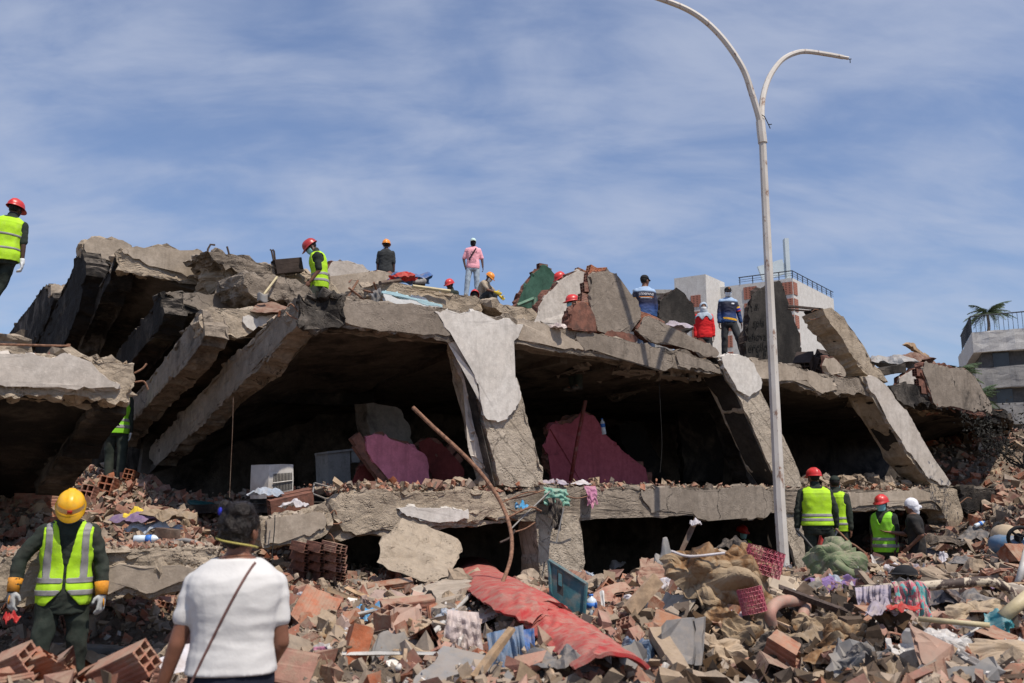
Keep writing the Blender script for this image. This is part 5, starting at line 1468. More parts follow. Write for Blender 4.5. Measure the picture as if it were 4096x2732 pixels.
# man in the yellow helmet
build_person(288, 1974, 8.3, 1.80, .40, 'rescuer in yellow helmet with goggles, open lime vest and orange-cuffed gloves, looking down', dict(
    FAT, head=('helmet', 'helmet_yellow'), crown=.125, goggles=True, mask='mask_navy', vest=('vest_lime', 'open'), vest_h=(-.13, .565), bands=((-.05, -.005), (.055, .10)), braces=True,
    skin='skin_mid', hpitch=.58, lean=.10, fine=True, voxel=.010, fold=.010, wide=1.06, deep=1.05, hem=-.20,
    arms={-1: ((-.66, .05, -.85), (-.10, -.22, -1)), 1: ((.38, .05, -1), (.06, -.22, -1))}, gloves=('glove_grey', 'glove_orange'), curl=.55, pn={1: (-.6, .5, 0), -1: (.6, .5, 0)},
    legs={-1: ((-.10, -.12, -1), (-.02, .18, -1)), 1: ((.08, .06, -1), (.02, .2, -1))}))
# woman in the white T-shirt
wo = build_person(968, 2026, 4.6, 1.68, PI + .20, 'woman seen from behind in a white T-shirt with a thin brown shoulder strap', dict(
    shirt=('tee_white', .50), trousers='trouser_navy', skin='skin_woman', voxel=.0085, wide=1.10, deep=1.25, crown=.12, hem=.032, troptop=.07, sinf=.024, hipr=.088, fstretch=(.6, .6, 1.5), fold=.0045, shdrop=.03, noface=True, hair=False, hyaw=.45,
    arms={1: ((.26, .10, -1), (.30, -.14, -1)), -1: ((-.16, .02, -1), (.22, -.85, -.55))}, seed=4.2))
def woman_details(b):
    q = b.q; r = random.Random(5)
    bm = bmesh.new()
    ellip(bm, q(0, .020, .030), (.094, .106, .105), b.HR); ellip(bm, q(0, .052, -.012), (.080, .062, .072), b.HR); ellip(bm, q(-.02, .05, .095), (.070, .065, .045), b.HR); ellip(bm, q(.060, .05, .115), (.034, .034, .034), b.HR)
    bmesh.ops.bisect_plane(bm, geom=bm.verts[:] + bm.edges[:] + bm.faces[:], plane_co=q(0, -.06, 0), plane_no=b.HR @ V((0, -1, -.3)), clear_outer=False)
    me = fuse(bm, .008, 2, .010, 22, 3)
    bm = bmesh.new(); bm.from_mesh(me); bpy.data.meshes.remove(me)
    bmesh.ops.delete(bm, geom=[v for v in bm.verts if (b.HR.transposed() @ (v.co - b.head)).y < -.045 - .3 * min(0, (b.HR.transposed() @ (v.co - b.head)).z)], context='VERTS')
    verts = [(v.co.copy(), v.normal.copy()) for v in bm.verts]
    ho = part('hair', bm, 'hair_woman', b.root)
    bm = bmesh.new()
    for _ in range(500):
        p, n_ = r.choice(verts)
        t = (n_ + V((r.gauss(0, .8), r.gauss(0, .8), r.gauss(0, .8)))).normalized(); L = r.uniform(.010, .032)
        k_ = (t.cross(V((r.uniform(-1, 1), r.uniform(-1, 1), r.uniform(-1, 1))))).normalized()
        pts = [p, p + t * L * .6 + k_ * L * .2, p + t * L * .9 + k_ * L * .6]
        tube(bm, pts, [.0011, .0009, .0004], 3, False)
    part('loose_hair', bm, 'hair_woman', ho)
    bm = bmesh.new(); ellip(bm, q(.068, .085, .095), (.012, .012, .022), b.HR, 10); part('hair_clip', bm, simple('clip_blue', (.02, .03, .45), .1, 10, .4, 0), ho)
    # mask band round the back of the head
    bm = bmesh.new(); tube(bm, [q(.103 * math.cos(a), .022 + .108 * math.sin(a), -.050 + .050 * (a / PI - .5) * -1.1) for a in np.linspace(-.15, PI + .15, 22)], .0045, 6); part('mask_band', bm, simple('band_yellow', (.42, .36, .10), .1, 10, .7, 0), b.root)
    # ear
    bm = bmesh.new(); ellip(bm, q(-.086, .010, -.012), (.012, .024, .036), b.HR, 10); part('ear', bm, 'skin_woman', b.root)
    # strap over the right shoulder, down across the back
    tr = BVHTree.FromPolygons([v.co[:] for v in b.shirt.data.vertices], [p.vertices[:] for p in b.shirt.data.polygons])
    z_s, z_h = b.frame(.54)[0].z, b.frame(-.06)[0].z
    bm = bmesh.new(); a_, c_ = [], []
    for t in np.linspace(0, 1, 40):
        x = -.095 + .285 * t ** .88; z = z_s + .012 + (z_h - z_s) * t
        h = tr.ray_cast(V((x, 1.0, z)), V((0, -1, 0)))
        y = h[0].y + .005 if h[0] is not None else (a_[-1].co.y if a_ else .05)
        a_.append(bm.verts.new((x - .0045, y, z - .006))); c_.append(bm.verts.new((x + .0045, y, z + .003)))
    for i in range(39): bm.faces.new((a_[i], a_[i + 1], c_[i + 1], c_[i]))
    o = part('bag_strap', bm, 'strap_brown', b.root); md = o.modifiers.new('t', 'SOLIDIFY'); md.thickness = .003; md.offset = 1
woman_details(wo)
# legs in the shade behind the near slab
build_person(483, 1512, 16.0, 1.76, PI + .35, 'rescuer half hidden behind the near slab, only vest hem and dark trousers showing', dict(
    FAT, **hn, vest=('vest_green', 'closed'), gloves=('mask_white', None), noface=True,
    legs={1: ((-.02, -.12, -1), (-.03, .1, -1)), -1: ((-.06, .1, -1), (.0, .16, -1))}))
# on the roof
build_person(1246, 957, 16.2, 1.76, -PI / 2 + .25, 'rescuer in dull red helmet and lime vest stepping down the roof, head bowed', dict(
    FATS, head=('helmet', 'helmet_dark_red'), crown=.150, vest=('vest_lime', 'closed'), bands=((.0, .05), (.12, .17)), mask='mask_blue', hpitch=.52, lean=.22, skin='skin_mid',
    arms={1: ((.06, .12, -1), (-.08, -.55, -.8)), -1: ((-.1, -.1, -1), (0, -.5, -1))}, legs={1: ((.02, -.55, -1), (0, .25, -1)), -1: ((-.04, .10, -1), (0, .35, -1))}))
build_person(1546, 958, 24.0, 1.74, PI, 'man in orange helmet and dark grey T-shirt with his back turned on the skyline', dict(
    shirt=('tee_grey', .8), trousers='tee_grey', head=('helmet', 'helmet_orange'), crown=.155, noface=True, arms={1: ((.16, .02, -1), (.02, -.1, -1)), -1: ((-.16, .02, -1), (-.02, -.1, -1))}))
pk = build_person(1893, 952, 26.3, 1.76, .05, 'man in pink printed T-shirt, pale jeans and mint cap standing on the skyline', dict(
    shirt=('tee_pink', .75), trousers='jean_light', head=('cap', 'cap_mint'), crown=.135, mask='mask_black', boots=False, bootmat='shoe_grey',
    arms={-1: ((-.38, .12, -1), (.18, -.15, -1)), 1: ((.34, .12, -1), (.10, -.2, -1))}, legs={-1: ((-.14, -.06, -1), (-.10, .05, -1)), 1: ((.06, .02, -1), (.0, .08, -1))}))
decal(text_mesh('NIKE', .085, 0, .1, 'CENTER'), pk, (0.02, 0, pk.frame(.36)[0].z), (1, 0, 0), (0, 0, 1), (0, -1, 0), 'print_dark', 'lettering')
sw = bmesh.new(); sv = [sw.verts.new((x, y, 0)) for x, y in ((-.10, .03), (-.085, -.005), (-.055, -.012), (.10, .04), (-.045, .008), (-.075, .012))]; sw.faces.new(sv); bmesh.ops.triangulate(sw, faces=sw.faces[:])
sm = bpy.data.meshes.new('s'); sw.to_mesh(sm); sw.free()
decal(sm, pk, (0.01, 0, pk.frame(.315)[0].z), (1, 0, 0), (0, 0, 1), (0, -1, 0), 'print_dark', 'printed_mark')
sw = bmesh.new()
for i in range(7):
    for j in range(5):
        c_ = V((-.10 + i * .03, .10 - j * .026, 0)); sw.faces.new([sw.verts.new(c_ + V((.011 * math.cos(a), .007 * math.sin(a), 0))) for a in np.linspace(0, 2 * PI, 7)[:6]])
sm = bpy.data.meshes.new('s'); sw.to_mesh(sm); sw.free()
decal(sm, pk, (0, 0, pk.frame(.06)[0].z), (1, 0, 0), (0, 0, 1), (0, -1, 0), 'print_dark', 'printed_dots')
bm = bmesh.new(); tube(bm, [V((.085 - .21 * t, -.145 - .02 * math.sin(PI * t), pk.frame(.50)[0].z - .36 * t)) for t in np.linspace(0, 1, 12)], .017, 6); part('bag_strap', bm, 'strap_black', pk.root)
build_person(1799, 1116, 22.5, 1.74, -.6, 'rescuer in red helmet looking down, only the head showing above the roof slab', dict(FATS, **hn, hpitch=.35))
build_person(1899, 1159, 21.5, 1.6, PI, 'bent rescuer below the pink shirt, only a bright red helmet showing', dict(FATS, **hn, noface=True, lean=.5))
build_person(1958, 1090, 25.6, 1.72, 1.15, 'seated person in orange helmet, maroon scarf, tan shirt and yellow gloves on the skyline', dict(
    shirt=('tee_tan', .7), trousers='tee_grey', head=('helmet', 'helmet_orange'), crown=.150, gloves=('glove_yellow', None), lean=.45, hpitch=.2, mask='mask_white', skin='skin_mid',
    arms={1: ((.1, -.75, -.75), (0, -.7, -.6)), -1: ((-.1, -.6, -.8), (.1, -.8, -.3))}, legs={1: ((.05, -.9, .35), (.05, .1, -1)), -1: ((-.05, -.85, .45), (-.05, -.1, -1))}))
build_person(2241, 1088, 19.2, 1.72, -1.0, 'rescuer in red and black helmet behind the pale wall fragment, head bowed', dict(FAT, **hn, vest=('vest_green', 'closed'), hpitch=.5, skin='skin_dark'))
build_person(2290, 1179, 16.6, 1.72, -1.15, 'rescuer in red helmet and pale blue mask behind the bare brick stub', dict(FAT, **hn, vest=('vest_green', 'closed'), mask='mask_blue', skin='skin_mid', hpitch=.1))
sd_ = build_person(2579, 1100, 19.0, 1.76, PI + .12, 'man in black cap and blue lettered jersey, back turned, on the roof', dict(
    shirt=('jersey', 1.95), trousers='jean_blue', head=('cap', 'cap_black'), crown=.133, noface=True, skin='skin_mid', hyaw=.9, wide=1.03, hem=-.06,
    arms={1: ((.16, -.12, -1), (-.02, -.7, -.7)), -1: ((-.14, .04, -1), (.02, -.1, -1))}))
decal(text_mesh('SEDEFANB', .068, 0, .12, 'CENTER'), sd_, (0, 0, sd_.frame(.37)[0].z), (-1, 0, 0), (0, 0, 1), (0, 1, 0), 'print_white', 'lettering')
for k_, (y_, w_) in enumerate(((.335, .30), (.312, .24))):
    sw = bmesh.new(); bmesh.ops.create_grid(sw, x_segments=14, y_segments=1, size=.5)
    for v in sw.verts: v.co = V((v.co.x * w_, v.co.y * .010, 0))
    sm = bpy.data.meshes.new('s'); sw.to_mesh(sm); sw.free()
    decal(sm, sd_, (0, 0, sd_.frame(y_)[0].z), (-1, 0, 0), (0, 0, 1), (0, 1, 0), 'helmet_orange' if k_ == 0 else 'print_white', 'printed_line')
def armband(b, s, zt=.55):
    sh, el = b.arm[s][:2]; d_ = (el - sh)
    for t0, t1, m_ in ((.50, .64, 'helmet_yellow'), (.64, .80, 'clip_blue'), (.80, .90, 'helmet_red')):
        bm = bmesh.new(); tube(bm, [sh + d_ * t0, sh + d_ * (t0 + t1) / 2, sh + d_ * t1], .0695, 16, False); part('sleeve_band', bm, m_, b.shirt)
armband(sd_, 1)
build_person(2813, 1207, 22.0, 1.66, -.12, 'person in bright red shirt with a grey-blue hood and white mask on the roof', dict(
    shirt=('shirt_red', 1.9), trousers='trouser_grey', head=('hood', 'hood_grey'), crown=.15, mask='mask_white', skin='skin_mid', arms={1: ((.18, .02, -1), (.02, -.1, -1)), -1: ((-.18, .02, -1), (-.02, -.1, -1))}))
cm = build_person(2911, 1148, 22.4, 1.78, .08, 'man in navy cap, white mask and blue jersey stepping down the roof', dict(
    shirt=('jersey', 1.95), trousers='trouser_grey', head=('cap', 'cap_black', 'helmet_orange'), crown=.133, mask='mask_white', skin='skin_mid', hpitch=.12, boots=False, bootmat='shoe_grey', hem=-.06,
    arms={-1: ((-.20, .05, -1), (-.06, -.05, -1)), 1: ((.30, .02, -1), (.16, -.12, -1))}, legs={-1: ((-.06, .05, -1), (-.02, .12, -1)), 1: ((.20, -.30, -1), (.24, .05, -1))}))
armband(cm, 1)
for (x0, x1, z0, z1, m_, nm) in ((-.16, .17, .055, .005, 'helmet_yellow', 'printed_line'), (-.15, .16, .04, -.01, 'helmet_yellow', 'printed_line'), (.04, .11, .40, .40, 'print_white', 'badge')):
    sw = bmesh.new(); bmesh.ops.create_grid(sw, x_segments=14, y_segments=1, size=.5)
    for v in sw.verts: t = v.co.x + .5; v.co = V((x0 + (x1 - x0) * t, (z0 + (z1 - z0) * t) + v.co.y * .034, 0))
    sm = bpy.data.meshes.new('s'); sw.to_mesh(sm); sw.free()
    decal(sm, cm, (0, 0, cm.frame(0)[0].z), (1, 0, 0), (0, 0, 1), (0, -1, 0), m_, nm)
# right-hand group on the rubble
big = build_person(3252, 1871, 15.5, 1.86, PI - .10, 'big rescuer in red helmet and lime vest, back turned, legs apart, beside the lamp post', dict(
    FAT, **hn, vest=('vest_lime', 'closed'), vest_h=(-.02, .565), bands=((.045, .085), (.115, .155)), noface=True, wide=1.16, deep=1.1, hyaw=-.3, skin='skin_mid', fold=.009,
    arms={1: ((.30, .02, -1), (.05, -.15, -1)), -1: ((-.32, .02, -1), (-.05, -.30, -1))}, gloves=('glove_grey', None), curl=1.1,
    legs={1: ((.02, -.05, -1), (.0, .05, -1)), -1: ((-.42, -.25, -1), (-.22, .10, -1))}))
build_person(3337, 1902, 16.6, 1.80, PI - .75, 'rescuer in olive cap, pale mask and lime vest standing behind the big one', dict(
    FAT, head=('cap', 'cap_green'), crown=.133, vest=('vest_lime', 'closed'), bands=((.0, .04), (.10, .14)), mask='mask_blue', skin='skin_mid', hyaw=-.5,
    arms={-1: ((-.2, .05, -1), (-.02, -.05, -1)), 1: ((.1, 0, -1), (.0, -.1, -1))}))
build_person(3524, 1978, 16.2, 1.76, -.80, 'rescuer in red helmet, blue mask and green vest facing the man in white head wrap', dict(
    FATS, **hn, vest=('vest_green', 'closed'), bands=((-.02, .03), (.09, .14)), mask='mask_blue', skin='skin_dark', hpitch=.12,
    arms={1: ((.10, .06, -1), (-.05, -.25, -1)), -1: ((-.12, 0, -1), (0, -.3, -1))}))
build_person(3640, 1991, 15.8, 1.75, -PI / 2 - .45, 'man in white head wrap and black T-shirt gesturing with an open hand', dict(
    shirt=('tee_black', .72), trousers='jean_blue', head=('wrap', 'wrap_white'), crown=.135, skin='skin_mid', hyaw=-.25, lean=.06, wide=1.06, hair=False, curl=.25,
    arms={-1: ((.12, -.55, -.85), (.30, -1, .14)), 1: ((.30, .45, -1), (-.15, -.8, -.75))}, spread={-1: .5}, pn={-1: (0, 0, 1)}))
build_person(2968, 2100, 19.5, 1.72, .35, 'rescuer in red helmet and pale blue mask in the dark opening under the floor beam', dict(FAT, **hn, vest=('vest_green', 'closed'), mask='mask_blue', skin='skin_dark', hpitch=.15))
# ------------------------------------------------------------------ rubble: shapes
def hull_mesh(seed, ext, m, n=11, sub=True, amp=.08, flat=False):
    r = random.Random(seed); bm = bmesh.new()
    for _ in range(n):
        p = V((r.uniform(-1, 1), r.uniform(-1, 1), r.uniform(-1, 1)))
        if not flat: p = p / max(abs(p.x), abs(p.y), abs(p.z)) * r.uniform(.75, 1)
        bm.verts.new(V((p.x * ext[0], p.y * ext[1], p.z * ext[2])))
    bmesh.ops.convex_hull(bm, input=bm.verts[:])
    bmesh.ops.delete(bm, geom=[v for v in bm.verts if not v.link_faces], context='VERTS')
    if sub:
        refine(bm, max(ext) * .42, 4); roughen(bm, amp * max(ext), 2.2 / max(ext), seed)
    return mesh_from(bm, 'chunk', m)
def shard_mesh(seed, m):
    """A flat piece of clay block wall or tile."""
    r = random.Random(seed); bm = bmesh.new(); n = r.randint(4, 6)
    pts = [V((math.cos(a) * r.uniform(.5, 1) * .11, math.sin(a) * r.uniform(.5, 1) * .075, 0)) for a in sorted(r.uniform(0, 2 * math.pi) for _ in range(n))]
    if len(pts) < 3: pts = [V((-.1, -.05, 0)), V((.1, -.05, 0)), V((.08, .06, 0))]
    lo = [bm.verts.new(p) for p in pts]; hi = [bm.verts.new(p + V((0, 0, r.uniform(.012, .022)))) for p in pts]
    bm.faces.new(list(reversed(lo))); bm.faces.new(hi)
    k = len(pts)
    for i in range(k): bm.faces.new((lo[i], lo[(i + 1) % k], hi[(i + 1) % k], hi[i]))
    bmesh.ops.recalc_face_normals(bm, faces=bm.faces[:])
    return mesh_from(bm, 'shard', m)
CHUNKS = [hull_mesh(i, (RND.uniform(.08, .14), RND.uniform(.06, .11), RND.uniform(.04, .09)), 'chunk', n=14, amp=.14) for i in range(16)]
SLABS = [hull_mesh(100 + i, (RND.uniform(.13, .2), RND.uniform(.08, .13), RND.uniform(.025, .04)), 'chunk', n=16, amp=.12) for i in range(8)]
SHARDS = [shard_mesh(i, 'brick') for i in range(12)]

KEEP_OUT = []
def _ko(x, y, r):
    d = 4.0
    while d < 19:
        p = W(x, y, d)
        if p.z < height(p.x, p.y): break
        d += .05
    KEEP_OUT.append((p.x, p.y, r))
for _x, _y in ((1890, 2300), (1965, 2400), (2030, 2455), (2100, 2510), (2175, 2555), (2250, 2600), (2320, 2650), (2390, 2700), (2460, 2750)): _ko(_x, _y, .42)
for _x, _y, _r in ((2285, 2480, .35), (2870, 2430, .5), (3130, 2480, .4), (3370, 2460, .5), (3580, 2440, .5), (3750, 2660, .4), (3350, 2320, .4), (2730, 2620, .3), (3940, 2420, .5), (1885, 2600, .3), (1530, 2690, .3), (3050, 2260, .3), (3620, 2560, .3), (1465, 2480, .25), (2030, 2680, .3), (4030, 2220, .5)): _ko(_x, _y, _r)
# KEEP_OUT: places where a bigger thing stands: (x, y, radius)
def rq(r, flat=0.0):
    if flat: return Euler((r.gauss(0, flat), r.gauss(0, flat), r.uniform(0, 6.28))).to_quaternion()
    return Quaternion((r.gauss(0, 1), r.gauss(0, 1), r.gauss(0, 1), r.gauss(0, 1))).normalized()
def zone(x, d):
    if x < 700: return 'before the yellow helmet' if d < 8 else 'on the slope behind the yellow helmet'
    if x < 1350: return 'beside the woman'
    if x < 2050: return 'around the translucent bag' if d < 7.5 else 'under the tilted floor'
    if x < 2650: return 'near the teal cover' if d > 6.5 else 'beside the red upholstery'
    if x < 3250: return 'around the burnt upholstery' if d > 7.5 else 'before the marble panel'
    return 'on the crest by the rescuers' if d > 9.5 else ('around the bent pipe' if d > 6.5 else 'at the white bag')
def scatter_things(n, meshes, name, label, cat, group, seed, smin, smax, flat, dlo=4.2, dhi=13.5, xlo=-150, xhi=4250):
    r = random.Random(seed); k = 0; guard = 0
    while k < n and guard < n * 30:
        guard += 1
        x = r.uniform(xlo, xhi); d = dlo + (dhi - dlo) * r.random() ** 1.25
        X = (x - CX) / FPX * d / .985
        if any((X - a) ** 2 + (d - b) ** 2 < c * c for a, b, c in KEEP_OUT): continue
        if 700 < x < 1230 and d < 5.4: continue
        if x < 560 and 6.3 < d < 8.9: continue
        s = r.uniform(smin, smax) * (1.15 if r.random() < .15 else 1)
        p = ground_at(X, d); p.z += r.uniform(.0, .05) * s
        o = put(name, r.choice(meshes), p, rq(r, flat), s)
        tag(o, label + ' ' + zone(x, d), cat, group); k += 1
scatter_things(150, CUTS + [BLOCK], 'brick_fragment', 'broken hollow clay brick lying', 'brick', 'broken bricks in the rubble', 1, .55, 1.0, 0)
scatter_things(150, SHARDS, 'brick_shard', 'flat shard of reddish clay brick', 'brick shard', 'brick shards in the rubble', 2, .8, 1.7, .5)
scatter_things(170, CHUNKS, 'concrete_chunk', 'rough lump of tan concrete', 'concrete chunk', 'concrete lumps in the rubble', 3, .5, 1.15, 0)
scatter_things(90, SLABS, 'mortar_slab', 'flat piece of tan mortar or screed', 'mortar slab', 'mortar pieces in the rubble', 4, .6, 1.25, .5)

scatter_things(26, SLABS, 'screed_piece', 'large flat screed piece tipped up', 'screed piece', 'large screed pieces', 5, 1.2, 1.9, .6, 5.6, 12)
scatter_things(24, CHUNKS, 'boulder', 'big broken concrete boulder', 'boulder', 'big concrete boulders', 6, 1.1, 1.6, 0, 5.6, 12)
scatter_things(30, [BLOCK] + CUTS, 'hollow_brick', 'big piece of hollow red brick', 'brick', 'big hollow bricks', 7, 1.1, 1.5, 0, 5.2, 12)
# ------------------------------------------------------------------ rubble too small to pick out: one mass per material
def bits(name, m, n, place, smin, smax, seed, flatness=(.2, 1.0), pw=4.6):
    r = np.random.RandomState(seed)
    tv = np.array([[-1, -1, -1], [1, -1, -1], [1, 1, -1], [-1, 1, -1], [-.8, -.9, 1], [.9, -.7, 1], [.7, .9, 1], [-.9, .7, 1]], float)
    tf = np.array([[0, 3, 2, 1], [4, 5, 6, 7], [0, 1, 5, 4], [1, 2, 6, 5], [2, 3, 7, 6], [3, 0, 4, 7]])
    P = place(n, r); n = len(P)
    s = smin + (smax - smin) * r.rand(n) ** pw
    dims = np.stack([s, s * r.uniform(.45, 1, n), s * r.uniform(*flatness, n) * .6], 1)
    q = r.randn(n, 4); q /= np.linalg.norm(q, axis=1)[:, None]
    w, x, y, z = q.T
    R = np.stack([1 - 2 * (y * y + z * z), 2 * (x * y - z * w), 2 * (x * z + y * w), 2 * (x * y + z * w), 1 - 2 * (x * x + z * z), 2 * (y * z - x * w), 2 * (x * z - y * w), 2 * (y * z + x * w), 1 - 2 * (x * x + y * y)], 1).reshape(n, 3, 3)
    v = tv[None] * (1 + r.uniform(-.6, .35, (n, 8, 3)))
    v = v * dims[:, None, :] * .5
    v = np.einsum('nij,nkj->nki', R, v) + P[:, None, :]
    f = (tf[None] + (np.arange(n) * 8)[:, None, None]).reshape(-1, 4)
    me = bpy.data.meshes.new(name)
    me.vertices.add(n * 8); me.vertices.foreach_set('co', v.ravel())
    me.loops.add(f.size); me.loops.foreach_set('vertex_index', f.ravel())
    me.polygons.add(len(f)); me.polygons.foreach_set('loop_start', np.arange(len(f)) * 4)
    me.polygons.foreach_set('use_smooth', np.zeros(len(f), bool)); me.update(calc_edges=True); me.materials.append(mat_of(m))
    o = bpy.data.objects.new(name, me); COL.objects.link(o)
    return o
def field(dlo, dhi, xlo=-450, xhi=4750, power=1.3, extra=0.03):
    def place(n, r):
        d = dlo + (dhi - dlo) * r.rand(n) ** power; x = r.uniform(xlo, xhi, n); X = (x - CX) / FPX * d / .985
        return np.array([(a, b, height(a, b) + extra * r.rand() + (.10 * r.rand() ** 2 if r.rand() < .35 else 0)) for a, b in zip(X, d)])
    return place
def on_roof(n, r):
    x = r.uniform(1210, 3850, n); o = .4 + 9 * r.rand(n) ** 1.6; out = []
    for a, b in zip(x, o):
        p = FP(a, 1400, 0); p = V((p.x, p.y, 0)) + NI * float(b); z = roof_z(p.x, p.y)
        if z is not None: out.append((p.x, p.y, z + .02))
    return np.array(out)
def on_floor(n, r):
    x = r.uniform(1340, 3780, n); o = .03 + 5.5 * r.rand(n) ** 2.4; out = []
    for a, b in zip(x, o):
        p = FP(a, 1960, 0); z = p.z - .0 + .10 * r.rand() ** 2 + (.18 * max(0, noise.noise(V((p.x * .9, p.y * .9, 0)))) if b > .25 else 0)
        p = p + NI * float(b); out.append((p.x, p.y, z))
    return np.array(out)
def in_ledge(n, r):
    out = []
    for _ in range(n):
        t, u = r.rand(), r.rand() ** 1.5
        p = PL(-150 + 670 * t, 1420 + 40 * t, cN, NI) + NI * (.06 + 2.0 * u) - UP * (.36 * u * .5) + UP * .03; out.append(p[:])
    return np.array(out)
def on_low(n, r):
    fd, ni = V((0.96, 0.28, 0)).normalized(), V((-0.28, 0.96, 0)).normalized(); out = []
    for _ in range(n):
        t, u = r.rand(), r.rand()
        p = PL(-40 + 880 * t, 2232 - 42 * t, cL, ni) + ni * (.1 + 1.9 * u) - fd * (.25 * u) + UP * .025; out.append(p[:])
    return np.array(out)
for nm, m_, cnt, pl, a_, b_, sd, lab in [
    ('brick_rubble', 'brick_bits', 13500, field(4.0, 15), .014, .20, 11, 'brick crumbs and small shards covering the rubble field'),
    ('concrete_rubble', 'chunk_bits', 33000, field(4.0, 17), .012, .17, 12, 'crushed tan concrete and mortar covering the rubble field'),
    ('plaster_rubble', 'pale_bits', 2200, field(4.0, 15), .02, .11, 13, 'scattered pale plaster and tile crumbs on the rubble field'),
    ('dark_rubble', 'dark_bits', 2200, field(4.0, 18), .02, .15, 14, 'charred dark crumbs scattered in the rubble field'),
    ('burnt_rubble', 'burnt_bits', 5000, field(4.2, 8.6, 2640, 3520, 1.0), .02, .22, 27, 'burnt brown crumbs and splinters in the hollow below the burnt upholstery'),
    ('far_rubble', 'brick_bits', 2500, field(16, 30, 3400, 4400, 1.0), .06, .4, 15, 'sunlit brick rubble on the slope beyond the right-hand room'),
    ('far_concrete_rubble', 'chunk_bits', 2500, field(16, 30, 3400, 4400, 1.0), .06, .4, 16, 'sunlit concrete rubble on the slope beyond the right-hand room'),
    ('left_slope_rubble', 'brick_bits', 2600, field(10.5, 17.5, -250, 1150, 1.0, .1), .05, .28, 17, 'brick rubble on the slope under the near slab'),
    ('left_slope_concrete', 'chunk_bits', 2000, field(10.5, 17.5, -250, 1250, 1.0, .1), .05, .25, 18, 'concrete rubble on the slope under the near slab'),
    ('roof_rubble', 'chunk_bits', 3800, on_roof, .03, .26, 19, 'concrete rubble lying on the fallen roof'),
    ('roof_brick_rubble', 'brick_bits', 1000, on_roof, .03, .22, 20, 'brick rubble lying on the fallen roof'),
    ('floor_rubble', 'chunk_bits', 2600, on_floor, .02, .16, 21, 'concrete rubble along the edge of the first floor'),
    ('floor_brick_rubble', 'brick_bits', 1700, on_floor, .02, .16, 22, 'brick rubble along the edge of the first floor'),
    ('ledge_rubble', 'brick_bits', 500, in_ledge, .02, .12, 23, 'brick crumbs on top of the near slab at the left edge'),
    ('ledge_concrete', 'chunk_bits', 500, in_ledge, .02, .12, 24, 'mortar crumbs on top of the near slab at the left edge'),
    ('slab_crumbs', 'brick_bits', 1300, on_low, .015, .11, 25, 'brick crumbs strewn over the low slab'),
    ('slab_dust', 'chunk_bits', 1300, on_low, .015, .09, 26, 'mortar crumbs strewn over the low slab')]:
    tag(bits(nm, m_, cnt, pl, a_, b_, sd), lab, kind='stuff')
# ------------------------------------------------------------------ things lying in the rubble
def hit(x, y, lo=4.0, hi=19.0):
    """Where the line of sight through a pixel meets the rubble field."""
    d = lo
    while d < hi:
        p = W(x, y, d)
        if p.z < height(p.x, p.y): return p
        d += .04
    return W(x, y, hi)
def thing1(name, bm_or_me, m, label, cat, smooth=False, group=None):
    o = obj(name, bm_or_me, m, None, smooth); tag(o, label, cat, group); return o
def cloth_grid(fn, nu, nv, th=.006):
    bm = bmesh.new(); g = [[bm.verts.new(fn(i / nu, j / nv)) for i in range(nu + 1)] for j in range(nv + 1)]
    for j in range(nv):
        for i in range(nu): bm.faces.new((g[j][i], g[j][i + 1], g[j + 1][i + 1], g[j + 1][i]))
    bmesh.ops.recalc_face_normals(bm, faces=bm.faces[:])
    return bm
def solidify(o, t): md = o.modifiers.new('t', 'SOLIDIFY'); md.thickness = t; return o
def tri(t): t = t - math.floor(t); return abs(2 * t - 1) * 2 - 1
def creases(r, k, f0, f1):
    return [(math.cos(a), math.sin(a), r.uniform(f0, f1), r.random()) for a in (r.uniform(0, 6.28) for _ in range(k))]
def drape(name, A, B, L, m, label, cat, folds=4, amp=.03, seed=0, down=V((0, -.12, -1)), nu=56, nv=30, th=.005, taper=.8, parent=None):
    """Hanging cloth: uneven pleats that fan out downward, creases across them, a ragged hem."""
    A, B = V(A), V(B); dn = V(down).normalized(); out = (B - A).cross(dn).normalized(); out = out if out.y < 0 else -out
    r = random.Random(seed * 13 + 1); cr = creases(r, 5, 1.5, 4.5)
    def fn(u, v):
        c = .5 + (u - .5) * (1 - (1 - taper) * v) + .05 * noise.noise(V((v * 3, seed, u * 2)))
        hem = 1 + .30 * noise.noise(V((u * 3.1, seed, 0))) + .10 * noise.noise(V((u * 11, seed, 3)))
        p = A.lerp(B, c) + dn * L * v * hem
        ph = folds * u + .55 * noise.noise(V((u * 1.7, v * 1.1, seed))) * 2
        z = amp * (.35 + .8 * v) * (tri(ph) * .7 + .5 * tri(ph * 1.83 + .3)) + sum(amp * .22 * tri((a * u + b * v) * f + q) for a, b, f, q in cr)
        return p + out * (z + .05 * math.sin(min(1, v * 4) * 1.57))
    o = obj(name, cloth_grid(fn, nu, nv), m, parent, False); solidify(o, th)
    if parent is None: tag(o, label, cat)
    return o
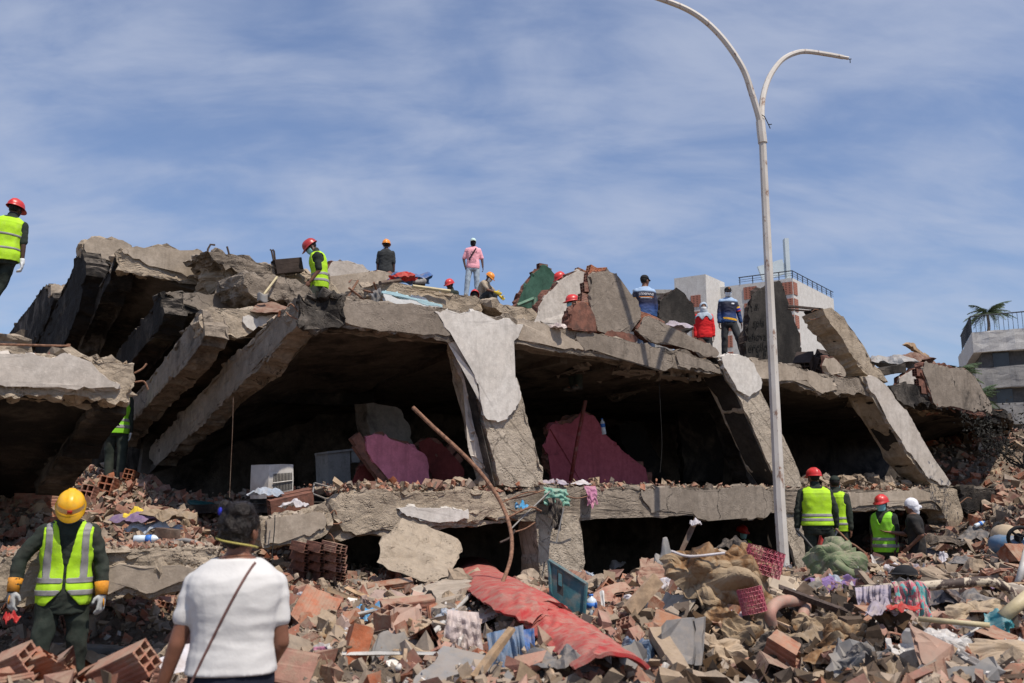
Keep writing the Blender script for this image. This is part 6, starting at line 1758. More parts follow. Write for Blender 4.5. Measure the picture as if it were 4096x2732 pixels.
def crumple(name, c, rx, ry, h, m, label, cat, seed=0, rz=0.0, tilt=V((0, 0, 1)), n=60, ridge=1.0, th=.005, freq=3.0):
    """Crumpled sheet: sharp creases in random directions, torn outline, folded edges."""
    c = V(c); R = UP.rotation_difference(V(tilt).normalized()).to_matrix() @ Matrix.Rotation(rz, 3, 'Z')
    rr = random.Random(seed * 31 + 7); cr = creases(rr, 6, freq * .16, freq * .45); fine = creases(rr, 5, freq * .5, freq * 1.1)
    bm = bmesh.new(); rings = []
    for j in range(n // 2 + 1):
        t = j / (n // 2); row = []
        for i in range(n):
            a = 6.2832 * i / n; ca, sa = math.cos(a), math.sin(a)
            k = 1 + .42 * noise.noise(V((ca * 1.3, sa * 1.3, seed))) + .22 * noise.noise(V((ca * 4, sa * 4, seed))) + .12 * noise.noise(V((ca * 11, sa * 11, seed)))
            x, y = ca * t * k, sa * t * k
            wx, wy = x + .25 * noise.noise(V((x * 2, y * 2, seed + 5))), y + .25 * noise.noise(V((x * 2, y * 2, seed + 9)))
            f1 = sum(tri((p * wx + q * wy) * f + o) for p, q, f, o in cr) / 3.2; f2 = sum(tri((p * wx + q * wy) * f + o) for p, q, f, o in fine) / 6.0
            z = h * (max(0, 1 - t ** 1.6) * .65 + ridge * (.55 * f1 + .15 * f2) * (1 - .35 * t * t))
            row.append(bm.verts.new(c + R @ V((x * rx * (1 + .08 * f1), y * ry * (1 + .08 * f2), z))))
        rings.append(row)
    for r0, r1 in zip(rings, rings[1:]):
        for i in range(n): bm.faces.new((r0[i], r0[(i + 1) % n], r1[(i + 1) % n], r1[i]))
    bmesh.ops.remove_doubles(bm, verts=rings[0], dist=.002)
    bmesh.ops.recalc_face_normals(bm, faces=bm.faces[:])
    o = obj(name, bm, m, None, False); solidify(o, th); tag(o, label, cat); return o
def bar(name, pts, r, m, label, cat, seg=8, smooth_n=5, group=None, parent=None):
    bm = bmesh.new(); pts = smoothpath(pts, smooth_n) if smooth_n and len(pts) > 2 else pts
    tube(bm, pts, r if isinstance(r, (int, float)) else [r[0] + (r[1] - r[0]) * i / (len(pts) - 1) for i in range(len(pts))], seg)
    o = obj(name, bm, m, parent, seg > 6)
    if parent is None: tag(o, label, cat, group)
    return o
def plank(name, a, b, w, t, m, label, cat, roll=0.0, group=None):
    a, b = V(a), V(b); bm = bmesh.new(); x = (b - a)
    R = frame_rot(x, UP if abs(x.normalized().z) < .9 else V((0, 1, 0))) @ Matrix.Rotation(roll, 3, 'X')
    box(bm, (a + b) / 2, (x.length, w, t), R)
    refine(bm, .25, 4); r = random.Random(int(a.x * 100))
    for v in bm.verts: v.co += V((r.uniform(-1, 1), r.uniform(-1, 1), r.uniform(-1, 1))) * .006
    o = obj(name, bm, m); tag(o, label, cat, group); return o
def panel(name, px, ext, m, label, cat, jag=.01, seed=1, group=None, amp=.004):
    o = slab(name, px, ext, m, None, jag=jag, step=.1, L=.2, amp=amp, seed=seed); tag(o, label, cat, group); return o

def dusty(name, c, dirt=.5, rough=.85, **kw): return simple(name, tuple(v * .86 for v in c), .12, 8, rough, .2, 90, dirt=min(.9, dirt + .15), dscale=9, topdust=.3, **kw)
dusty('fabric_red', (.46, .042, .042), .45); dusty('plastic_teal', (.055, .16, .19), .4, .4); dusty('plastic_blue', (.05, .33, .62), .25, .4)
dusty('bag_white', (.62, .60, .57), .25, .35); dusty('bag_pink', (.60, .50, .47), .35, .4); dusty('pvc_white', (.66, .65, .62), .3, .4)
dusty('cloth_blue', (.04, .15, .42), .35); dusty('cloth_denim', (.14, .22, .34), .4); dusty('cloth_grey', (.14, .145, .155), .4); dusty('cloth_white', (.66, .63, .66), .25)
dusty('cloth_lavender', (.44, .39, .47), .4); dusty('cloth_pink', (.55, .22, .36), .3); dusty('cloth_red', (.50, .02, .022), .15); dusty('cloth_black', (.014, .013, .015), .2)
dusty('cloth_teal', (.20, .45, .36), .3); dusty('cloth_purple', (.20, .13, .27), .35); dusty('cloth_tan', (.30, .22, .14), .4); dusty('cloth_navy', (.045, .05, .075), .35)
dusty('cloth_sky', (.40, .47, .56), .25); dusty('plastic_pink', (.55, .12, .18), .3, .55); dusty('pipe_pink', (.50, .27, .21), .5, .6); dusty('board_pink', (.55, .40, .33), .3)
dusty('foam_cream', (.50, .39, .26), .45); dusty('foam_green', (.16, .21, .11), .55); dusty('pipe_cream', (.60, .51, .30), .3, .5); dusty('teal_bag', (.05, .30, .36), .2, .45)
dusty('toy_blue', (.10, .20, .33), .45, .45); dusty('metal_grey', (.26, .255, .25), .3, .5); dusty('sheet_grey', (.30, .31, .32), .3, .5); dusty('marble', (.20, .19, .185), .3, .5); dusty('paint_red', (.22, .03, .025), .2, .6)
dusty('door_orange', (.36, .14, .06), .35, .6); dusty('rust_plate', (.17, .075, .05), .3, .8); dusty('card', (.48, .36, .24), .3); dusty('can_red', (.55, .03, .03), .2, .5)
simple('bottle', (.62, .70, .76), .05, 5, .15, 0, spec=.6); simple('bottle_label', (.05, .18, .55), .05, 5, .5, 0)
def burnt_cloth():
    m, nt, b = _nt('cloth_burnt'); co = worldpos(nt); n = tex(nt, co, 3.0, 6, .65, .5)
    col = ramp(nt, n, [(.34, (.04, .022, .012)), (.44, (.21, .11, .045)), (.52, (.30, .215, .13)), (.7, (.36, .275, .18))])
    nt.links.new(col, b.inputs['Base Color']); b.inputs['Roughness'].default_value = .9; bump(nt, b, tex(nt, co, 40, 5), .3, .02); MATS['cloth_burnt'] = m
burnt_cloth()
def stripe_mat():
    m, nt, b = _nt('towel_striped'); co = N(nt, 'ShaderNodeTexCoord').outputs['Generated']; mp = N(nt, 'ShaderNodeMapping'); mp.inputs['Rotation'].default_value = (0, 0, .35)
    n = tex(nt, co, 3.0, 2, .5, .6)
    col = ramp(nt, n, [(.36, (.10, .32, .31)), (.43, (.11, .33, .32)), (.44, (.48, .12, .15)), (.53, (.50, .14, .17)), (.54, (.42, .35, .28)), (.7, (.40, .34, .28))])
    nt.links.new(col, b.inputs['Base Color']); b.inputs['Roughness'].default_value = .95; b.inputs['Sheen Weight'].default_value = .3; bump(nt, b, tex(nt, worldpos(nt), 90, 4), .4, .01); MATS['towel_striped'] = m
    m, nt, b = _nt('towel_purple'); co = worldpos(nt); n = tex(nt, co, 7.0, 3, .6, .5)
    col = ramp(nt, n, [(.36, (.30, .24, .10)), (.42, (.21, .13, .30)), (.55, (.25, .17, .34)), (.62, (.42, .22, .24)), (.75, (.30, .26, .40))])
    nt.links.new(col, b.inputs['Base Color']); b.inputs['Roughness'].default_value = .95; bump(nt, b, tex(nt, co, 90, 4), .4, .01); MATS['towel_purple'] = m
stripe_mat()

# red upholstery running through the centre foreground
sp_ = smoothpath([hit(*p) + UP * .23 for p in ((1890, 2300), (1965, 2400), (2100, 2510), (2235, 2605), (2345, 2700), (2450, 2810))], 5)
def red_fn(u, v):
    i = v * (len(sp_) - 1); a = int(min(i, len(sp_) - 2)); p = sp_[a].lerp(sp_[a + 1], i - a)
    t = (sp_[min(a + 2, len(sp_) - 1)] - sp_[max(a - 1, 0)]).normalized(); s = t.cross(UP).normalized()
    w = .27 * (1.15 - .45 * abs(v - .15))
    x = (u - .5) * 2
    return p - s * x * w + UP * (.085 * (1 - abs(x) ** 2.5) - .06 + .009 * tri(v * 13 + u * 1.2 + noise.noise(V((u * 3, v * 9, 1)))) + .005 * tri(v * 29 - u * 2)) + UP * (.10 if v < .12 else 0) * (1 - v / .12)
o = thing1('red_upholstery', cloth_grid(red_fn, 36, 150), 'fabric_red', 'long dusty red upholstery strip running down the centre foreground', 'upholstery', False); solidify(o, .02)
# teal lid
td = hit(2290, 2480).y - .3
lid = empty('crate_cover', W(2285, 2490, td)); tag(lid, 'teal plastic crate cover with a recessed handle standing upright in the rubble', 'crate cover')
q_ = [W(2195, 2240, td + .1), W(2345, 2335, td), W(2333, 2497, td), W(2290, 2480, td), W(2205, 2410, td + .1)]
slab('panel', q_, V((.02, .05, .0)), 'plastic_teal', lid, jag=0, L=.3, amp=.004)
for a_, b_ in zip(q_, q_[1:] + q_[:1]):
    bm = bmesh.new(); tube(bm, [a_ + V((0, -.012, 0)), b_ + V((0, -.012, 0))], .016, 6); obj('rim', bm, 'plastic_teal', lid)
slab('handle', [W(2228, 2275, td) + V((0, -.03, 0)), W(2250, 2290, td) + V((0, -.03, 0)), W(2252, 2385, td) + V((0, -.03, 0)), W(2228, 2370, td) + V((0, -.03, 0))], V((0, .03, 0)), 'steel_dark', lid, jag=0, L=.3, amp=0)
slab('latch', [W(2232, 2290, td) + V((0, -.05, 0)), W(2246, 2298, td) + V((0, -.05, 0)), W(2247, 2345, td) + V((0, -.05, 0)), W(2232, 2338, td) + V((0, -.05, 0))], V((0, .03, 0)), 'plastic_teal', lid, jag=0, L=.3, amp=0)
# bent rod
bar('bent_rod', [W(1652, 1630, 10.6), W(1730, 1705, 10.5), W(1840, 1805, 10.3), W(1930, 1900, 10.1), W(2000, 2005, 9.8), W(2040, 2110, 9.4), W(2045, 2220, 9.0), W(2005, 2340, 8.6), W(1945, 2440, 8.3), W(1915, 2520, 8.1)], (.024, .016), 'rust', 'long rusty ribbed bar arching out of the rubble in front of the tilted floor', 'steel bar', 10)
crumple('plastic_bag', hit(1465, 2480), .20, .17, .16, 'plastic_blue', 'torn bright blue plastic bag right of the woman', 'plastic bag', 1)
crumple('plastic_bag', hit(1440, 2560), .13, .10, .08, 'plastic_blue', 'small blue plastic scrap trailing below the torn blue bag', 'plastic bag', 2)
p_ = hit(1885, 2600); drape('plastic_bag', p_ + V((-.17, -.02, .27)), p_ + V((.05, 0, .25)), .30, 'bag_pink', 'crumpled translucent white bag at the foot of the bent rod', 'plastic bag', 2, .022, 3, taper=1.3)
bar('white_pipe', [hit(1590, 2745) + UP * .1, hit(1930, 2425) + UP * .22], .018, 'pvc_white', 'thin white pipe slanting across the centre foreground', 'pipe', 8, 0)
wp = empty('window_profile', hit(1530, 2700)); tag(wp, 'white plastic window profile with dark grooves standing at the bottom edge', 'window profile')
dp = hit(1520, 2640).y - .35
for k in range(3):
    bm = bmesh.new(); a_, b_ = W(1497 + k * 27, 2565, dp + .3), W(1525 + k * 27, 2770, dp - .05); R = frame_rot(b_ - a_, V((.2, -1, .3))); box(bm, (a_ + b_) / 2, ((b_ - a_).length, .030, .03), R, .004); obj('strip', bm, 'pvc_white', wp)
bm = bmesh.new(); a_, b_ = W(1520, 2570, dp + .32), W(1552, 2770, dp); R = frame_rot(b_ - a_, V((.2, -1, .3))); box(bm, (a_ + b_) / 2, ((b_ - a_).length * .98, .10, .012), R); obj('groove', bm, 'steel_dark', wp)
dq = hit(1800, 2690).y - .25
panel('grey_board', [W(1620, 2770, dq - .3), W(1775, 2585, dq + .2), W(1965, 2640, dq + .15), W(1900, 2790, dq - .3)], V((0, .05, -.04)), 'metal_grey', 'grey board lying tilted at the bottom edge beside the white pipe', 'board', .008, 3)
for i, (a_, b_, w_, m_, l_) in enumerate([((1900, 2760), (2050, 2515), .05, 'wood', 'pale wooden batten leaning beside the vivid blue cloth'), ((1745, 2340), (1790, 2450), .06, 'wood', 'short wooden batten above the grey stone slab'), ((1600, 2460), (1690, 2530), .05, 'wood', 'wooden batten stub by the torn blue bag'),
        ((2170, 2690), (2215, 2780), .04, 'wood', 'thin wooden batten at the bottom beside the grey cloth'), ((2690, 2200), (2778, 2075), .05, 'wood_dark', 'black post with a white rag tied on its tip, in front of the dark opening'), ((2515, 2480), (2630, 2315), .11, 'wood', 'rough split log standing in the central rubble'),
        ((1610, 2740), (1625, 2600), .035, 'wood', 'pointed stake at the bottom edge beside the white pipe'), ((200, 2612), (540, 2640), .07, 'metal_grey', 'grey timber lying across the bricks in front of the yellow helmet'), ((3150, 2560), (3230, 2480), .05, 'wood_dark', 'dark timber under the pink pipes'),
        ((2960, 2330), (3080, 2420), .05, 'wood_dark', 'charred timber below the pink plastic basket'), ((3700, 2215), (3755, 2190), .05, 'pvc_white', 'white plastic offcut right of the man in the head wrap'), ((3940, 2165), (3965, 2210), .04, 'wood', 'short pale stick before the toy machine'),
        ((3560, 2470), (3960, 2740), .05, 'metal_grey', 'long grey metal rail sloping to the bottom right corner'), ((3860, 2500), (4010, 2680), .07, 'wood_dark', 'weathered dark timber beside the cream foam sheet')]):
    A_, B_ = hit(*a_) + UP * .06, hit(*b_) + UP * (.08 if i != 4 else .02)
    if i == 4: A_ = W(2680, 2290, 10.6); A_.z -= .05; B_ = W(2785, 2075, 10.7)
    if i == 5: B_ = W(2630, 2315, A_.y + .1)
    if i in (0, 6): B_ = W(*b_, A_.y + .2)
    plank('timber', A_, B_, w_, w_ * .6, m_, l_, 'timber', .3 * i, 'loose timbers in the rubble')
p_ = W(2780, 2080, 10.65); crumple('rag', p_ + V((0, -.03, -.05)), .06, .05, .10, 'cloth_white', 'white rag knotted on the tip of the black post', 'rag', 7, n=24)
p_ = hit(2030, 2680); drape('cloth', p_ + V((-.14, 0, .22)), p_ + V((.1, .05, .27)), .5, 'cloth_denim', 'dusty denim cloth hanging over the batten at the bottom', 'cloth', 3, .04, 5)
p_ = hit(2095, 2660); drape('cloth', p_ + V((-.05, -.05, .22)), p_ + V((.07, -.05, .24)), .5, 'cloth_blue', 'vivid blue cloth strip beside the denim at the bottom', 'cloth', 2, .03, 6, taper=1.1)
crumple('cloth', hit(2240, 2700) + UP * .05, .24, .15, .12, 'cloth_grey', 'dark grey cloth lying across the red upholstery', 'cloth', 8, rz=-.5)
panel('tile_piece', [hit(2195, 2650) + UP * .12, hit(2230, 2625) + UP * .14, hit(2320, 2612) + UP * .14, hit(2290, 2640) + UP * .13, hit(2240, 2662) + UP * .12], V((0, 0, -.015)), 'metal_grey', 'leaf-shaped grey plastic sliver on the red upholstery', 'plastic piece', .01, 4)
crumple('cloth', hit(2465, 2275) + UP * .06, .16, .10, .14, 'cloth_white', 'white cloth bunched on the rubble crest before the dark opening', 'cloth', 9, tilt=V((-.3, -.6, .8)))
panel('blockwork_piece', [W(2560, 2265, 9.6), W(2640, 2245, 9.9), W(2735, 2315, 9.9), W(2722, 2395, 9.5), W(2660, 2405, 9.4), W(2555, 2335, 9.4)], V((.05, .16, .05)), 'brick', 'large slab of red clay blockwork in the central rubble', 'brick panel', .02, 6, amp=.02)
panel('blockwork_piece', [W(2362, 2385, 8.6), W(2480, 2350, 8.9), W(2500, 2390, 8.8), W(2400, 2435, 8.4)], V((.05, .12, .03)), 'brick', 'long red clay block lying beside the water bottle', 'brick panel', .02, 7, amp=.015)
crumple('cloth', hit(2555, 2650) + UP * .05, .13, .12, .14, 'cloth_denim', 'faded blue cloth scrap caught under a concrete stick', 'cloth', 10, tilt=V((0, -.7, .7)))
# brown upholstery shell
dn_ = hit(2880, 2440).y
up_ = empty('upholstery_shell', W(2870, 2440, dn_)); tag(up_, 'burnt beige upholstery torn from a chair, hanging over the central rubble', 'upholstery')
for k, (x_, y_, rx_, ry_, h_, sd) in enumerate([(2800, 2285, .26, .24, .20, 11), (2930, 2330, .30, .27, .22, 12), (2985, 2270, .20, .16, .14, 19)]):
    o = crumple('cover', W(x_, y_, dn_ - .1), rx_, ry_, h_, 'cloth_burnt', None, None, sd, tilt=V((.15 * k - .1, -.9, .35)), ridge=1.1, freq=2.6, th=.02); o.parent = up_; o.matrix_parent_inverse = up_.matrix_basis.inverted()
drape('cover', W(2760, 2330, dn_ - .12), W(2960, 2345, dn_ - .2), .45, 'cloth_burnt', '', '', 2, .045, 13, down=V((.3, -.10, -1)), taper=.6, th=.015, parent=up_)
bm = bmesh.new(); tube(bm, smoothpath([W(2686, 2205, dn_ - .2), W(2760, 2225, dn_ - .25), W(2900, 2212, dn_ - .28)], 6), .012, 6); obj('piping', bm, 'cloth_white', up_)
crumple('cloth', W(2935, 2185, dn_ + .25), .14, .10, .10, 'cloth_black', 'black cloth with an orange speck behind the burnt upholstery', 'cloth', 14)
crumple('grey_boot', W(2668, 2250, dn_ + .3), .10, .09, .16, 'metal_grey', 'grey crumpled lump standing left of the burnt upholstery', 'debris', 15, n=28)
# pink basket: a real net
def basket(c, rx, rz, arc, label, seed, tilt):
    bm = bmesh.new(); nu, nv = 16, 7; g = []
    for j in range(nv):
        g.append([bm.verts.new(V(c) + Matrix.Rotation(tilt, 3, 'Y') @ V((rx * math.cos(a), -.6 * rx * math.sin(a), rz * (j / (nv - 1) - .5)))) for a in np.linspace(.1, arc, nu)])
    for j in range(nv - 1):
        for i in range(nu - 1):
            a, b, c_, d = g[j][i], g[j][i + 1], g[j + 1][i + 1], g[j + 1][i]
            if (i + j) % 2: bm.faces.new((a, b, c_)); bm.faces.new((a, c_, d))
            else: bm.faces.new((a, b, d)); bm.faces.new((b, c_, d))
    bmesh.ops.dissolve_limit(bm, angle_limit=.01, verts=bm.verts[:], edges=bm.edges[:])
    o = obj('plastic_basket', bm, 'plastic_pink'); w = o.modifiers.new('w', 'WIREFRAME'); w.thickness = .016; w.use_even_offset = False
    tag(o, label, 'basket'); return o
basket(W(3052, 2245, dn_ - .1), .16, .22, 2.9, 'crushed pink net basket on top of the central heap', 1, .3)
basket(W(3005, 2400, dn_ - .4), .10, .20, 2.9, 'lower torn half of a pink net basket', 2, -.2)
drape('cloth', W(2920, 2440, dn_ - .3), W(2985, 2440, dn_ - .3), .28, 'cloth_lavender', 'thin dusty pink rag hanging under the burnt upholstery', 'cloth', 2, .03, 16, taper=.5)
# pink pipes and board
d_ = hit(3130, 2500).y - .1
bar('drain_pipe', [W(3088, 2512, d_ - .05), W(3080, 2450, d_ - .1), W(3112, 2412, d_), W(3170, 2402, d_ + .1), W(3250, 2405, d_ + .3)], .050, 'pipe_pink', 'pinkish plastic drain pipe with an elbow below the basket', 'pipe', 14)
bar('drain_pipe', [W(3200, 2505, d_), W(3215, 2450, d_ + .1), W(3225, 2420, d_ + .25)], .046, 'pipe_pink', 'short pinkish drain pipe stub right of the elbow pipe', 'pipe', 14)
panel('pink_board', [W(3240, 2415, d_ + .5), W(3320, 2368, d_ + .9), W(3420, 2420, d_ + .8), W(3508, 2482, d_ + .5), W(3484, 2540, d_ + .2), W(3340, 2465, d_ + .3)], V((.0, .02, -.02)), 'board_pink', 'pale pink board with a broken corner lying under the bent angle iron', 'board', .012, 8)
ai = empty('angle_iron', W(3120, 2350, d_)); tag(ai, 'bent dark angle iron sloping from the basket to the bottom edge', 'angle iron')
pts_ = [W(3120, 2348, d_ + .1), W(3240, 2392, d_ + .1), W(3375, 2440, d_ + .05), W(3410, 2500, d_ - .1), W(3450, 2580, d_ - .3), W(3545, 2760, d_ - .7)]
for off_ in (V((0, 0, 0)), V((.025, -.03, -.03))):
    for a_, b_ in zip(pts_, pts_[1:]):
        bm = bmesh.new(); R = frame_rot(b_ - a_, V((.2, -.6, .8))); box(bm, (a_ + b_) / 2 + off_, ((b_ - a_).length + .02, .055 if off_.x == 0 else .012, .010 if off_.x == 0 else .05), R); obj('flange', bm, 'rust_dark', ai)
# big bent pipe and what hangs on it
def pipe_mat():
    m, nt, b = _nt('pipe_peeling'); co = worldpos(nt); n = tex(nt, co, 7, 6, .7, .4)
    nt.links.new(ramp(nt, n, [(.44, (.05, .032, .026)), (.50, (.08, .05, .04)), (.52, (.50, .42, .31)), (.7, (.55, .47, .36))]), b.inputs['Base Color']); b.inputs['Roughness'].default_value = .7; bump(nt, b, n, .3, .01); MATS['pipe_peeling'] = m
pipe_mat()
d_ = 7.9
bar('bent_pipe', [W(3430, 2362, d_ + .3), W(3560, 2352, d_ + .1), W(3680, 2346, d_), W(3830, 2333, d_), W(3950, 2326, d_), W(4020, 2350, d_), W(4060, 2400, d_), W(4090, 2480, d_ - .05), W(4130, 2590, d_ - .1)], .040, 'pipe_peeling', 'thick bent pipe with peeling cream paint arching across the right foreground', 'pipe', 12)
drape('cloth', W(3420, 2352, d_ + .1), W(3565, 2338, d_ - .02), .30, 'cloth_lavender', 'grey lavender cloth knotted over the bent pipe', 'cloth', 5, .03, 21)
drape('towel', W(3562, 2330, d_ - .05), W(3640, 2326, d_ - .05), .36, 'towel_striped', 'cream and pink striped towel over the bent pipe', 'towel', 2, .035, 22, taper=1.0, th=.012)
drape('towel', W(3628, 2326, d_ - .09), W(3692, 2328, d_ - .08), .33, 'towel_striped', 'teal edged towel hanging next to the striped one on the pipe', 'towel', 2, .035, 27, taper=1.0, th=.012)
drape('cloth', W(3500, 2400, d_ + .1), W(3570, 2398, d_ + .05), .18, 'cloth_purple', 'small purple printed cloth behind the striped towel', 'cloth', 3, .02, 24)
dd = hit(3330, 2380).y
drape('towel', W(3215, 2325, dd), W(3370, 2312, dd + .3), .20, 'towel_purple', 'purple flowered towel spread above the pink board', 'towel', 2, .04, 25, down=V((.6, -.5, -.5)), taper=1.0, th=.012)
drape('cloth', W(3370, 2290, dd + .9), W(3412, 2285, dd + .9), .16, 'cloth_lavender', 'pinkish rag hanging below the green foam', 'cloth', 2, .02, 26)
# black cap, foam, cream cloth
cp = hit(3622, 2318) + UP * .05
cap_ = empty('baseball_cap', cp); tag(cap_, 'black baseball cap lying on the rubble above the striped towel', 'cap')
bm = bmesh.new(); bmesh.ops.create_uvsphere(bm, u_segments=20, v_segments=12, radius=1, matrix=Matrix.Translation(cp) @ Matrix.Diagonal((.13, .12, .10, 1)))
bmesh.ops.bisect_plane(bm, geom=bm.verts[:] + bm.edges[:] + bm.faces[:], plane_co=cp, plane_no=V((0, 0, -1)), clear_outer=True); obj('crown', bm, 'cap_black', cap_, True)
bm = bmesh.new(); bmesh.ops.create_uvsphere(bm, u_segments=16, v_segments=6, radius=1, matrix=Matrix.Translation(cp + V((-.10, -.05, .01))) @ Matrix.Diagonal((.10, .09, .012, 1))); obj('visor', bm, 'cap_black', cap_, True)
fo = hit(3350, 2320) + V((0, .1, .02))
crumple('foam_piece', fo + V((.02, .05, .16)), .30, .26, .26, 'foam_green', 'moss-green foam shell with torn edges on the crest before the big rescuer', 'foam', 61, tilt=V((-.25, -.75, .6)), ridge=.9, freq=2.2, th=.03)
bar('foam_roll', [fo + V((-.05, -.2, .17)), fo + V((.05, -.25, .08)), fo + V((.22, -.22, .0))], (.04, .06), 'foam_green', 'green foam roll in front of the curled foam shell', 'foam', 12)
crumple('cloth', hit(3520, 2300) + UP * .04, .22, .07, .08, 'foam_cream', 'cream cloth strip lying on the bricks beside the black cap', 'cloth', 31, rz=.7)
crumple('cloth', hit(3440, 2298) + UP * .04, .16, .10, .10, 'cloth_grey', 'dark grey rag beside the green foam', 'cloth', 32)
crumple('cloth', hit(3775, 2445) + UP * .08, .22, .16, .16, 'cloth_navy', 'dark navy cushion half buried under the bent pipe', 'cloth', 33, ridge=.5)
crumple('cloth', hit(3900, 2430) + UP * .05, .22, .13, .10, 'cloth_grey', 'grey trousers crumpled under the arch of the bent pipe', 'cloth', 34)
crumple('cloth', hit(3840, 2275) + UP * .05, .20, .12, .10, 'cloth_grey', 'dark grey pad on the bricks left of the toy machine', 'cloth', 35)
crumple('cloth', hit(3960, 2370) + UP * .05, .16, .09, .08, 'cloth_purple', 'brownish purple rag behind the arch of the bent pipe', 'cloth', 36)
# red and lavender cloth, white bag, block
p_ = hit(3620, 2560) + UP * .22
crumple('cloth', p_, .16, .05, .07, 'cloth_red', 'bright red cloth stretched over the rail in the right foreground', 'cloth', 37, rz=.45)
drape('cloth', W(3525, 2560, p_.y - .1), W(3570, 2550, p_.y - .1), .34, 'cloth_red', 'red cloth strip hanging into the dark hollow', 'cloth', 2, .03, 38)
p2 = hit(3530, 2560) + UP * .2; crumple('cloth', p2, .16, .07, .10, 'cloth_lavender', 'dusty lavender cloth next to the bright red one', 'cloth', 39, rz=.5)
drape('cloth', W(3440, 2600, p2.y - .2), W(3470, 2600, p2.y - .2), .25, 'cloth_pink', 'narrow pink rag hanging beside the angle iron', 'cloth', 1, .02, 40, taper=.5)
crumple('plastic_bag', hit(3750, 2680) + UP * .08, .27, .20, .24, 'bag_white', 'big crumpled white plastic bag in the right foreground', 'plastic bag', 41, tilt=V((-.1, -.8, .6)), n=64, freq=3.2, ridge=.8)
bb = put('hollow_block', BLOCK, hit(3605, 2650) + UP * .08, frame_rot(V((-.35, -.9, .1)), V((.2, 0, 1))), (1.1, 1.5, 1.15)); tag(bb, 'hollow clay block with square holes facing out beside the white bag', 'brick')
bb = put('hollow_block', CUTS[3], hit(3160, 2690) + UP * .10, frame_rot(V((-.7, .5, .45)), V((.2, -.6, .8))), 1.1); tag(bb, 'ribbed red block leaning in the bottom foreground under the angle iron', 'brick')
bb = put('hollow_block', BLOCK, hit(1630, 2500) + UP * .10, frame_rot(V((.9, .3, .1)), V((0, -.3, 1))), (1.4, 1, 1)); tag(bb, 'red clay block behind the translucent bag', 'brick')
bb = put('hollow_block', BLOCK, hit(1290, 2480) + UP * .04, frame_rot(V((.95, .2, .08)), V((0, -.4, 1))), (1.8, 1, .8)); tag(bb, 'long red clay block at the woman\'s elbow', 'brick')
bb = put('hollow_block', BLOCK, hit(1420, 2660) + UP * .08, frame_rot(V((.2, .3, 1)), V((.3, -1, 0))), 1.0); tag(bb, 'upright ribbed block beside the window profile', 'brick')
bb = put('hollow_block', BLOCK, hit(1560, 2370) + UP * .05, frame_rot(V((.95, .2, .12)), V((0, -.4, 1))), (1.7, 1, .7)); tag(bb, 'long red roof block lying below the fallen concrete block', 'brick')
bb = put('hollow_block', CUTS[5], hit(3360, 2255) + UP * .25, frame_rot(V((.3, .3, 1)), V((0, -1, .2))), 1.0); bb.location = W(3450, 2255, hit(3450, 2290).y + .05); tag(bb, 'upright terracotta block right of the green foam', 'brick')
# long blocks at bottom left
for k, (x0, y0, x1, y1, l) in enumerate([(10, 2690, 130, 2640, 'long terracotta block at the bottom left corner'), (60, 2700, 290, 2625, 'long ribbed block pointing at the yellow helmet'), (180, 2740, 330, 2640, 'second ribbed block beside the long one at bottom left'), (400, 2720, 590, 2630, 'dark red block beside the woman\'s left arm'), (330, 2750, 480, 2690, 'dusty block at the bottom beside the dark red one')]):
    a_, b_ = W(x0, y0, 5.0 + .07 * k), W(x1, y1, 4.95 + .05 * k); o = put('hollow_block', [BLOCK, CUTS[2], CUTS[7], BLOCK, CUTS[9]][k], (a_ + b_) / 2, frame_rot(b_ - a_, V((0, -.5, 1))), ((b_ - a_).length / .3, 1.0, .8)); tag(o, l, 'brick', 'long blocks at bottom left')
panel('white_box', [W(620, 2640, 5.3), W(705, 2585, 5.5), W(720, 2650, 5.4), W(660, 2700, 5.2)], V((.1, .25, .0)), 'cloth_white', 'crushed white box beside the woman\'s left arm', 'box', .004, 9)
crumple('rag', W(45, 2480, 7.2), .05, .05, .08, 'cloth_red', 'red and white rag below the man\'s gloved hand', 'rag', 42, n=24)
# marble panel, door, cream foam, teal bag and pipes
d_ = hit(2730, 2640).y - .25
panel('marble_panel', [W(2645, 2505, d_), W(2700, 2478, d_ + .1), W(2765, 2474, d_ + .15), W(2768, 2660, d_), W(2700, 2640, d_ - .05), W(2650, 2590, d_)], V((.03, .05, 0)), 'marble', 'mottled grey marble panel standing in the foreground', 'stone panel', .01, 10)
panel('marble_panel', [W(2775, 2474, d_ + .15), W(2815, 2470, d_ + .2), W(2805, 2660, d_ + .05), W(2778, 2662, d_ + .05)], V((.02, .04, 0)), 'marble', 'narrow strip of the grey marble beside the big panel', 'stone panel', .008, 11)
panel('wooden_board', [W(2600, 2580, d_ + .2), W(2625, 2440, d_ + .35), W(2725, 2470, d_ + .35), W(2700, 2490, d_ + .25), W(2645, 2510, d_ + .2), W(2630, 2600, d_ + .15)], V((.02, .04, 0)), 'door_orange', 'orange brown wooden board behind the marble panel', 'board', .008, 12)
plank('concrete_stick', hit(2625, 2600) + UP * .12, hit(2730, 2760) + UP * .1, .11, .07, 'chunk', 'pale concrete stick sloping down to the bottom edge under the marble', 'concrete stick')
crumple('foam_sheet', hit(3915, 2520) + UP * .12, .20, .15, .10, 'foam_cream', 'torn cream foam sheet under the arch of the pipe', 'foam', 43, tilt=V((-.1, -.8, .5)))
crumple('plastic_bag', hit(4010, 2560) + UP * .08, .13, .14, .12, 'teal_bag', 'glossy teal bag right of the cream foam sheet', 'plastic bag', 44, tilt=V((.2, -.8, .5)))
bar('pipe', [hit(4015, 2560) + UP * .16, hit(4150, 2480) + UP * .22], .05, 'pipe_cream', 'cream plastic pipe poking in at the right edge', 'pipe', 14, 0)
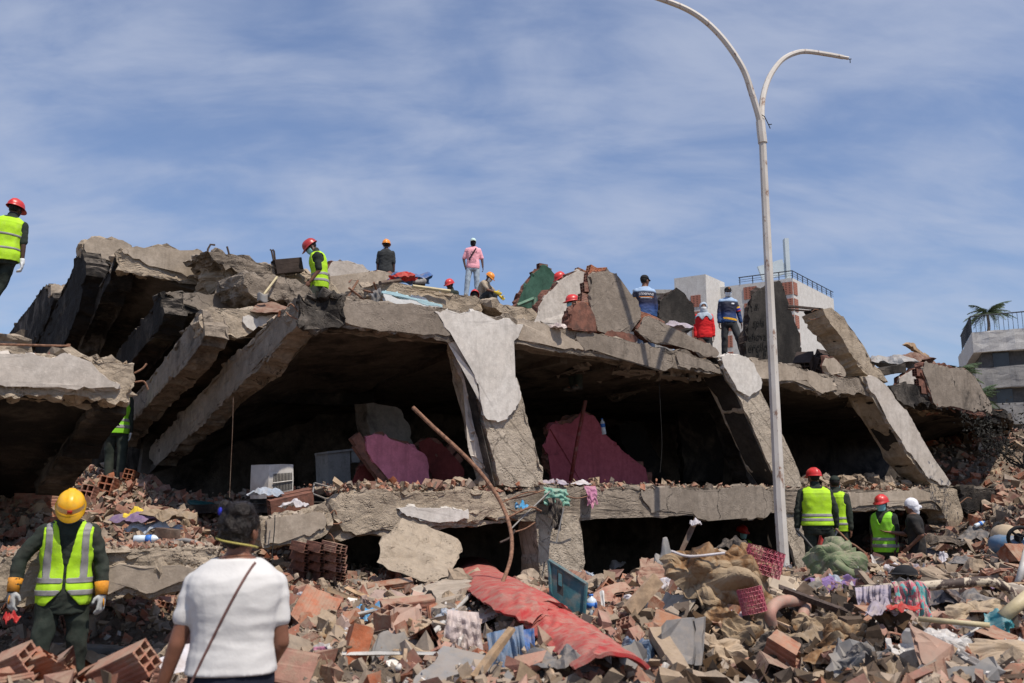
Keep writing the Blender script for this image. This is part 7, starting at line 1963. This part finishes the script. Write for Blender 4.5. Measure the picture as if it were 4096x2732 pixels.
bar('pipe', [hit(4078, 2375) + UP * .1, W(4112, 2190, hit(4078, 2375).y + .2)], .035, 'pvc_white', 'white pipe leaning at the right edge behind the arch', 'pipe', 12, 0)
bar('pipe', [hit(3680, 2565) + UP * .16, hit(3970, 2618) + UP * .2], .020, 'pipe_cream', 'thin cream tube lying above the big white bag', 'pipe', 10, 0)
crumple('cardboard', hit(4040, 2680) + UP * .1, .30, .12, .10, 'card', 'brown torn cardboard in the bottom right corner', 'cardboard', 45, tilt=V((0, -.6, .7)), ridge=.4)
crumple('wool', hit(3040, 2600) + UP * .08, .17, .09, .10, 'foam_cream', 'scorched woolly stuffing in the foreground below the pink pipes', 'stuffing', 46, freq=6)
crumple('cloth', hit(3330, 2660) + UP * .03, .22, .15, .12, 'cloth_burnt', 'burnt brown fabric in the hollow under the pink board', 'cloth', 47)
crumple('cloth', hit(3250, 2590) + UP * .05, .25, .15, .14, 'cloth_tan', 'tan padding slumped below the drain pipes', 'cloth', 48)
crumple('plastic_sheet', hit(1440, 2345) + UP * .03, .20, .10, .07, 'cloth_grey', 'dark grey plastic sheet on the bricks below the toppled wall', 'plastic sheet', 49)
crumple('paper', hit(1440, 2410) + UP * .06, .18, .06, .04, 'cloth_white', 'white and green printed packet above the torn blue bag', 'packet', 50, rz=.2, ridge=.4)
crumple('card_piece', hit(1650, 2440) + UP * .08, .32, .12, .08, 'card', 'flattened brown cardboard above the translucent bag', 'cardboard', 51, ridge=.4)
panel('screed_slab', [hit(1700, 2420) + UP * .18, hit(1860, 2385) + UP * .24, hit(1850, 2450) + UP * .15, hit(1780, 2500) + UP * .13, hit(1700, 2490) + UP * .13], V((0, 0, -.06)), 'plaster_taupe', 'grey topped screed slab left of the red upholstery', 'screed slab', .03, 13)
# bottles
def bottle(c, axis, L, r, label, m='bottle'):
    c, ax = V(c), V(axis).normalized(); root = empty('water_bottle', c); tag(root, label, 'bottle')
    bm = bmesh.new(); tube(bm, [c + ax * L * t for t in (0, .02, .3, .5, .7, .8, .9, .97)], [r * .85, r, r, r * .93, r, r * .9, r * .4, r * .38], 14); obj('body', bm, m, root, True)
    bm = bmesh.new(); tube(bm, [c + ax * L * .45, c + ax * L * .68], r * 1.03, 14); obj('label', bm, 'bottle_label', root, True)
    bm = bmesh.new(); tube(bm, [c + ax * L * .96, c + ax * L * 1.03], r * .45, 10); obj('cap', bm, 'bottle_label', root, True)
bottle(W(2370, 2475, hit(2370, 2480).y), (-.05, 0, 1), .19, .045, 'clear water bottle standing beside the teal cover')
bottle(W(2416, 1738, FP(2410, 1700, 1.98).y), (-.12, 0, 1), .30, .045, 'water bottle standing on the broken edge of the mauve wall')
bottle(W(535, 2165, 9.6) + UP * .02, (.97, .1, .02), .26, .04, 'water bottle lying on the low slab')
bottle(hit(3900, 2115) + UP * .05, (.9, .2, .35), .24, .04, 'bluish bottle on the dark debris right of the slanting column')
# toy machine with steering wheel
d_ = 11.2
ty = empty('toy_car', W(4030, 2230, d_)); tag(ty, 'battered blue and cream toy car with a black steering wheel at the right edge', 'toy car')
bm = bmesh.new(); ellip(bm, W(4060, 2190, d_), (.30, .25, .16), Matrix.Rotation(.25, 3, 'Y')); o = obj('body', bm, 'toy_blue', ty, True)
bm = bmesh.new(); ellip(bm, W(4025, 2150, d_ + .05), (.17, .2, .15), Matrix.Rotation(.5, 3, 'Y')); obj('hood', bm, 'foam_cream', ty, True)
bm = bmesh.new(); ctr = W(4078, 2150, d_ - .25); tube(bm, [ctr + V((.13 * math.cos(a), -.03 * math.sin(a), .115 * math.sin(a))) for a in np.linspace(0, 6.283, 25)], .022, 8); wh = obj('steering_wheel', bm, 'cap_black', ty, True)
bm = bmesh.new(); ellip(bm, ctr + V((0, .02, 0)), (.055, .03, .05)); obj('hub', bm, 'cap_black', wh, True)
for a in (.4, 2.5, 4.7):
    bm = bmesh.new(); tube(bm, [ctr, ctr + V((.12 * math.cos(a), -.02, .11 * math.sin(a)))], .014, 6); obj('spoke', bm, 'cap_black', wh)
for k, (x, y, sx, h_, m_, l) in enumerate([(3780, 2150, .5, .18, 'cloth_black', 'charred black sheet piled below the slanting column'), (3920, 2140, .45, .30, 'cloth_grey', 'dark grey charred heap of cables left of the toy car'), (3720, 2200, .35, .12, 'cloth_navy', 'dark cloth on the crest right of the man in the head wrap')]):
    crumple('charred_sheet', hit(x, y + 30) + UP * .05, sx, .3, h_, m_, l, 'charred sheet', 60 + k)
bar('cable', smoothpath([W(3960, 2150, 12.5), W(3985, 2095, 12.6), W(4010, 2110, 12.6), W(4012, 2160, 12.4)], 5), .022, 'cap_black', 'black hose looping above the toy car', 'hose', 8, 0)
can = empty('jerry_can', W(3295, 2195, 16.2)); tag(can, 'red plastic can seen between the big rescuer\'s legs', 'can'); bm = bmesh.new(); box(bm, W(3297, 2165, 16.2), (.18, .12, .26), (0, .3, .2), .03); obj('body', bm, 'can_red', can); bm = bmesh.new(); tube(bm, smoothpath([W(3290, 2140, 16.2), W(3296, 2130, 16.2), W(3304, 2138, 16.2)], 4), .014, 6); obj('handle', bm, 'can_red', can)
# tools in the hands of the big rescuer
bar('tool_handle', [W(3186, 2118, 15.3), W(3215, 2150, 15.2), W(3290, 2240, 15.0), W(3330, 2290, 14.8)], .022, 'steel_dark', 'dark tool handle held by the big rescuer', 'tool', 8, 0)
bar('pry_bar', [W(3344, 2115, 15.2), W(3400, 2172, 15.0), W(3420, 2182, 14.9), W(3505, 2245, 14.4)], .018, 'rust', 'long rusty pry bar slanting from the big rescuer to the bricks', 'tool', 8, 0)
bar('stake', [hit(3252, 2330), W(3262, 2240, hit(3252, 2330).y)], .016, 'wood', 'thin stick standing in front of the big rescuer', 'stick', 8, 0)
bar('rail_strip', [hit(3640, 2215) + UP * .12, hit(3705, 2200) + UP * .16], .02, 'pvc_white', 'white slats lying at the feet of the man in the head wrap', 'slat', 4, 0)

# ------------------------------------------------------------------ inside the first floor
simple('ac_white', (.50, .47, .43), .12, 6, .6, .1, dirt=.5, dscale=4, dirtcol=(.28, .22, .17))
def ac_unit():
    off = 0.9
    c = FP(1110, 1995, off); root = empty('window_air_conditioner', c); tag(root, 'dented white window air conditioner on the tilted floor', 'air conditioner')
    a, b, c_, d = FP(1077, 1858, off), FP(1172, 1858, off), FP(1175, 1972, off), FP(1070, 1995, off)
    slab('case', [a, b, c_, d], NI * .35 - FD * .12, 'ac_white', root, jag=0, L=.3, amp=.006)
    for k in range(13):
        t = (k + .5) / 13
        p, q = (a.lerp(b, .18 + .76 * t)), (d.lerp(c_, .18 + .76 * t)); bm = bmesh.new()
        tube(bm, [p.lerp(q, .28) + NO * .008, p.lerp(q, .86) + NO * .008], .006, 4); obj('slat', bm, 'steel_dark', root)
    bm = bmesh.new(); tube(bm, [a.lerp(d, .56).lerp(b.lerp(c_, .56), .16) + NO * .014, a.lerp(d, .56).lerp(b.lerp(c_, .56), .96) + NO * .014], .008, 4); obj('cross_bar', bm, 'pvc_white', root)
ac_unit()
wm = empty('washing_machine', FP(1380, 1955, 2.6)); tag(wm, 'grimy white washing machine in the shade beside the pink wall', 'washing machine')
slab('case', poly_f([(1311, 1812), (1400, 1800), (1404, 1950), (1316, 1958)], 2.5), NI * .5, simple('grimy_white', (.30, .29, .28), .15, 5, .6, 0, dirt=.5, dirtcol=(.05, .045, .04)), wm, jag=0, L=.4, amp=.004)
slab('side', poly_f([(1404, 1800), (1448, 1796), (1440, 1850), (1408, 1850)], 2.5), NI * .4, 'grimy_white', wm, jag=0, L=.4, amp=.004)
slab('lid', poly_f([(1309, 1806), (1452, 1790), (1452, 1798), (1309, 1814)], 2.45), NI * .5, 'grimy_white', wm, jag=0, L=.4, amp=0)
bw = empty('brick_wall_piece', FP(1150, 2010, .4)); tag(bw, 'fallen red hollow brick panel in front of the air conditioner', 'wall fragment')
for i in range(3):
    for j in range(2): put('brick', BLOCK_DIM, FP(1120 + i * 42, 2022 - i * 9 - j * 14, .35 + .25 * j), frame_rot(FD + UP * .22, UP) @ Euler((.2, 0, 0)).to_matrix(), 1.0, bw)
fr_ = empty('wire_frame', FP(1300, 1990, .4)); tag(fr_, 'thin bent metal bed frame on the tilted floor edge', 'metal frame')
for a_, b_ in (((1250, 1975), (1258, 1932)), ((1258, 1932), (1345, 1955)), ((1345, 1955), (1338, 1985)), ((1345, 1955), (1480, 1968)), ((1250, 1975), (1330, 2005))):
    bm = bmesh.new(); tube(bm, [FP(*a_, .4), FP(*b_, .45)], .012, 6); obj('bar', bm, 'metal_grey', fr_)
bar('red_pole', [FP(2282, 1925, 1.7), FP(2310, 1760, 1.65), FP(2342, 1602, 1.6)], .035, 'paint_red', 'dull red pole standing in front of the mauve wall', 'pole', 8, 0)
bar('hanging_wire', [FP(933, 1590, .6), FP(930, 1720, .6), FP(924, 1850, .6), FP(918, 1990, .6)], .005, 'wood_dark', 'thin cord hanging in the left room', 'wire', 5, 3)
bar('hanging_wire', [FP(2634, 1460, .3), FP(2642, 1640, .3), FP(2648, 1780, .3), FP(2640, 1890, .3)], .0035, 'wire', 'thin cord hanging in the middle room', 'wire', 5, 3)
bar('hanging_wire', [FP(1100, 2060, -.3), FP(1098, 2120, -.35), FP(1090, 2200, -.35), FP(1088, 2260, -.35)], .007, 'wire', 'dark cord hanging from the broken beam end beside the woman', 'wire', 5, 3)
crumple('cloth', FP(1060, 1988, .5) + UP * .03, .22, .12, .12, 'cloth_sky', 'pale blue cloth on the rubble left of the air conditioner', 'cloth', 70)
crumple('cloth', FP(1180, 2032, .1) + UP * .03, .16, .09, .08, 'cloth_white', 'small white cloth on the broken floor edge', 'cloth', 71)
box_o = bmesh.new(); box(box_o, hit(800, 2065) + UP * .1, (.42, .3, .26), (.2, .1, .5), .02); thing1('storage_box', box_o, simple('box_teal', (.01, .09, .09), .1, 6, .5, 0, dirt=.3), 'dark teal storage box in the shade left of the woman\'s head', 'box')
for k, (x, y, m_, l) in enumerate([(1850, 1925, 'chunk', 'pale rock on the floor edge beside the middle column'), (1930, 1930, 'plaster_white', 'white plaster lump at the foot of the middle column'), (1800, 1945, 'brick', 'flat brick at the foot of the middle column')]):
    o = put('debris_lump', CHUNKS[k], FP(x, y, .25), (k, .3, k * 2), (1.5, 1.3, 1.1)); tag(o, l, 'debris')
for k in range(60):
    r = random.Random(900 + k); x = r.uniform(3210, 3720); p = FP(x, 1955, r.uniform(.1, 1.4)); o = put('concrete_chunk', r.choice(CHUNKS + SLABS), p + UP * r.uniform(0, .22), rq(r), r.uniform(.7, 1.8)); tag(o, 'lump of concrete piled on the floor edge in the right-hand room', 'concrete chunk', 'lumps on the right-hand floor edge')
# clothes caught on the floor edge over the pillar
drape('cloth', FP(2168, 1948, -.12), FP(2262, 1958, -.12), .26, 'cloth_teal', 'sea-green knitted cloth caught on the floor edge over the pillar', 'cloth', 3, .04, 81, taper=1.1)
drape('cloth', FP(2188, 1990, -.2), FP(2240, 1995, -.2), .45, 'cloth_black', 'black trousers hanging under the sea-green cloth', 'trousers', 2, .04, 82, taper=.8)
drape('trousers', FP(2335, 1945, -.08), FP(2380, 1945, -.08), .30, 'cloth_pink', 'pink trousers hanging over the floor edge right of the pillar', 'trousers', 2, .03, 83, taper=.9)
crumple('cloth', FP(2215, 1938, .1), .2, .12, .12, 'cloth_lavender', 'lavender and white clothes heaped on the floor edge', 'clothes', 84)
crumple('cloth', FP(2320, 1938, .1), .2, .1, .08, 'cloth_white', 'white and red clothes strewn beside the pink trousers', 'clothes', 85)
crumple('plastic_bag', FP(2085, 2030, -.15), .09, .07, .10, 'plastic_blue', 'small blue bag caught in the wires left of the pillar', 'plastic bag', 86, n=24)
for k, (pts, r_, m_) in enumerate([([(2020, 2000), (2100, 1985), (2180, 1960)], .012, 'rust'), ([(2010, 2010), (2090, 1975), (2150, 1965)], .01, 'rust'), ([(2040, 2120), (2110, 2050), (2200, 1965)], .012, 'metal_grey'), ([(2050, 2130), (2100, 2115), (2140, 2090)], .012, 'rust'), ([(2030, 2070), (2120, 2030), (2165, 2045)], .016, 'rust'), ([(2000, 2170), (2040, 2150), (2060, 2120)], .016, 'rust_dark'), ([(2255, 2030), (2240, 2100), (2225, 2172)], .011, 'metal_grey'), ([(2265, 1985), (2310, 1993), (2350, 1985)], .01, 'rust')]):
    bar('reinforcing_bar', [FP(x, y, -.18 - .03 * k) for x, y in pts], r_, m_, 'bent steel bar sprouting from the joint above the pillar', 'steel bar', 6, 5, 'bars above the pillar')

# ------------------------------------------------------------------ on the roofs
rl = empty('railing', W(276, 1432, 10.2)); tag(rl, 'rusty pipe railing on the near slab at the left edge', 'railing')
bm = bmesh.new(); tube(bm, [W(-80, 1376, 9.6), W(276, 1384, 10.3)], .013, 8); obj('rail', bm, 'rust', rl); bm = bmesh.new(); tube(bm, [W(274, 1376, 10.3), W(274, 1440, 10.3)], .022, 8); obj('post', bm, 'rust', rl)
sh_ = empty('shovel', W(1046, 1200, 14.2)); tag(sh_, 'dusty shovel with its blade down on the sooty slab', 'shovel')
bm = bmesh.new(); tube(bm, [W(1108, 1108, 14.6), W(1055, 1178, 14.2)], .018, 8); obj('handle', bm, 'pipe_cream', sh_)
def blade(u, v):
    a_ = W(1030 + 40 * u, 1175 + 34 * v, 14.15); return a_ + V((0, -.05 * math.sin(u * 3.14), .02 * math.sin(u * 6.28)))
o = obj('blade', cloth_grid(blade, 10, 6), 'metal_grey', sh_, True); solidify(o, .006)
panel('rust_plate', [W(998, 1245, 14.0), W(1030, 1215, 14.2), W(1085, 1205, 14.3), W(1150, 1228, 14.2), W(1140, 1250, 14.0), W(1060, 1252, 13.9)], V((0, .25, .03)), 'rust_plate', 'folded rusty metal sheet below the shovel', 'metal sheet', .01, 14)
for k, (pts, l) in enumerate([([(825, 1040), (832, 996), (842, 978), (860, 980)], 'hooked bar at the left of the charred skyline slab'), ([(922, 1060), (915, 1012), (908, 986)], 'single bent bar on the charred skyline slab'), ([(1104, 1090), (1098, 1060), (1086, 1002), (1080, 998)], 'tall bent bar left of the stooping rescuer'), ([(1110, 1092), (1103, 1062), (1096, 1004), (1090, 998)], 'second tall bent bar left of the stooping rescuer')]):
    bar('reinforcing_bar', [FP(x, y, 4.7) for x, y in pts], .018, 'rust_dark', l, 'steel bar', 6, 0)
o = put('masonry_block', BLOCK_SOOT, FP(1150, 1066, 4.0), frame_rot(FD + UP * .25, UP), (1.7, 1.4, 1.3)); tag(o, 'blackened hollow block on the skyline left of the stooping rescuer', 'brick')
for k, (a_, b_) in enumerate((((1385, 1200), (1432, 1122)), ((1395, 1152), (1460, 1202)), ((1455, 1162), (1490, 1170)), ((1495, 1130), (1505, 1158)))):
    bar('reinforcing_bar', [FP(*a_, .5), FP(*b_, .6)], .016, 'rust', 'thin rusty bar sticking up behind the long fascia', 'steel bar', 6, 0, 'bars behind the fascia')
crumple('cloth', FP(1640, 1118, 1.6), .35, .2, .14, 'cloth_blue', 'red and blue jacket bundle on the tipped roof slab', 'clothes', 90); crumple('cloth', FP(1612, 1114, 1.5), .22, .14, .13, 'cloth_red', 'red part of the bundle on the tipped roof slab', 'clothes', 91)
so_ = empty('shoe', FP(1680, 1130, 1.4)); tag(so_, 'grey trainer lying on the tipped roof slab', 'shoe')
bm = bmesh.new(); capsule(bm, FP(1662, 1130, 1.4), FP(1692, 1124, 1.4), .045, .06); obj('upper', fuse(bm, .012, 2), 'shoe_grey', so_, True); bm = bmesh.new(); tube(bm, [FP(1655, 1137, 1.36), FP(1698, 1137, 1.36)], .03, 6); obj('sole', bm, 'tee_black', so_)
bar('wood_stick', [FP(1520, 1132, .9), FP(1600, 1122, 1.1)], .035, 'wood_dark', 'dark bar resting on the end of the tipped roof slab', 'timber', 6, 0)
bar('wood_stick', [FP(1650, 1145, .9), FP(1800, 1165, .9)], .03, 'pipe_cream', 'pale tube lying along the tipped roof slab', 'pipe', 6, 0)
drape('cloth', FP(1480, 1172, .85), FP(1520, 1152, .85), .32, 'cloth_grey', 'grey cloth hanging at the end of the tipped roof slab', 'cloth', 2, .03, 92)
crumple('cloth', FP(2715, 1312, .6) + UP * .03, .28, .12, .10, 'cloth_lavender', 'white printed blanket bunched on the parapet left of the hooded person', 'blanket', 93, rz=.3)
crumple('plastic_bag', FP(2232, 1312, -.05), .12, .08, .10, 'bag_pink', 'small pinkish bag on the beam below the pale wall fragment', 'plastic bag', 94, n=24)
for k, (y0, y1) in enumerate(((1222, 1230), (1226, 1234), (1236, 1240))):
    bar('reinforcing_bar', [FP(3150, y0, .9), FP(3210, y0 + 6, .8), FP(3290, y1 + 6, .7)], .02, 'rust_dark', 'steel bars tying the snapped column to the charred wall', 'steel bar', 6, 4, 'bars of the snapped column')
for k, (pts, m_, l) in enumerate([([(3470, 1405), (3540, 1412), (3620, 1440), (3625, 1480), (3560, 1475), (3500, 1450)], 'sheet_grey', 'grey tarpaulin slumped behind the snapped column'), ([(3560, 1445), (3575, 1395), (3660, 1405), (3690, 1440), (3700, 1480), (3620, 1470)], 'rust_plate', 'twisted sheet metal on the right end of the roof')]):
    c_ = FP(*pts[0], 1.6); crumple('metal_sheet', FP(sum(p[0] for p in pts) / 6, sum(p[1] for p in pts) / 6 + 15, 1.6), .75, .4, .32, m_, l, 'metal sheet', 95 + k, ridge=.8)
panel('bent_strip', [FP(3628, 1376, 1.8), FP(3650, 1370, 1.8), FP(3700, 1410, 1.8), FP(3745, 1455, 1.8), FP(3722, 1450, 1.8), FP(3680, 1412, 1.8)], NI * .12, 'wood', 'bent rusty strip rising from the roof debris at the right', 'metal strip', .02, 15)
o = slab('dark_box', poly_f([(3515, 1478), (3620, 1455), (3624, 1490), (3530, 1500)], 1.0), NI * .5, 'soot_black', None, jag=.01, L=.3, amp=.01); tag(o, 'black charred box under the grey tarpaulin', 'box')
for k in range(5):
    r = random.Random(70 + k); o = put('charred_block', BLOCK_SOOT, FP(3215 + 25 * k, 1445 + 10 * (k % 3), 1.2), rq(r), (1.6, 1.6, 1.8)); tag(o, 'charred block heaped at the foot of the charred wall', 'brick', 'charred blocks on the roof')
# on the low slab behind the yellow helmet
for x, y, m_, sx, l, sd in ((555, 2085, 'cloth_purple', .30, 'purple jacket heaped on the low slab', 101), (545, 2070, 'glove_yellow', .16, 'yellow cloth on top of the purple jacket', 102), (610, 2118, 'cloth_sky', .26, 'pale blue cloth on the low slab', 103), (665, 2070, 'cloth_tan', .28, 'tan cloth behind the pale blue one on the low slab', 104)):
    crumple('cloth', W(x, y, 10.3), sx, sx * .55, .12, m_, l, 'cloth', sd)
plank('timber', W(640, 2128, 9.7), W(700, 2135, 9.6), .14, .09, 'wood_dark', 'short dark timber block on the low slab edge', 'timber')
bar('pipe', [W(680, 2170, 9.4), W(740, 2160, 9.4), W(790, 2172, 9.3)], .022, 'metal_grey', 'grey tube lying on the low slab', 'pipe', 10, 0)
for k, (x, y, sc, l) in enumerate(((190, 2035, (2.4, 1, 1), 'long pale hollow block row behind the yellow helmet'), (430, 1980, (1, 1.4, 1.4), 'hollow block with open cells right of the yellow helmet'), (360, 2010, (1.2, 1.2, 1.2), 'dusty hollow block behind the yellow helmet'), (520, 1935, (1, 1, 1), 'hollow block under the hidden rescuer\'s feet'))):
    p_ = hit(x, y); o = put('hollow_block', BLOCK, p_ + UP * .1, frame_rot(V((.1, -1, .1)) if k else V((1, .2, 0)), V((.2, 0, 1))), tuple(1.2 * v for v in sc)); tag(o, l, 'brick')

# ------------------------------------------------------------------ bars sticking out of the broken ends
for k, (x, y, off, dx, dy) in enumerate([(1318, 2060, -.1, 30, -20), (1322, 2095, -.1, 45, 12), (1300, 2130, -.05, 40, 26), (545, 1490, None, 40, -14), (548, 1530, None, 46, 6), (2040, 2040, -.1, 50, 24), (1186, 1240, 0, -34, -30), (1184, 1275, 0, -40, -8), (3845, 2010, 0, 40, -26), (3968, 1640, .1, 44, 10), (3292, 1250, .4, -46, -14), (3270, 1275, .5, -36, 12)]):
    a = FP(x, y, off) if off is not None else W(x, y, 10.1); b = W(x + dx, y + dy, a.y + .05); mid = a.lerp(b, .6) + UP * .02
    bar('reinforcing_bar', [a - (b - a) * .2, mid, b + UP * (.06 if k % 2 else -.06)], .011, 'rust', 'rusty bar end sticking out of broken concrete', 'steel bar', 6, 4, 'bar ends in broken concrete')
for k, (x, y, rx, h_, m_, l) in enumerate([(2900, 2560, .26, .2, 'cloth_burnt', 'scorched brown cover slumped right of the marble panel'), (3020, 2500, .24, .2, 'cloth_tan', 'tan padding hanging below the lower net basket'), (3400, 2600, .22, .14, 'cloth_burnt', 'burnt rag in the dark hollow beside the angle iron'), (3120, 2640, .22, .12, 'cloth_black', 'black scorched cloth behind the ribbed red block'), (2860, 2650, .24, .14, 'card', 'torn brown cardboard beside the concrete stick'), (3280, 2540, .2, .16, 'cloth_burnt', 'singed stuffing under the drain pipe stub'), (3480, 2690, .2, .12, 'cloth_grey', 'grey rag at the foot of the hollow block'), (2560, 2440, .14, .08, 'cloth_white', 'small white paper scrap near the split log'), (1700, 2560, .16, .1, 'card', 'brown paper scrap left of the translucent bag'), (1240, 2420, .14, .1, 'cloth_white', 'white torn packaging at the woman\'s right shoulder'), (2180, 2480, .12, .1, 'cloth_lavender', 'pinkish scrap in front of the teal cover')]):
    crumple('scrap', hit(x, y) + UP * .06, rx, rx * .7, h_, m_, l, 'scrap', 200 + k, tilt=V((0, -.6, .7)), freq=3.5)
rs = random.Random(77)
for k in range(46):
    x, d = rs.uniform(1300, 4150), rs.uniform(5.2, 10.5); X = (x - CX) / FPX * d / .985; p = ground_at(X, d); a = rs.uniform(0, 3.14); L_ = rs.uniform(.25, .8)
    v_ = V((math.cos(a), math.sin(a) * .6, rs.uniform(-.15, .35))).normalized() * L_ * .5
    plank('splinter', p - v_ + UP * .06, p + v_ + UP * .08, rs.uniform(.02, .06), .018, rs.choice(('wood', 'wood', 'wood_dark', 'pvc_white')), 'thin splintered batten ' + zone(x, d), 'batten', rs.uniform(0, 3), 'splintered battens in the rubble')

# ------------------------------------------------------------------ sheets, boards and rags tangled into the heap
simple('lam_brown', (.11, .065, .045), .2, 8, .6, .1, dirt=.5, perobj=.3); simple('lam_cream', (.44, .36, .27), .15, 8, .7, .1, dirt=.5, perobj=.3); simple('lam_grey', (.20, .19, .18), .2, 8, .7, .1, dirt=.5, perobj=.3); simple('lam_pink', (.42, .28, .22), .15, 8, .7, .1, dirt=.4, perobj=.3)
KIND = {'lam_brown': 'dark brown', 'lam_cream': 'cream', 'lam_grey': 'grey', 'lam_pink': 'pinkish'}
rs = random.Random(31)
for k in range(44):
    x, d = rs.uniform(2450, 4200) if k < 32 else rs.uniform(1250, 2100), rs.uniform(5.6, 9.8); X = (x - CX) / FPX * d / .985
    if any((X - a) ** 2 + (d - b) ** 2 < (c * .8) ** 2 for a, b, c in KEEP_OUT): continue
    p = ground_at(X, d); w_, h_ = rs.uniform(.10, .28), rs.uniform(.10, .34); az = rs.uniform(-1.2, 1.2); ti = rs.uniform(.1, 1.1)
    ux = V((math.cos(az), math.sin(az), rs.uniform(-.3, .3))).normalized(); uy = (V((-math.sin(az) * math.cos(ti), math.cos(az) * math.cos(ti), math.sin(ti)))).normalized(); mm = rs.choice(list(KIND))
    o = slab('broken_board', [p - ux * w_ - uy * .08, p + ux * w_ * rs.uniform(.6, 1) - uy * .05, p + ux * w_ + uy * h_ * rs.uniform(.6, 1), p - ux * w_ * rs.uniform(.3, 1) + uy * h_], ux.cross(uy) * rs.uniform(.012, .03), mm, None, jag=.03, step=.05, L=.3, amp=.004, seed=400 + k)
    tag(o, 'broken ' + KIND[mm] + ' board sticking up ' + zone(x, d), 'board', 'broken boards in the rubble')
RAG = {'cloth_grey': 'dark grey', 'cloth_navy': 'navy', 'cloth_tan': 'tan', 'cloth_lavender': 'lavender', 'cloth_white': 'off-white', 'cloth_burnt': 'scorched brown', 'cloth_denim': 'denim blue', 'cloth_pink': 'pink', 'cloth_black': 'black', 'cloth_sky': 'pale blue', 'bag_white': 'whitish plastic', 'card': 'cardboard brown'}
for k in range(60):
    x, d = rs.uniform(1250, 4200), rs.uniform(5.2, 11.5); X = (x - CX) / FPX * d / .985
    if any((X - a) ** 2 + (d - b) ** 2 < (c * .8) ** 2 for a, b, c in KEEP_OUT): continue
    mm = rs.choice(list(RAG)); s_ = rs.uniform(.06, .19)
    o = crumple('rag', ground_at(X, d) + UP * .05, s_, s_ * rs.uniform(.4, .8), s_ * .7, mm, RAG[mm] + ' rag crumpled ' + zone(x, d), 'rag', 500 + k, rz=rs.uniform(0, 3), tilt=V((rs.uniform(-.4, .4), -rs.uniform(0, .8), .7)), n=34, freq=3); o['group'] = 'rags in the rubble'

o = slab('concrete_block', [W(-260, 1370, 12.8), W(-40, 1330, 13.0), W(-10, 1440, 13.0), W(-260, 1480, 12.8)], V((0, 1.2, .1)), 'conc_tan', None, jag=.03, L=.2, amp=.03, seed=640); tag(o, 'broken concrete block under the walking rescuer at the left edge', 'concrete block')
